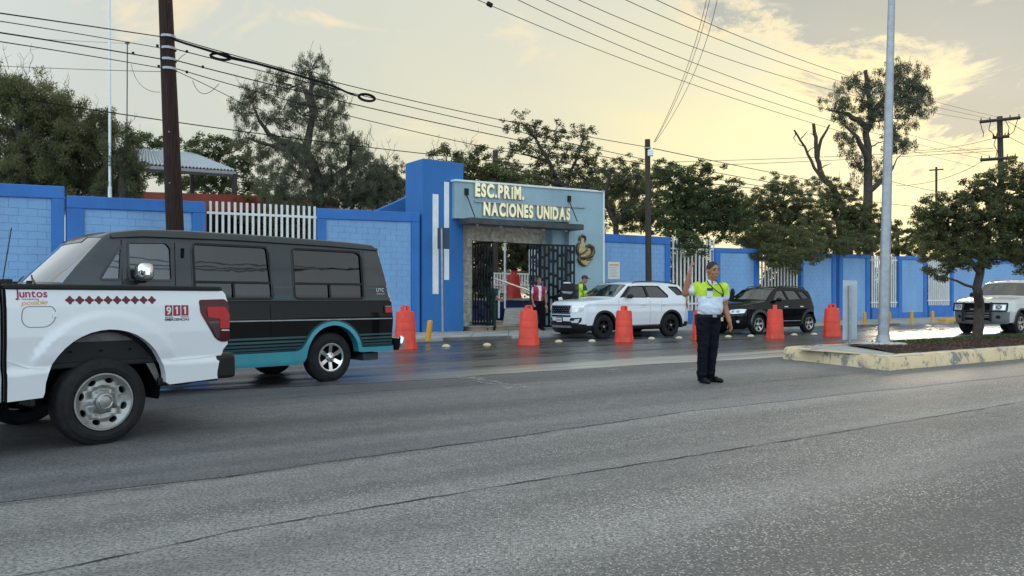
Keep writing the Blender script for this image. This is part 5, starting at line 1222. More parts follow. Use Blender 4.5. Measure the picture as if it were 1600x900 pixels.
# printing on the side
def pkt(x0, z0, x1, z1):
    sl = (z1-z0)/(x1-x0); return lambda x, y, d: pkside(x0+x, z0+sl*x+y, .0025+d)
write('Juntos', .235, .062, pkt(-.640, 1.278, -.405, 1.279), M['magenta'], pk.root, 'printed_word', depth=.0005, bold=.02, gap=.06, each=False)
write('lo hacemos', .16, .016, pkt(-.632, 1.256, -.47, 1.257), M['ink'], pk.root, 'printed_word', depth=.0005, bold=.0, gap=.08, each=False)
write('posible', .19, .040, pkt(-.600, 1.213, -.405, 1.222), M['tan'], pk.root, 'printed_word', depth=.0005, bold=.0, gap=.04, each=False, shear=.25)
for k in range(10):
    cx = -.235+k*.0775; cz = 1.254; c = []
    for j in range(32):
        a = 2*pi*j/32; r = .024+.012*(abs(math.cos(2*a)))**2.2; c.append((cx+r*math.cos(a)*1.05, cz+r*math.sin(a)))
    pk.patch('printed_diamond', M['maroon'], c, pkside, o0=None, o1=.0022, step=.3)
for k in range(3):
    x = .578+k*.079; q = pk.patch('printed_square', mat('wine_print', srgb(150, 40, 58), .5, var=.02) if k == 0 else bpy.data.materials['wine_print'], [(x, 1.107), (x+.070, 1.107), (x+.070, 1.205), (x, 1.205)], pkside, o0=None, o1=.0022, step=.3)
    if k == 0:
        cx, cy = x+.035, 1.170; pk.patch('printed_digit', M['white'], [(cx+.022*math.cos(a), cy+.023*math.sin(a)) for a in np.linspace(0, 2*pi, 17)[:-1]], pkside, holes=[[(cx+.009*math.cos(a), cy+.010*math.sin(a)) for a in np.linspace(0, 2*pi, 13)[:-1]]], o0=None, o1=.0028, step=.5, parent=q)
        pk.patch('printed_digit', M['white'], [(cx+.009, cy), (cx+.022, cy), (cx+.020, cy-.022), (cx+.008, cy-.044), (cx-.012, cy-.050), (cx-.014, cy-.040), (cx-.002, cy-.034), (cx+.006, cy-.020)], pkside, o0=None, o1=.0030, step=.5, parent=q)
    else: pk.patch('printed_digit', M['white'], [(x+.030, 1.122), (x+.045, 1.122), (x+.045, 1.192), (x+.033, 1.192), (x+.018, 1.178), (x+.022, 1.168), (x+.030, 1.174)], pkside, o0=None, o1=.0028, step=.5, parent=q)
pk.patch('printed_line', M['ink'], [(.578, 1.099), (.655, 1.099), (.655, 1.093), (.578, 1.093)], pkside, o0=None, o1=.0024, step=.3); pk.patch('printed_line', bpy.data.materials['wine_print'], [(.73, 1.099), (.806, 1.099), (.806, 1.093), (.73, 1.093)], pkside, o0=None, o1=.0024, step=.3)
write('EMERGENCIAS', .235, .024, pkt(.577, 1.062, .812, 1.062), M['ink'], pk.root, 'printed_word', depth=.0005, bold=.02, gap=.05, each=False)
mb = MB(); a = pk.L(-.78, 1.0, 1.42); mb.tube([P(4, 440, a.y+1), P(18, 356, a.y+1.15)], .006, 5); mb.out('antenna', M['black'], pk.root)
# ---------------- black and charcoal van
vn = Car('passenger_van', 'black full-size van with tinted windows and a teal lower stripe behind the pickup', 'van', G(520, 597), 46, 1.98, -4.55, 1.28, [(.2, .06), (.35, .02), (.6, .0), (1.0, .005), (1.22, .03), (1.30, .07), (2.02, .155), (2.12, .19), (2.2, .25)], (1.8, .42, .06), (.35, .05, .03))
prof = [(-4.45, .42), (-4.52, .62), (-4.52, 1.05), (-4.38, 1.20), (-4.15, 1.32), (-3.82, 1.46), (-3.22, 2.03), (-3.10, 2.09), (-2.7, 2.155), (-2.1, 2.175), (-.8, 2.175), (.4, 2.155), (.86, 2.135), (.965, 2.07), (1.09, 1.60), (1.21, 1.22), (1.235, .9), (1.20, .60), (1.15, .42)]
vw = [rpoly([(-2.90, 1.50), (-2.90, 1.975), (-2.42, 2.0), (-2.36, 1.93), (-2.36, 1.50)], .05), rpoly([(-3.30, 1.50), (-3.02, 1.50), (-2.975, 1.94)], .04),
      rpoly([(-2.07, 1.265), (-2.07, 2.0), (-1.0, 2.0), (-.95, 1.3), (-.98, 1.265)], .06), rpoly([(-.60, 1.265), (-.60, 2.0), (.52, 2.0), (.60, 1.95), (.60, 1.265)], .06)]
def vmat(x, z, k, q):
    if k in ('reveal', 'under'): return 2
    if k == 'side': return 1 if z > 1.235 and x > -4.0 else 0
    return 1 if (z > 1.235 and x > -4) else 0
vn.body(prof, None, .07, [(0, .40, .475), (-3.45, .40, .47)], .42, vw, [(lambda x, z: x < -3.24 and 1.48 < z < 2.01, lambda z: .99-vn.ins(z)-.02, 'windscreen', M['glassclear']), (lambda x, z: x > .95 and 1.45 < z < 2.0, .62, 'rear_window', M['glassdark'])], vmat, [M['carblack'], M['vancharcoal'], M['matteblack']], zcuts=(1.235,))
vf, vff = vn.side(), vn.side(True); vn.nf = 6
win = []
for i, w in enumerate(vw):
    gm = M['glassmid'] if i < 2 else M['glassdark']; a = vn.pane(w, gm); vn.pane(w, gm, True); win.append(a)
    vn.ribbon('window_frame', M['darkmetal'] if i < 2 else M['black'], w, .028, vf, .008, parent=a, closed=True)
vn.ribbon('window_divider', M['black'], [(-2.06, 1.49), (-.96, 1.49)], .03, vf, .004, parent=win[2]); vn.ribbon('window_divider', M['black'], [(-1.53, 1.27), (-1.53, 1.49)], .03, vf, .004, parent=win[2])
vn.ribbon('window_divider', M['black'], [(-.59, 1.49), (.59, 1.49)], .03, vf, .004, parent=win[3]); vn.ribbon('window_divider', M['black'], [(.0, 1.27), (.0, 1.49)], .03, vf, .004, parent=win[3])
qg = vn.patch('quarter_panel', mat('black_vinyl', (.03, .031, .032), .28, coat=.5), [(.66, 1.47), (.66, 2.02), (.93, 2.02), (1.10, 1.47)], vf, o0=0, o1=.004, round_=.03)
for x0, x1, z in ((-.92, -.64, 1.43), (-.94, -.62, 1.30), (-.94, -.62, 1.27), (.64, 1.12, 1.43), (.64, 1.18, 1.27)): vn.ribbon('teal_pinstripe', M['tealdark'], [(x0, z), (x1, z)], .012, vf, .003)
for x in (-.965, -.615, .625, -2.10): vn.ribbon('chrome_edge', M['darkmetal'], [(x, 1.30), (x, 1.90), (x+.05*(1 if x in (-.615, -2.10) else -1), 2.02)], .010, vf, .010)
write('UTC', .15, .055, lambda x, y, d: vf(.86+x, 1.375+y, .005+d), M['white'], vn.root, 'printed_word', depth=.0006, bold=.0, each=False); write('conversion', .16, .018, lambda x, y, d: vf(.86+x, 1.335+y, .005+d), M['white'], vn.root, 'printed_word', depth=.0006, bold=.01, each=False)
vn.ribbon('rain_gutter', M['vancharcoal'], [(-3.12, 2.035), (-2.7, 2.075), (-1.5, 2.095), (0, 2.085), (.93, 2.06)], .03, vf, .03)
vn.ribbon('chrome_strip', M['galv'], [(-2.3, .955), (1.16, .945)], .016, vf, .012)
for k, (o) in enumerate((.70, .645, .595, .55)):
    for x0, x1 in ((-2.6, -.42 if k else -.40), (.47, 1.16)): vn.ribbon('teal_stripe', M['tealdark'], [(x0, o), (x1, o)], .028, vf, .010-.000*k)
# flared teal skirt and wheel arch
arcp = lambda r, a0, a1, n=20: [(r*math.cos(a)*1.0, .41+r*math.sin(a)) for a in np.linspace(a0, a1, n)]
outer = [(-2.6, .50), (-.62, .50), (-.55, .53), (-.51, .58)]+arcp(.515, math.radians(155), math.radians(12), 18)+[(.56, .505), (1.17, .505), (1.17, .43), (.52, .43)]+arcp(.452, math.radians(4), math.radians(172), 18)+[(-.46, .40), (-.50, .33), (-.6, .30), (-2.6, .31)]
vn.patch('teal_skirt', M['teal'], outer, vf, o0=-.10, o1=.045, step=.10)
vn.ribbon('skirt_highlight', M['tealdark'], [(-2.6, .515), (-.62, .515), (-.54, .56)]+arcp(.53, math.radians(155), math.radians(14), 16)+[(.58, .52), (1.16, .52)], .014, vf, .05)
sl_ = vn.patch('tail_light', M['black'], [(.965, 1.155), (1.16, 1.155), (1.17, 1.02), (.965, 1.02)], vf, o0=-.01, o1=.010, round_=.02)
vn.patch('red_lens', M['redlens'], [(.985, 1.125), (1.165, 1.125), (1.17, 1.04), (.985, 1.04)], vf, o0=0, o1=.018, parent=sl_, round_=.015); vn.patch('amber_line', M['galv'], [(.99, 1.148), (1.15, 1.148), (1.15, 1.135), (.99, 1.135)], vf, o0=0, o1=.016, parent=sl_)
for x in (-3.0, -2.33): vn.ribbon('door_gap', M['matteblack'], [(x+.02, .55), (x, 1.25), (x+.02, 2.0)], .010, vf, .0015)
vn.ribbon('door_gap', M['matteblack'], [(-1.02, .55), (-1.02, 1.25)], .010, vf, .0015)
vn.patch('door_vent', M['matteblack'], [(-2.24, 1.80), (-2.20, 1.80), (-2.19, 1.93), (-2.23, 1.93)], vf, o0=0, o1=.012, round_=.01)
vn.patch('door_handle', M['chrome'], [(-2.55, 1.12), (-2.38, 1.12), (-2.38, 1.08), (-2.55, 1.08)], vf, o0=0, o1=.03, round_=.012)
rbm = vn.lbox('rear_bumper', M['matteblack'], 1.25, vn.W/2, .52, .14, 1.95, .19, bevel=.04, seg=3); mb = MB(); mb.tube([vn.L(1.30, .05, .44), vn.L(1.32, .02, .50), vn.L(1.33, .02, .62), vn.L(1.31, .04, .645)], [.045, .05, .05, .03], 10); mb.out('chrome_end', M['chrome'], rbm, smooth=True)
vn.lbox('bumper_bar', M['chrome'], 1.33, vn.W/2, .55, .05, 1.8, .14, parent=rbm, bevel=.02)
vn.lbox('trailer_hitch', M['darkmetal'], .80, .75, .34, .30, 1.2, .12, bevel=.01); mb = MB(); mb.ball(vn.L(.55, .8, .32), (.16, .3, .11), Matrix.Rotation(.8, 3, 'Z')); mb.out('silencer', M['matteblack'], vn.root, smooth=True)
vn.lbox('chassis', M['matteblack'], -1.5, vn.W/2, .42, 5.0, 1.2, .16, bevel=0)
for far in (0, 1):
    for x in (0, -3.45): vn.wheel(x, vn.W-.03 if far else .03, .375, .222, .25, 'spoke', bool(far), M['chrome'], n=6)
    for x in (0, -3.45): vn.well(x, .47, .05, .40, .40, bool(far))
vm = vn.lbox('mirror', M['chrome'], -2.80, -.14, 1.60, .20, .22, .23, bevel=.075, seg=5); vn.lbox('mirror_base', M['black'], -2.80, -.02, 1.51, .10, .22, .10, parent=vm, bevel=.03); vn.mirror(M['black'], -2.9, 1.56, True)
vn.seats((-2.55, -1.4, -.4), .75); vn.lbox('dashboard', M['matteblack'], -3.45, vn.W/2, 1.33, .4, 1.6, .2, bevel=.05)
mb = MB(); c = vn.L(-3.02, .58, 1.38); mb.tube([c+Vector((0, 0, 0))+(vn.v*math.cos(a)+Vector((0, 0, .8))*math.sin(a)+vn.u*.5*math.sin(a))*.2 for a in np.linspace(0, 2*pi, 25)], .016, 6); mb.out('steering_wheel', M['black'], vn.root, smooth=True)
for y0, y1 in ((.45, 1.0), (1.1, 1.65)):
    mb = MB(); mb.tube([vn.D(-3.88, y0, 1.44), vn.D(-3.80, (y0+y1)/2, 1.50), vn.D(-3.74, y1, 1.56)], [.016, .012, .008], 6); mb.out('wiper', M['black'], vn.root)
    vn.lbox('wiper_pivot', M['black'], -3.9, y0, 1.45, .06, .06, .06)
for i, y in enumerate((.25, vn.W-.25)): vn.patch('headlight', M['lamp'], [(y-vn.W/2-.13, .92), (y-vn.W/2+.13, .92), (y-vn.W/2+.13, 1.08), (y-vn.W/2-.13, 1.08)], vn.front(), o0=-.02, o1=.01)
vn.patch('grille', M['chrome'], [(-.55, .88), (.55, .88), (.55, 1.1), (-.55, 1.1)], vn.front(), o0=-.02, o1=.015); vn.lbox('front_bumper', M['chrome'], -4.6, vn.W/2, .55, .14, 1.8, .2, bevel=.03)
# ---------------- generic sport utility vehicle
def suv(car, prof, wins, base_m, arch, sill, wheel, ws_test, ws_hw, rw_test, rw_hw, matfn, mats, r=.06, gwin='glassmid', grear='glassdark', zcuts=(), nf=10):
    car.body(prof, None, r, arch, sill, wins, [(ws_test, ws_hw, 'windscreen', M['glassclear']), (rw_test, rw_hw, 'rear_window', M[grear])], matfn, mats, zcuts=zcuts, crown=.035)
    car.nf = nf; f = car.side()
    for i, w in enumerate(wins):
        for far in (False, True):
            p = car.pane(w, M[gwin if i < 2 else grear], far)
            car.ribbon('window_trim', M['black'], w, .02, car.side(far), .004, parent=p, closed=True)
    for x, za, ra in arch:
        for far in (False, True):
            car.wheel(x, car.W-.02 if far else .02, *wheel[:3], wheel[3], far, wheel[4], wheel[5], n=wheel[6]); car.well(x, ra-.01, .05, .38, za, far)
    car.lbox('chassis', M['matteblack'], (car.x0+car.x1)/2, car.W/2, sill+.02, (car.x1-car.x0)*.8, car.W*.62, .14, bevel=0)
ex = Car('parked_suv', 'white SUV with black mesh grille stopped before the school gate', 'suv', G(945, 530), 33, 2.0, -.97, 3.92, [(.2, .10), (.35, .035), (.62, .01), (.85, .0), (1.02, .018), (1.10, .012), (1.22, .05), (1.30, .09), (1.70, .24), (1.80, .33)], (.75, .30, .10), (.5, .16, .10))
prof = [(-.80, .20), (-.90, .30), (-.95, .46), (-.965, .60), (-.96, .82), (-.95, 1.02), (-.915, 1.095), (-.82, 1.145), (-.45, 1.19), (0, 1.225), (.42, 1.255), (1.12, 1.70), (1.30, 1.755), (1.7, 1.785), (2.4, 1.79), (3.0, 1.765), (3.42, 1.71), (3.50, 1.66), (3.72, 1.34), (3.84, 1.12), (3.88, .95), (3.90, .62), (3.86, .42), (3.78, .33)]
wins = [rpoly([(.86, 1.30), (1.30, 1.655), (1.80, 1.675), (1.86, 1.30)], .03), rpoly([(1.93, 1.30), (1.87, 1.675), (2.46, 1.67), (2.80, 1.36), (2.77, 1.30)], .03), rpoly([(3.22, 1.38), (2.90, 1.66), (3.30, 1.65), (3.58, 1.38)], .03)]
def exm(x, z, k, q):
    if k in ('reveal', 'under'): return 1
    if k == 'side': return 1 if z < .43 or (x > 3.4 and z < .50) else 0
    return 1 if z < .44 else 0
suv(ex, prof, wins, None, [(0, .385, .455), (2.865, .385, .455)], .30, (.385, .245, .24, 'twin', M['black'], M['alloy'], 5), lambda x, z: .46 < x < 1.10 and z > 1.25, lambda z: .86-.28*(z-1.25), lambda x, z: 3.5 < x < 3.71 and z > 1.36, .60, exm, [M['carwhite'], M['black']], zcuts=(.43, .5), nf=36)
f = ex.side(); ff = ex.front()
for far in (False, True):
    g_ = ex.side(far)
    for x, z in ((0, .385), (2.865, .385)): ex.ribbon('arch_flare', M['black'], [(x+.48*math.cos(a), z+.48*math.sin(a)) for a in np.linspace(-.1, pi+.1, 20)], .07, g_, .012)
    ex.ribbon('sill_trim', M['chrome'], [(.62, .41), (2.30, .41)], .030, g_, .014)
    for x0, x1, z0 in ((.56, .60, .46), (1.90, 1.92, .46), (2.40, 2.46, .86)): ex.ribbon('door_gap', M['darkmetal'], [(x0, z0), (x1, 1.28)], .008, g_, .001)
    ex.patch('black_pillar', M['black'], [(1.865, 1.30), (1.805, 1.675), (1.865, 1.675), (1.925, 1.30)], g_, o0=0, o1=.002); ex.patch('black_pillar', M['black'], [(.68, 1.285), (1.13, 1.655), (1.28, 1.66), (.85, 1.30)], g_, o0=0, o1=.002)
    for x in (1.62, 2.52): ex.patch('door_handle', M['carwhite'], [(x-.10, 1.085), (x+.10, 1.085), (x+.10, 1.055), (x-.10, 1.055)], g_, o0=0, o1=.03, round_=.015)
    ex.ribbon('body_crease', M['carwhite'], [(.50, .985), (1.6, .99), (2.7, 1.03), (3.6, 1.08)], .014, g_, .008)
    y = ex.W-.28 if far else .28; mb = MB(); mb.tube([ex.L(1.35, y, 1.74), ex.L(1.5, y, 1.80), ex.L(2.3, y, 1.835), ex.L(3.0, y, 1.81), ex.L(3.25, y, 1.75)], .018, 8); mb.out('roof_rail', M['darkmetal'], ex.root, smooth=True)
    ex.patch('tail_light', M['redlens'], [(3.66, 1.18), (3.84, 1.10), (3.88, 1.0), (3.80, .90), (3.66, 1.10)], g_, o0=-.01, o1=.008, round_=.02)
for sg in (-1, 1):
    hl = ex.patch('headlight', M['lamp'], [(sg*y, z) for y, z in ((.50, .84), (.54, 1.02), (.72, 1.05), (.92, 1.075), (.985, 1.055), (.90, .90), (.72, .83))], ff, o0=-.03, o1=.012, step=.06, round_=.02)
    ex.patch('lamp_bar', M['lampwarm'], [(sg*y, z) for y, z in ((.60, .94), (.60, .985), (.86, 1.02), (.86, .955))], ff, o0=0, o1=.022, parent=hl); ex.patch('lamp_edge', M['lampwarm'], [(sg*y, z) for y, z in ((.86, .90), (.93, .98), (.95, 1.045), (.975, 1.03), (.90, .88))], ff, o0=0, o1=.022, parent=hl)
    fg = ex.patch('fog_lamp_bezel', M['black'], [(sg*y, z) for y, z in ((.50, .60), (.56, .66), (.90, .67), (.88, .56), (.78, .47), (.64, .47))], ff, o0=-.02, o1=.010, round_=.02)
    ex.patch('fog_lamp', M['lamp'], [(sg*y, z) for y, z in ((.52, .57), (.68, .57), (.70, .62), (.86, .64), (.80, .51), (.62, .51))], ff, o0=0, o1=.02, parent=fg)
gr = ex.patch('grille', M['matteblack'], [(-.52, .785), (-.56, 1.045), (.56, 1.045), (.52, .785)], ff, o0=-.02, o1=.012, round_=.02)
for k in range(4):
    for j in range(9):
        y = -.5+j*.125+(.06 if k % 2 else 0); z = .82+k*.058
        if abs(y) < .52: ex.patch('grille_mesh', M['alloy'], [(y-.030, z), (y+.030, z+.0), (y+.026, z+.014), (y-.026, z+.014)], ff, o0=0, o1=.02, parent=gr)
ex.patch('grille_surround', M['galv'], [(-.56, 1.035), (-.565, 1.055), (.565, 1.055), (.56, 1.035)], ff, o0=0, o1=.018, parent=gr); ex.patch('grille_mark', M['black'], rpoly([(-.08, .86), (.08, .86), (.08, .91), (-.08, .91)], .02), ff, o0=0, o1=.026, parent=gr)
ex.patch('lower_grille', M['matteblack'], [(-.54, .69), (-.54, .745), (.54, .745), (.52, .69)], ff, o0=-.02, o1=.008, round_=.015)
lpz = ex.patch('licence_plate', M['paper'], [(-.15, .53), (-.15, .655), (.15, .655), (.15, .53)], ff, o0=-.01, o1=.03); ex.patch('plate_frame', M['black'], [(-.18, .51), (-.18, .675), (.18, .675), (.18, .51)], ff, o0=-.01, o1=.022, parent=lpz)
for k in range(5): ex.patch('plate_character', M['magenta'] if k in (0, 4) else M['ink'], [(-.12+k*.05, .565), (-.12+k*.05, .62), (-.095+k*.05, .62), (-.095+k*.05, .565)], ff, o0=0, o1=.033, parent=lpz, smooth=False)
ex.patch('bumper_cladding', M['black'], [(-.99, .46), (-.62, .50), (-.50, .56), (.50, .56), (.62, .50), (.99, .46), (.98, .24), (-.98, .24)], ff, o0=-.02, o1=.006, step=.09)
ex.patch('skid_plate', M['galv'], [(-.56, .36), (-.50, .42), (.50, .42), (.56, .36), (.48, .35), (-.48, .35)], ff, o0=0, o1=.025)
ex.mirror(M['black'], .98, 1.33, w=.14, d=.24, h=.15, yo=.13); ex.mirror(M['black'], .98, 1.33, True)
ex.seats((1.15, 2.1), .62); ex.lbox('dashboard', M['matteblack'], .62, ex.W/2, 1.12, .5, 1.5, .16, bevel=.04)
mb = MB(); c = ex.L(.95, 1.40, 1.12); mb.tube([c+(ex.v*math.cos(a)+Vector((0, 0, .8))*math.sin(a)+ex.u*.5*math.sin(a))*.19 for a in np.linspace(0, 2*pi, 21)], .015, 6); mb.out('steering_wheel', M['black'], ex.root, smooth=True)
# black SUV
jo = Car('parked_suv', 'black SUV with silver five-spoke wheels stopped behind the officer', 'suv', G(1187, 523), 33, 1.87, -.92, 3.42, [(.2, .08), (.35, .03), (.6, .0), (.9, .0), (1.08, .03), (1.18, .07), (1.60, .24), (1.70, .32)], (.75, .30, .10), (.5, .18, .12))
prof = [(-.78, .20), (-.86, .30), (-.90, .45), (-.91, .62), (-.89, .80), (-.84, .93), (-.70, 1.0), (-.3, 1.08), (.1, 1.13), (.40, 1.16), (1.02, 1.58), (1.25, 1.64), (1.7, 1.675), (2.3, 1.665), (2.75, 1.61), (2.98, 1.54), (3.20, 1.22), (3.32, 1.0), (3.38, .78), (3.38, .50), (3.30, .33)]
wins = [rpoly([(.80, 1.20), (1.18, 1.54), (1.50, 1.56), (1.62, 1.21)], .03), rpoly([(1.70, 1.21), (1.59, 1.565), (2.22, 1.555), (2.42, 1.24)], .03), rpoly([(2.50, 1.24), (2.32, 1.55), (2.66, 1.52), (2.92, 1.28)], .04)]
suv(jo, prof, wins, None, [(0, .36, .425), (2.80, .36, .425)], .27, (.355, .235, .23, 'spoke', M['alloy'], M['alloy'], 5), lambda x, z: .44 < x < 1.0 and z > 1.17, lambda z: .80-.28*(z-1.17), lambda x, z: 3.0 < x < 3.2 and z > 1.24, .55, lambda x, z, k, q: 1 if k in ('reveal', 'under') else 0, [M['carblack'], M['black']], nf=34)
ff = jo.front()
for far in (False, True):
    g_ = jo.side(far)
    for x in (0, 2.80): jo.patch('arch_flare', mat('gloss_black_flare', (.04, .04, .042), .25, coat=.6) if not far and x == 0 else bpy.data.materials['gloss_black_flare'], [(x+.53*math.cos(a), .36+.53*math.sin(a)) for a in np.linspace(-.05, pi+.05, 18)]+[(x+.43*math.cos(a), .36+.43*math.sin(a)) for a in np.linspace(pi, 0, 18)], g_, o0=-.02, o1=.03)
    jo.ribbon('chrome_side_strip', M['galv'], [(.62, .46), (2.25, .46)], .026, g_, .014); jo.ribbon('sill', M['black'], [(.55, .32), (2.3, .32)], .06, g_, .02)
    for x0, x1 in ((.56, .60), (1.66, 1.68), (2.30, 2.42)): jo.ribbon('door_gap', M['matteblack'], [(x0, .40), (x1, 1.18)], .008, g_, .001)
    for x in (1.42, 2.30): jo.patch('door_handle', M['chrome'], [(x-.10, .985), (x+.10, .985), (x+.10, .955), (x-.10, .955)], g_, o0=0, o1=.03, round_=.015)
    y = jo.W-.27 if far else .27; mb = MB(); mb.tube([jo.L(1.2, y, 1.62), jo.L(1.35, y, 1.70), jo.L(2.1, y, 1.715), jo.L(2.7, y, 1.68), jo.L(2.85, y, 1.60)], .018, 8); mb.out('roof_rail', M['darkmetal'], jo.root, smooth=True)
    jo.patch('tail_light', M['reddark'], [(3.10, 1.02), (3.26, 1.02), (3.34, .90), (3.34, .76), (3.12, .80)], g_, o0=-.01, o1=.008, round_=.02); jo.patch('reflector', M['redlens'], [(3.22, .50), (3.34, .50), (3.34, .46), (3.22, .46)], g_, o0=-.01, o1=.01)
for sg in (-1, 1):
    hl = jo.patch('headlight', M['lamp'], [(sg*y, z) for y, z in ((.42, .74), (.44, .86), (.80, .90), (.93, .89), (.90, .76), (.60, .73))], ff, o0=-.03, o1=.012, step=.06, round_=.02)
    for y in (.55, .72): jo.patch('lamp_bowl', M['galv'], [(sg*y+.055*math.cos(a), .81+.05*math.sin(a)) for a in np.linspace(0, 2*pi, 12)[:-1]], ff, o0=0, o1=.02, parent=hl)
    jo.patch('fog_lamp', M['lamp'], [(sg*.72+.045*math.cos(a), .46+.045*math.sin(a)) for a in np.linspace(0, 2*pi, 14)[:-1]], ff, o0=-.01, o1=.02)
gr = jo.patch('grille', M['matteblack'], [(-.38, .62), (-.42, .82), (.42, .82), (.38, .62)], ff, o0=-.02, o1=.010, round_=.04)
jo.ribbon('grille_chrome', M['chrome'], [(-.40, .70), (-.42, .82), (.42, .82), (.40, .70), (.2, .64), (-.2, .64)], .028, ff, .03, parent=gr, closed=True); jo.patch('grille_cross', M['galv'], [(-.02, .64), (.02, .64), (.02, .82), (-.02, .82)], ff, o0=0, o1=.028, parent=gr)
jo.patch('licence_plate', M['paper'], [(-.15, .47), (-.15, .60), (.15, .60), (.15, .47)], ff, o0=-.01, o1=.03)
jo.patch('lower_intake', M['matteblack'], [(-.5, .30), (-.55, .42), (.55, .42), (.5, .30)], ff, o0=-.01, o1=.006, round_=.03)
jo.mirror(M['carblack'], .95, 1.22, w=.13, d=.22, h=.15, yo=.12); jo.mirror(M['carblack'], .95, 1.22, True)
jo.seats((1.1, 2.0), .55); jo.lbox('dashboard', M['matteblack'], .60, jo.W/2, 1.05, .5, 1.4, .14, bevel=.04)
# oncoming pewter SUV with a push bar
ox = G(1597, 523)
si = Car('driving_suv', 'pewter SUV with a black steel push bar driving towards the camera at far right', 'suv', ox, 33, 1.99, -1.02, 4.2, [(.3, .08), (.5, .02), (.8, .0), (1.1, .01), (1.25, .05), (1.78, .20), (1.9, .28)], (.7, .26, .08), (.4, .1, .06))
prof = [(-.90, .38), (-.97, .46), (-1.0, .62), (-1.0, .80), (-.97, 1.05), (-.88, 1.13), (-.5, 1.20), (0, 1.26), (.45, 1.30), (1.15, 1.80), (1.4, 1.87), (2.0, 1.90), (3.0, 1.90), (3.8, 1.86), (3.95, 1.75), (4.1, 1.3), (4.15, .9), (4.12, .5)]
wins = [rpoly([(.95, 1.36), (1.35, 1.76), (1.85, 1.78), (1.88, 1.36)], .03), rpoly([(1.98, 1.36), (1.95, 1.78), (2.75, 1.78), (2.78, 1.36)], .03), rpoly([(2.9, 1.36), (2.88, 1.78), (3.7, 1.74), (3.85, 1.38)], .03)]
suv(si, prof, wins, None, [(0, .40, .48), (3.02, .40, .48)], .42, (.40, .24, .26, 'spoke', M['alloy'], M['alloy'], 5), lambda x, z: .50 < x < 1.12 and z > 1.31, lambda z: .84-.2*(z-1.3), lambda x, z: x > 3.9 and z > 1.35 and z < 1.75, .65, lambda x, z, k, q: 1 if k in ('reveal', 'under') else (2 if z < .78 and k == 'strip' else 0), [M['carsilver'], M['black'], mat('grey_bumper', (.16, .16, .155), .5)], nf=34)
ff = si.front()
for sg in (-1, 1):
    hl = si.patch('headlight', M['lamp'], [(sg*y, z) for y, z in ((.56, .86), (.56, 1.06), (.92, 1.07), (.96, .90), (.88, .84))], ff, o0=-.03, o1=.012, step=.07, round_=.04); si.patch('lamp_housing', M['darkmetal'], [(sg*.72+.09*math.cos(a), .96+.06*math.sin(a)) for a in np.linspace(0, 2*pi, 14)[:-1]], ff, o0=0, o1=.016, parent=hl)
    si.patch('lamp_lens', M['lamp'], [(sg*.72+.05*math.cos(a), .96+.04*math.sin(a)) for a in np.linspace(0, 2*pi, 12)[:-1]], ff, o0=0, o1=.02, parent=hl)
    si.patch('fog_lamp', M['black'], [(sg*.70+.07*math.cos(a), .62+.065*math.sin(a)) for a in np.linspace(0, 2*pi, 14)[:-1]], ff, o0=-.01, o1=.012)
gr = si.patch('grille', M['matteblack'], [(-.50, .84), (-.53, 1.08), (.53, 1.08), (.50, .84)], ff, o0=-.02, o1=.01, round_=.03)
for z in (.60, .66, .74): si.patch('intake_bar', M['galv'], [(-.44, z), (.44, z), (.44, z+.022), (-.44, z+.022)], ff, o0=-.01, o1=.015)
si.patch('lower_intake', M['matteblack'], [(-.46, .50), (-.46, .80), (.46, .80), (.46, .50)], ff, o0=-.02, o1=.005)
bb = MB(); q = lambda y, z, o=.10: ff(y, z, o)
def bt_(pts, r=.026): bb.tube([q(*p) for p in pts], r, 8)
for z in (1.09, .83): bt_([(-.97, z), (-.6, z), (-.2, z), (.2, z), (.6, z), (.97, z)])
for y in (-.97, .97): bt_([(y, .83), (y, 1.09)])
for y in (-.50, .50): bt_([(y, .46), (y, .8), (y, 1.12)], .04)
bb.out('push_bar', M['black'], si.root, smooth=True)
for k, y in enumerate((-.22, .18)): si.patch('bar_mark', M['galv'], [(y-.07, .875), (y+.07, .875), (y+.07, .90), (y-.07, .90)], lambda a, b, o: ff(a, b, o+.02), o0=0, o1=.01)
for far in (0, 1):
    g_ = si.side(bool(far))
    for x in (0, 3.02): si.ribbon('arch_flare', M['darkmetal'], [(x+.50*math.cos(a), .40+.50*math.sin(a)) for a in np.linspace(-.05, pi+.05, 18)], .06, g_, .02)
    y = si.W-.25 if far else .25; mb = MB(); mb.tube([si.L(1.5, y, 1.88), si.L(1.7, y, 1.97), si.L(3.2, y, 1.97), si.L(3.4, y, 1.9)], .02, 8); mb.out('roof_rail', M['galv'], si.root, smooth=True)
    for x0, x1 in ((.62, .66), (1.92, 1.93)): si.ribbon('door_gap', M['matteblack'], [(x0, .5), (x1, 1.33)], .008, g_, .001)
si.mirror(M['black'], .98, 1.40, w=.13, d=.26, h=.2, yo=.16); si.mirror(M['black'], .98, 1.40, True, w=.13, d=.26, h=.2, yo=.16)
si.seats((1.3, 2.3), .75); si.lbox('dashboard', M['matteblack'], .70, si.W/2, 1.2, .5, 1.5, .15, bevel=.04)
for y in (.6, 1.3): mb = MB(); mb.tube([si.D(.48, y, 1.33), si.D(.56, y+.5, 1.38)], .012, 6); mb.out('wiper', M['black'], si.root)
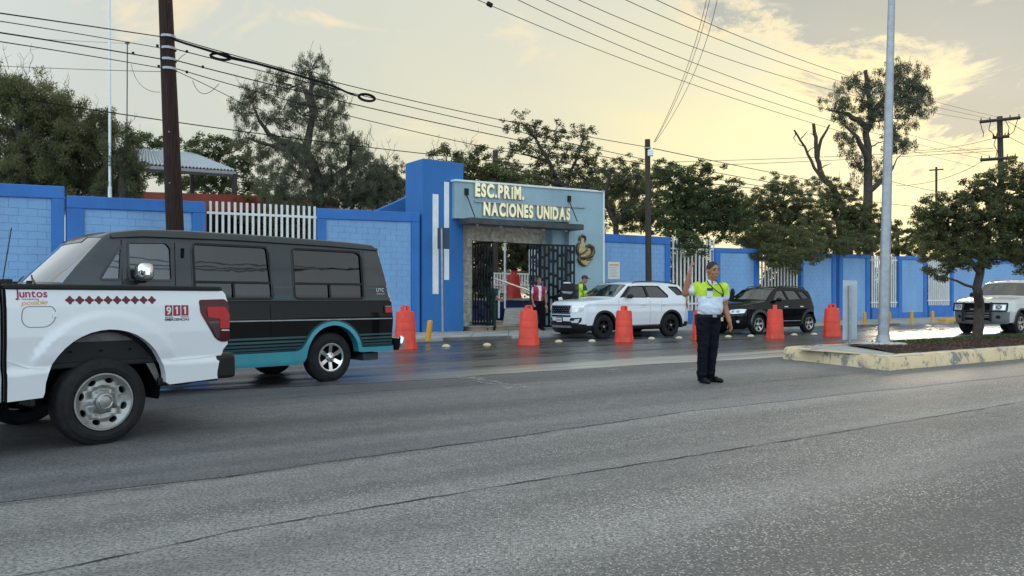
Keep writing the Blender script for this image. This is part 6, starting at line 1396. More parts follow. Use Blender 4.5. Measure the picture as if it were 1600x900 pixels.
# parked motorcycle behind the white SUV, only its screen, lamp unit and mirror clear the bonnet
mo = thing('motorcycle', 'black police style motorcycle with white screen edge behind the bonnet of the white SUV', 'motorcycle', P(885, 500, 27.6))
mz = 27.6
def mp3(x, y, d=0): return P(x, y, mz+d)
def slab(name, pts, m, d0, d1, bev=.02, parent=None):
    mb = MB(); n = len(pts); mb.add([mp3(x, y, d0) for x, y in pts]+[mp3(x, y, d1) for x, y in pts], [tuple(range(n)), tuple(range(2*n-1, n-1, -1))]+[(i, (i+1) % n, (i+1) % n+n, i+n) for i in range(n)])
    return mb.out(name, m, parent or mo, smooth=True, bevel=bev)
slab('fairing', [(876, 447), (881, 443), (892, 443), (896, 448), (900, 462), (896, 474), (878, 474), (874, 462)], M['black'], -.15, .35, .05)
slab('screen_edge', [(880.5, 440.5), (891.5, 441), (891.5, 443.2), (880.5, 443)], M['white'], -.16, .2, .01)
slab('lamp_unit', [(877, 455), (896, 456), (893, 460), (880, 459)], M['galv'], -.19, -.12, .02)
slab('tank', [(868, 462), (882, 458), (884, 468), (866, 470)], M['black'], .1, .6, .06)
slab('front_mudguard', [(872, 465), (878, 464), (880, 469), (873, 471)], M['white'], -.3, .0, .03)
mb = MB(); c = mp3(886, 497); 
for cx, cz in ((0, -.1), (.7, 1.25)):
    cc = c+Vector((cx, cz, .32-c.z)); mb.lathe([(.22, -.06), (.30, -.06), (.32, 0), (.30, .06), (.22, .06), (.22, -.06)], cc, 24, Zv=(.87, -.5, 0), X=(0, 0, 1))
mb.out('wheel', M['tyre'], mo, smooth=True)
mb = MB(); mb.box(c+Vector((.3, .6, .75-c.z)), (.4, 1.3, .3), Matrix.Rotation(-.5, 3, 'Z')); mb.out('seat', M['black'], mo, bevel=.08, seg=3)
mb = MB(); mb.tube([mp3(866, 462), mp3(880, 459, .2), mp3(899, 463)], .02, 8); mb.out('handlebar', M['darkmetal'], mo, smooth=True)
# second one behind the officer, seen beside the windscreen of the black SUV
m2 = thing('motorcycle', 'dark motorcycle with a rounded mirror seen between the officer and the black SUV', 'motorcycle', P(1139, 497, 30)); mz = 30
def slab2(n_, pts, m, d0, d1, bev): return slab(n_, pts, m, d0, d1, bev, m2)
slab2('windscreen', [(1142, 452), (1146, 450), (1148.5, 456), (1147, 466), (1141.5, 470), (1139.5, 462)], M['black'], -.05, .05, .03)
slab2('mirror', [(1131, 449), (1136, 448), (1139, 452), (1138, 459), (1133, 460), (1131, 455)], M['black'], -.05, .06, .03)
slab2('fairing', [(1130, 459), (1142, 460), (1145, 470), (1142, 480), (1131, 482), (1128, 470)], M['black'], -.1, .4, .06)
slab2('indicator', [(1134, 456), (1138, 460), (1139, 465), (1136, 466)], M['hiviz'], -.13, -.09, .01)
mb = MB(); c = mp3(1139, 500)
for cx, cz in ((0, -.1), (.75, 1.2)):
    cc = c+Vector((cx, cz, .32-c.z)); mb.lathe([(.22, -.06), (.30, -.06), (.32, 0), (.30, .06), (.22, .06), (.22, -.06)], cc, 24, Zv=(.87, -.5, 0), X=(0, 0, 1))
mb.out('wheel', M['tyre'], m2, smooth=True)
mb = MB(); mb.box(c+Vector((.35, .6, .7-c.z)), (.35, 1.2, .3), Matrix.Rotation(-.5, 3, 'Z')); mb.out('seat', M['black'], m2, bevel=.08, seg=3)
# ------------------------------------------------------------------ people
from mathutils import noise as mnoise
def flesh(mb, name, mats, parent, voxel, it=4, split=None, bevel=None, label=None, folds=0.):
    me = bpy.data.meshes.new('tmp'); me.from_pydata(mb.v, [], mb.f); o = bpy.data.objects.new('tmp', me); COL.objects.link(o)
    r = o.modifiers.new('r', 'REMESH'); r.mode = 'VOXEL'; r.voxel_size = voxel; s = o.modifiers.new('s', 'SMOOTH'); s.factor = .5; s.iterations = it
    dg = bpy.context.evaluated_depsgraph_get(); m2 = bpy.data.meshes.new_from_object(o.evaluated_get(dg)); m2.name = name
    bpy.data.objects.remove(o); bpy.data.meshes.remove(me)
    m2.materials.clear()
    if folds:       # soft cloth folds: noise stretched across the body
        for v in m2.vertices:
            q = Vector((v.co.x*9, v.co.y*9, v.co.z*16+v.co.x*7)); v.co += v.normal*(folds*(mnoise.noise(q)+.5*mnoise.noise(q*2.3)))
    for m in (mats if isinstance(mats, (list, tuple)) else [mats]): m2.materials.append(m)
    if split:
        for p in m2.polygons: p.material_index = split(p.center)
    m2.polygons.foreach_set('use_smooth', [True]*len(m2.polygons)); m2.update()
    return new_obj(name, m2, parent, label=label)
STAND = dict(head=(0, -.02, 1.665), neck=(0, 0, 1.49), chest=(0, 0, 1.30), belly=(0, 0, 1.12), waist=(0, 0, 1.02), hip=(0, 0, .93),
             shl=(-.185, 0, 1.42), ell=(-.245, .02, 1.13), wrl=(-.25, -.04, .88), hdl=(-.25, -.08, .74),
             shr=(.185, 0, 1.42), elr=(.245, .02, 1.13), wrr=(.25, -.04, .88), hdr=(.25, -.08, .74),
             hpl=(-.09, 0, .90), knl=(-.10, -.01, .50), anl=(-.105, .02, .09), tol=(-.13, -.17, .03),
             hpr=(.09, 0, .90), knr=(.10, -.01, .50), anr=(.105, .02, .09), tor=(.13, -.17, .03))
def person(label, base, J=None, sc=1., yaw=0., fat=1., look=(0, -1, 0), top=None, topmats=None, topsplit=None, sleeve=.55, legs=None, hair='hair', vox=.012, cap=None, palm=((1, 0, 0), (1, 0, 0)), seated=False, chestw=.165, bellyw=.15, bellyd=.11, hs=1., arm=1.):
    j = dict(STAND); j.update(J or {}); j = {k: Vector(v) for k, v in j.items()}
    R = Matrix.Rotation(yaw, 4, 'Z'); T = Matrix.Translation(base) @ R @ Matrix.Scale(sc, 4)
    w = thing('person', label, 'person', base)
    lk = Vector(look).normalized()
    def emit(mb): mb.v = [tuple(T @ Vector(v)) for v in mb.v]; return mb
    # head: skull, jaw, nose, ears, neck
    def head(mb):
        h = j['head']; rt = lk.cross(Vector((0, 0, 1))).normalized(); up = rt.cross(lk)
        RR = Matrix((rt, -lk, up)).transposed()
        n0 = len(mb.v); mb.ball(h+up*.025, (.074, .093, .098), RR, 20, 14); mb.ball(h-up*.045+lk*.025, (.056, .068, .075), RR, 18, 12)
        mb.ball(h-up*.095+lk*.055, (.032, .028, .026), RR); mb.cap(h+up*.02+lk*.086, h-up*.018+lk*.098, .009, .012); mb.ball(h-up*.024+lk*.092, (.019, .012, .010), RR)
        for s in (-1, 1):
            mb.ball(h+rt*s*.078-lk*.005, (.010, .020, .033), RR); mb.ball(h+rt*s*.034+lk*.066-up*.02, (.026, .022, .024), RR); mb.ball(h+rt*s*.030+up*.036+lk*.078, (.030, .014, .010), RR)
        mb.ball(h-up*.058+lk*.086, (.026, .012, .008), RR); mb.ball(h-up*.072+lk*.083, (.022, .012, .008), RR)
        mb.v[n0:] = [tuple(h+(Vector(v)-h)*hs) for v in mb.v[n0:]]
        return rt, up, RR
    b = MB(); rt, up, RR = head(b)
    b.cap(j['neck']+Vector((0, .01, -.04)), j['head']-up*.07-lk*.01, .062*fat**.5, .056*fat**.5)
    for a, c, r0, r1 in (('shl', 'ell', .050, .040), ('ell', 'wrl', .041, .026), ('shr', 'elr', .050, .040), ('elr', 'wrr', .041, .026)): b.cap(j[a], j[c], r0*fat**.5*arm, r1*fat**.4*arm)
    if not seated:
        for a, c, r0, r1 in (('hpl', 'knl', .075, .05), ('knl', 'anl', .048, .036), ('hpr', 'knr', .075, .05), ('knr', 'anr', .048, .036)): b.cap(j[a], j[c], r0, r1)
    b.ball(j['chest'], (.14, .09, .2)); b.ball(j['belly'], (.13, .09, .16)); b.ball(j['hip'], (.14, .09, .12))
    b.cap(j['shl'], j['shr'], .05, .05)
    for s, wr, hd, pm in (('l', 'wrl', 'hdl', palm[0]), ('r', 'wrr', 'hdr', palm[1])):
        a, c = j[wr], j[hd]; d = (c-a).normalized(); sidev = Vector(pm); sidev = (sidev-d*sidev.dot(d)).normalized(); nn = d.cross(sidev)
        L = (c-a).length; pc = a+d*L*.30
        M3 = Matrix((sidev, nn, d)).transposed(); b.ball(pc+d*.01, (.040, .016, .050), M3, 14, 10); b.cap(a, pc, .024, .022)
        for k, (o, ln) in enumerate(((-.030, .066), (-.010, .076), (.010, .072), (.029, .058))):
            p0 = pc+d*.045+sidev*o; curl = nn*(.010+.004*k); p1 = p0+d*ln*.5+curl*.35+sidev*o*.15; p2 = p0+d*ln*.92+curl*1.6+sidev*o*.2
            b.cap(p0, p1, .0095, .009, 8); b.cap(p1, p2, .009, .0075, 8)
        p0 = pc-sidev*.028-d*.01; p1 = p0-sidev*.028+d*.028+nn*.008; p2 = p1-sidev*.006+d*.028+nn*.01; b.cap(p0, p1, .013, .011, 8); b.cap(p1, p2, .011, .009, 8)
    body = flesh(emit(b), 'body', M['skin'], w, vox*.62, 3)
    # eyes and brows
    h = j['head']; emit0 = emit
    def emit(mb): mb.v = [tuple(h+(Vector(v)-h)*hs) for v in mb.v]; return emit0(mb)
    for s in (-1, 1):
        e = MB(); e.ball(h+rt*s*.030+lk*.080+up*.018, (.013, .008, .007), RR, 10, 6); emit(e).out('eye', M['ink'], body, smooth=True)
        e = MB(); e.tube([h+rt*s*.014+lk*.094+up*.038, h+rt*s*.032+lk*.093+up*.045, h+rt*s*.052+lk*.078+up*.036], .005, 5); emit(e).out('eyebrow', M['hair'], body)
    e = MB(); e.tube([h-rt*.022+lk*.088-up*.064, h+lk*.097-up*.062, h+rt*.022+lk*.088-up*.064], .0035, 5); emit(e).out('mouth', mat('lips', srgb(104, 50, 44), .6) if 'lips' not in bpy.data.materials else bpy.data.materials['lips'], body)
    # hair
    e = MB(); e.ball(h+up*.042-lk*.012, (.080, .096, .090), RR, 22, 14)
    v2 = MB(); v2.add([v for v in e.v], e.f)
    hm = emit(v2).out('hair', M[hair], body, smooth=True, ang=80)
    bm = bmesh.new(); bm.from_mesh(hm.data); co = T @ (h+up*.040+lk*.045); nrm_ = (T.to_3x3() @ (up*.8-lk*.62)).normalized()
    bmesh.ops.bisect_plane(bm, geom=bm.verts[:]+bm.edges[:]+bm.faces[:], plane_co=co, plane_no=nrm_, clear_inner=True); bm.to_mesh(hm.data); bm.free()
    if cap:
        e = MB(); e.ball(h+up*.055-lk*.005, (.086, .104, .078), RR, 22, 12); e.v = [tuple(v) for v in e.v]
        c_ = emit(e).out('cap', cap, w, smooth=True, ang=80)
        e = MB(); e.ball(h+up*.055+lk*.125, (.070, .075, .010), RR, 18, 8); emit(e).out('brim', cap, c_, smooth=True, ang=80)
    emit = emit0
    # top garment
    t = MB(); cw, bw, bd = chestw*fat**.5, bellyw, bellyd
    t.ball(j['chest']+Vector((0, 0, .04)), (cw+.01, .118*fat**.4, .17), None, 22, 14); t.ball(j['belly'], (bw, bd, .17), None, 22, 14); t.ball(j['waist'], (bw*.96, bd*.95, .10), None, 22, 10); t.ball(j['chest'].lerp(j['belly'], .5), (bw*.99, bd*.97+.004, .17), None, 22, 12); t.cap(j['shl'].lerp(j['chest'], .45), j['shr'].lerp(j['chest'], .45), .10, .10)
    t.cap(j['shl']+Vector((.02, 0, 0)), j['neck']-Vector((.03, -.01, .03)), .063, .066); t.cap(j['shr']-Vector((.02, 0, 0)), j['neck']-Vector((-.03, -.01, .03)), .063, .066); t.cap(j['neck']-Vector((0, 0, .05)), j['neck']+Vector((0, .005, .012)), .075, .067)
    for a, c in (('shl', 'ell'), ('shr', 'elr')):
        e_ = j[a].lerp(j[c], sleeve); t.cap(j[a], e_, .070*fat**.3*arm, .068*fat**.3*arm)
        if sleeve >= .99: wv = 'wrl' if a == 'shl' else 'wrr'; t.cap(j[c], j[c].lerp(j[wv], .9), .056, .040)
    inv = T.inverted()
    flesh(emit(t), 'shirt', topmats or top, w, vox, 3, (lambda c: topsplit(inv @ Vector(c))) if topsplit else None, folds=.010)
    if not seated:
        g = MB(); g.ball(j['hip']+Vector((0, 0, .02)), (bw*.98, bd*1.0, .13), None, 22, 12)
        for a, c, q in (('hpl', 'knl', 'anl'), ('hpr', 'knr', 'anr')):
            g.cap(j[a]+Vector((0, 0, .02)), j[c], .105*fat**.5, .082); g.cap(j[c], j[q]+Vector((0, 0, .005)), .080, .075); g.ball(j[q]+Vector((0, -.01, .03)), (.078, .088, .05))
        flesh(emit(g), 'trousers', legs or M['trousers'], w, vox, 3, folds=.013)
        for a, c in (('anl', 'tol'), ('anr', 'tor')):
            s = MB(); q, p = j[a], j[c]; q = Vector((q.x, q.y, .045)); p = Vector((p.x, p.y, .035)); s.cap(q, p, .045, .040); s.cap(q, q+(q-p).normalized()*.05, .042, .036); s.ball(q.lerp(p, .55)+Vector((0, 0, .02)), (.043, .06, .04))
            s.v = [(x, y, max(z, .002)) for x, y, z in s.v]; flesh(emit(s), 'shoe', M['shoe'], w, vox*.8, 2)
    return w, T, j
# the officer with a raised hand
ZO = 11.55; base = Vector(((1107-HX)/F*ZO, ZO, 0))
JO = dict(head=(.058, -.035, 1.675), neck=(.035, 0, 1.49), chest=(.015, 0, 1.30), belly=(.02, -.035, 1.13), waist=(.01, -.01, 1.055), hip=(.0, 0, .965),
          shl=(-.165, .03, 1.425), ell=(-.345, .02, 1.345), wrl=(-.300, -.06, 1.640), hdl=(-.262, -.08, 1.83),
          shr=(.215, -.02, 1.425), elr=(.245, .03, 1.15), wrr=(.300, -.05, .925), hdr=(.325, -.09, .785),
          hpl=(-.085, -.02, .93), knl=(-.10, -.06, .52), anl=(-.115, -.05, .10), tol=(-.06, -.21, .03),
          hpr=(.075, .03, .93), knr=(.07, .02, .53), anr=(.035, .07, .11), tor=(.175, -.04, .03))
def osplit(c):
    lim = 1.285+.10*abs(c.x-.02)+.012*math.sin(c.x*60); return 1 if (c.z > lim and c.x > -.235 and c.x < .285) else 0
off, TO, jo_ = person('traffic officer in yellow and white shirt raising one hand in the middle of the road', base, JO, 1., 0, 1.28, (.30, -.95, -.10), topmats=[M['shirtwhite'], M['hiviz']], topsplit=osplit, sleeve=.45, vox=.009, palm=((.2, -1, .1), (.35, -.9, 0)), chestw=.185, bellyw=.192, bellyd=.140, hs=1.12, arm=1.22)
def OP(x, y, z): return TO @ Vector((x, y, z))
mb = MB(); 
ring_ = lambda z, rx, ry, cx, cy: [OP(cx+rx*math.cos(a), cy+ry*math.sin(a), z) for a in np.linspace(0, 2*pi, 33)[:-1]]
A1, B1 = ring_(1.03, .203, .155, .008, -.012), ring_(.985, .204, .153, .004, -.008); A0, B0 = ring_(1.03, .18, .13, .008, -.012), ring_(.985, .18, .13, .004, -.008)
mb.add(A1+B1+A0+B0, [(i, (i+1) % 32, 32+(i+1) % 32, 32+i) for i in range(32)]+[(i, (i+1) % 32, 64+(i+1) % 32, 64+i) for i in range(32)]+[(32+i, 32+(i+1) % 32, 96+(i+1) % 32, 96+i) for i in range(32)])
be = mb.out('belt', M['black'], off, smooth=True, ang=50); mb = MB(); mb.box(OP(.05, -.165, 1.008), (.06, .012, .04)); mb.out('buckle', M['galv'], be)
mb = MB(); mb.box(OP(-.185, -.02, .95), (.045, .09, .16)); mb.out('pouch', M['black'], off, bevel=.01)
mb = MB(); mb.tube([OP(-.035, -.06, 1.53), OP(-.02, -.13, 1.48), OP(.03, -.155, 1.42), OP(.10, -.165, 1.36), OP(.16, -.165, 1.325), OP(.182, -.155, 1.335), OP(.168, -.16, 1.40), OP(.13, -.14, 1.47), OP(.095, -.075, 1.535)], .009, 6); mb.out('lanyard', M['ink'], off, smooth=True)
mb = MB(); mb.box(OP(.165, -.172, 1.315), (.035, .015, .05)); mb.out('whistle', M['ink'], off, bevel=.005)
mb = MB(); mb.box(OP(-.015, -.140, 1.335), (.085, .010, .11), Matrix.Rotation(-.12, 3, 'X')); mb.out('shirt_pocket', M['shirtwhite'], off, bevel=.004)
mb = MB(); mb.box(OP(-.015, -.142, 1.402), (.085, .016, .04), Matrix.Rotation(-.08, 3, 'X')); mb.out('phone', M['ink'], off, bevel=.004)
for s in (-1, 1):
    mb = MB(); mb.add([OP(.035+s*.012, -.105, 1.475), OP(.035+s*.075, -.085, 1.485), OP(.035+s*.062, -.035, 1.555), OP(.035+s*.02, -.080, 1.535), ], [(0, 1, 2, 3)]); c = mb.out('collar', M['shirtwhite'], off); m_ = c.modifiers.new('s', 'SOLIDIFY'); m_.thickness = .008
# person in the crimson vest near the gate
g = P(842, 470, 27.0); g.z = .14
p2, T2, _ = person('standing person in crimson vest, white shirt and black trousers beside the open gate', Vector(g), dict(hdl=(-.20, -.14, .80), wrl=(-.24, -.08, .92)), 1.04, .35, 1., (.1, -1, 0), topmats=[M['shirtwhite'], M['crimson']],
    topsplit=lambda c: 1 if (abs(c.x) > .042+.05*(c.z-1.1) or c.y > 0) and abs(c.x) < .228 and c.z < 1.49 else 0, sleeve=.5, hair='hairgrey', vox=.016)
mb = MB()
for s in (-1, 1):
    for z in (1.24, 1.10): mb.box(T2 @ Vector((s*.12, -.112, z)), (.09, .012, .02), Matrix.Rotation(.35-s*.5, 3, 'Z'))
mb.out('vest_strap', M['ink'], p2)
g = P(905, 470, 26.3); g.z = .11
p3, T3, _ = person('officer in dark cap and yellow reflective vest bending towards the white SUV', Vector(g), dict(head=(.16, -.10, 1.66), neck=(.06, -.04, 1.50), shl=(-.12, .16, 1.43), shr=(.14, -.14, 1.43), ell=(-.12, .10, 1.15), elr=(.22, -.20, 1.16), wrr=(.36, -.22, 1.1), hdr=(.50, -.24, 1.12)), 1.09, 0, 1., (.95, -.25, -.25),
    topmats=[M['ink'], M['hiviz']], topsplit=lambda c: 1 if (-.02 < c.x < .10 and c.z < 1.52) or (.0 < c.x and c.z < 1.30) else 0, sleeve=.99, vox=.016, cap=mat('dark_grey_cap', (.035, .035, .04), .8))
g = P(767.5, 470, 26.9); g.z = .16
person('person in dark green clothes mostly hidden behind the left gate leaf', Vector(g), dict(elr=(.20, -.12, 1.15), wrr=(.32, -.28, 1.06), hdr=(.42, -.34, 1.02)), .98, 0, 1.05, (.2, -1, 0), top=M['greencloth'], legs=M['greencloth'], sleeve=.6, vox=.018)
# drivers
def driver(car, x, y, z, label, top, sc=1.):
    b_ = car.L(x, y, z); ya = math.atan2(car.u.y, car.u.x)-pi/2
    person(label, b_, dict(ell=(-.24, -.10, 1.16), wrl=(-.16, -.34, 1.20), hdl=(-.14, -.46, 1.24), elr=(.24, -.10, 1.16), wrr=(.16, -.34, 1.20), hdr=(.14, -.46, 1.24)), sc, ya, 1.1, (0, -1, 0), top=top, sleeve=.6, vox=.02, seated=True)
driver(vn, -2.48, .62, .78-.87, 'driver in pale shirt seated behind the wheel of the black van', M['shirtpale'])
driver(ex, 1.28, 1.42, .62-.88, 'driver in pale shirt behind the windscreen of the white SUV', M['shirtpale'], .96)
# ------------------------------------------------------------------ trees
def tube_tree(mb, pts, r0, r1, n=6):
    k = len(pts); mb.tube(pts, [r0+(r1-r0)*i/(k-1) for i in range(k)], n)
def wob(a, b, amp, k=5):
    a = Vector(a); b = Vector(b); out = []
    for i in range(k+1):
        t = i/k; o = Vector((random.gauss(0, amp), random.gauss(0, amp), random.gauss(0, amp)*.6))*(math.sin(pi*t)); out.append(a.lerp(b, t)+o)
    return out
def tree(label, Z, trunk, blobs, leaf='leafdark', ls=.06, ar=.5, dens=1.0, style='broad', name='tree', cat='tree', bare=0, base_z=0, tr=(.22, .09), group=None, clump=.30, depth=.8, barkm='bark', twigs=True, cap_=80000, boost=0.):
    """trunk: list of pixel polylines [(x, y)...]; blobs: (x, y, rx, ry[, density]) in pixels at depth Z"""
    s = Z/F; b0 = P(*trunk[0][0], Z); b0.z = base_z
    w = thing(name, label, cat, b0, group); mb = MB(); nodes = []
    for ti, line in enumerate(trunk):
        pts = [P(x, y, Z+random.uniform(-.3, .3)*(i > 0)) for i, (x, y) in enumerate(line)]
        if ti == 0: pts[0] = b0-Vector((0, 0, .1))
        full = []
        for a, b in zip(pts, pts[1:]): full += wob(a, b, .03*(b-a).length, 4)[:-1]
        full.append(pts[-1]); ra = tr[0] if ti == 0 else tr[0]*.6; rb = tr[1] if ti == 0 else tr[1]*.5
        tube_tree(mb, full, ra, rb, 9); nodes += full[2:]
    # limbs to every blob, then twigs to every clump
    cents = []; vols = []
    for bl in blobs:
        x, y, rx, ry = bl[:4]; d = (bl[4] if len(bl) > 4 else 1)+boost
        c = P(x, y, Z+random.uniform(-1, 1)*min(rx, 60)*s*.35-(bl[5] if len(bl) > 5 else 0)); R = (rx*s, max(min(rx, ry)*s*depth, .3), ry*s)
        near = min(nodes, key=lambda q: (q-c).length+max(0, q.z-c.z)*2); L = wob(near, c, .06*(c-near).length, 4); tube_tree(mb, L, max(.02, tr[1]*.5), .015, 6); nodes += L[2:]
        cents.append((c, R, d))
    A_ = []; tw = MB(); ntw = 0
    for c, R, d in cents:
        area = pi*R[0]*R[2]; nc = int(area/(clump*clump)*2.6*d)+3
        for k in range(nc):
            v = RNG.normal(size=3); v /= np.linalg.norm(v); r = RNG.uniform(.12, 1.34)**.62
            p = np.array([c.x+v[0]*R[0]*r, c.y+v[1]*R[1]*r, c.z+v[2]*R[2]*r]); A_.append((p, d))
            if twigs and ntw < 260 and r > .5 and random.random() < .6:
                pv = Vector(p); near = c.lerp(pv, random.uniform(.1, .4)); tube_tree(tw, wob(near, pv+(pv-near)*.1, .04, 2), .018, .006, 4); ntw += 1
    mb.out('trunk', M[barkm], w, smooth=True, ang=70)
    if tw.v: tw.out('twigs', M[barkm], w, fix=False, kind='stuff')
    ls *= .97; per = dens*clump*clump*4.2/(ls*ls*ar*1.1); n = int(min(per, 400)); n = max(n, 10)
    tot = n*len(A_)
    if tot > cap_: n = max(6, int(cap_/len(A_)))
    cc = np.repeat(np.array([p for p, d in A_]), n, 0); m = len(cc)
    off_ = RNG.normal(size=(m, 3)); off_ *= (RNG.uniform(0, 1, m)**.6*clump*.60/np.linalg.norm(off_, axis=1))[:, None]
    off_[:, 2] *= .7 if style == 'broad' else 1.15
    pos = cc+off_
    if style == 'droop': a = np.stack([RNG.normal(0, .35, m), RNG.normal(0, .35, m), -np.ones(m)], 1)
    elif style == 'spiky': a = off_/np.maximum(np.linalg.norm(off_, axis=1)[:, None], 1e-6)+np.stack([RNG.normal(0, .5, m), RNG.normal(0, .5, m), RNG.normal(.35, .5, m)], 1)
    else: a = RNG.normal(size=(m, 3)); a[:, 2] *= .7
    a /= np.linalg.norm(a, axis=1)[:, None]; b = np.cross(a, RNG.normal(size=(m, 3))); b /= np.linalg.norm(b, axis=1)[:, None]
    sz = ls*RNG.uniform(.55, 1.35, m)[:, None]; a = a*sz; b = b*sz*ar
    v = np.stack([pos-a*.5, pos+b*.5, pos+a*.5, pos-b*.5], 1).reshape(-1, 3); v[:, 2] = np.maximum(v[:, 2], .12)
    quads('crown', v, M[leaf], w); TREES.append((label[:30], m))
    if bare:
        q = MB()
        for k in range(bare):
            c, R, d = random.choice(cents); st_ = Vector((c.x+random.uniform(-1, 1)*R[0], c.y, c.z+random.uniform(.3, .9)*R[2])); L = random.uniform(.5, 1.6)*max(.8, R[2]*.7)
            e = st_+Vector((random.gauss(0, .35), random.gauss(0, .3), 1))*L*.8; pp = wob(st_, e, .05*L, 4); tube_tree(q, pp, .011, .003, 4)
            for t in range(4): i = random.randint(1, 3); q_ = pp[i]; tube_tree(q, [q_, q_+Vector((random.gauss(0, .3), random.gauss(0, .2), random.uniform(.2, .6)))*L*.4], .006, .002, 3)
        q.out('bare_twigs', M['leafdry'], w, fix=False, kind='stuff')
    return w
TREES = []
tree('dark bushy evergreen at the left edge behind the blue wall', 27, [[(28, 330), (35, 250), (30, 170)]], [(20, 190, 60, 60), (45, 155, 50, 40), (0, 260, 60, 60), (60, 240, 55, 60), (10, 140, 40, 35), (70, 290, 60, 40), (95, 190, 35, 45)], 'leafolive', .10, .28, 1.1, 'spiky', bare=42, clump=.42)
tree('dark bushy evergreen between the left edge and the flagpole', 28, [[(118, 330), (120, 260), (112, 180)]], [(112, 200, 50, 45), (140, 240, 50, 55), (100, 270, 50, 50), (150, 280, 45, 40), (95, 165, 28, 25), (165, 215, 20, 35), (60, 280, 50, 45)], 'leafdark', .10, .28, 1.1, 'spiky', bare=26, clump=.42)
tree('lower green bush right of the flagpole under the shade roof', 26, [[(195, 330), (192, 290), (196, 240)]], [(190, 265, 28, 55), (212, 285, 22, 38), (175, 295, 30, 30), (200, 225, 14, 25)], 'leafdark', .09, .3, 1.1, 'spiky', bare=10, clump=.36)
tree('leafy trees seen above and below the grey shade roof', 54, [[(262, 330), (268, 280), (262, 240)], [(268, 280), (235, 240)]], [(228, 222, 28, 16), (262, 225, 30, 14), (300, 232, 20, 18), (245, 275, 40, 16), (290, 285, 25, 15)], 'leafmid', .14, .6, .8, clump=.55, bare=14)
tree('green tree with pale light through it between shade roof and feathery tree', 50, [[(345, 330), (350, 280), (335, 240)], [(350, 280), (385, 240)]], [(330, 232, 36, 26), (360, 248, 32, 28), (310, 280, 40, 24), (348, 290, 40, 22), (395, 265, 26, 40, .6), (405, 300, 36, 20)], 'leafmid', .14, .6, .75, clump=.55)
tree('tall dark feathery tree with twisted limbs left of the gateway', 33, [[(500, 345), (496, 280), (478, 235), (492, 175), (482, 110)], [(478, 235), (420, 210), (395, 165)], [(496, 270), (450, 235), (385, 215)], [(500, 300), (545, 260), (552, 205)], [(492, 175), (470, 130)]],
     [(486, 108, 26, 24, .75), (462, 135, 26, 20, .6), (508, 140, 26, 26, .8), (430, 128, 34, 18, .5), (400, 150, 36, 20, .7), (378, 178, 22, 28, .55), (425, 185, 34, 20, .6), (385, 215, 28, 20, .6), (470, 180, 36, 24, .8), (515, 190, 28, 26, .9), (445, 225, 40, 22, .8), (490, 240, 50, 34, 1.1), (540, 222, 26, 24, .7), (520, 285, 50, 36, 1.3), (455, 275, 42, 30, .8), (560, 275, 40, 40, 1.1), (470, 312, 50, 25, 1.1), (555, 310, 50, 22, 1.3), (400, 240, 26, 16, .5), (420, 270, 28, 22, .6), (425, 305, 30, 20, .8), (500, 160, 22, 30, .7), (565, 235, 20, 20, .6), (535, 170, 12, 22, .5), (448, 160, 26, 18, .6), (590, 300, 30, 30, 1)],
     'leafgrey', .085, .25, 1.15, 'droop', tr=(.30, .07), bare=50, clump=.28, cap_=150000, boost=.1)
tree('grey-green bush merging into the feathery tree beside the blue tower', 34, [[(590, 345), (592, 300), (605, 270)]], [(590, 285, 30, 26), (615, 292, 26, 24), (575, 310, 40, 20), (618, 312, 24, 20), (602, 262, 26, 16, .5), (560, 245, 20, 20, .5)], 'leafgrey', .085, .25, .9, 'droop', bare=26, clump=.30)
tree('sparse big-leaved tree rising above the entrance sign', 40, [[(885, 360), (880, 300), (850, 240), (820, 195)], [(880, 300), (905, 240), (912, 200)], [(860, 255), (815, 240)], [(880, 290), (850, 280), (790, 262)]],
     [(812, 190, 26, 22, .5), (838, 212, 32, 20, .6), (868, 205, 22, 16, .5), (905, 210, 26, 22, .5), (895, 240, 36, 22, .7), (850, 245, 34, 20, .7), (812, 235, 26, 18, .5), (790, 258, 32, 20, .6), (870, 275, 44, 22, .8), (925, 250, 20, 30, .5), (915, 285, 26, 22, .7)], 'leafdark', .125, .5, .6, tr=(.16, .06), clump=.38)
tree('dense olive hedge-like tree right behind the blue tower top', 36, [[(705, 330), (702, 290), (700, 262)]], [(695, 262, 30, 24), (730, 262, 34, 24), (760, 272, 32, 22), (700, 238, 30, 12, .4), (745, 240, 26, 12, .4), (795, 285, 36, 16), (720, 290, 60, 18)], 'leafolive', .13, .5, .9, bare=24, clump=.4)
tree('dark forked tree between the facade and the slim utility pole', 38, [[(962, 372), (962, 350), (945, 310), (955, 265)], [(962, 350), (985, 320), (1000, 270)], [(945, 310), (930, 290)]],
     [(950, 262, 24, 18, .6), (985, 268, 26, 22, .7), (965, 295, 30, 22, .9), (1000, 300, 22, 26, .8), (940, 315, 20, 22, .9), (985, 335, 30, 20, .9), (1010, 345, 16, 24, .9)], 'leafdark', .105, .5, .7, tr=(.17, .08), clump=.36)
tree('bushy green tree right of the slim utility pole', 35.5, [[(1062, 400), (1060, 360), (1065, 310)], [(1060, 360), (1105, 315)]], [(1050, 280, 32, 26, .8), (1085, 285, 36, 26, .9), (1065, 320, 44, 30), (1105, 320, 44, 30), (1050, 350, 34, 24), (1090, 355, 45, 26), (1135, 305, 26, 26, .7), (1150, 335, 26, 26), (1065, 378, 34, 16, 1, 2.5), (1085, 388, 20, 9, .9, 3), (1125, 355, 30, 24), (1040, 262, 20, 12, .4), (1100, 262, 30, 12, .4)], 'leafmid', .11, .5, .95, clump=.36, tr=(.16, .07))
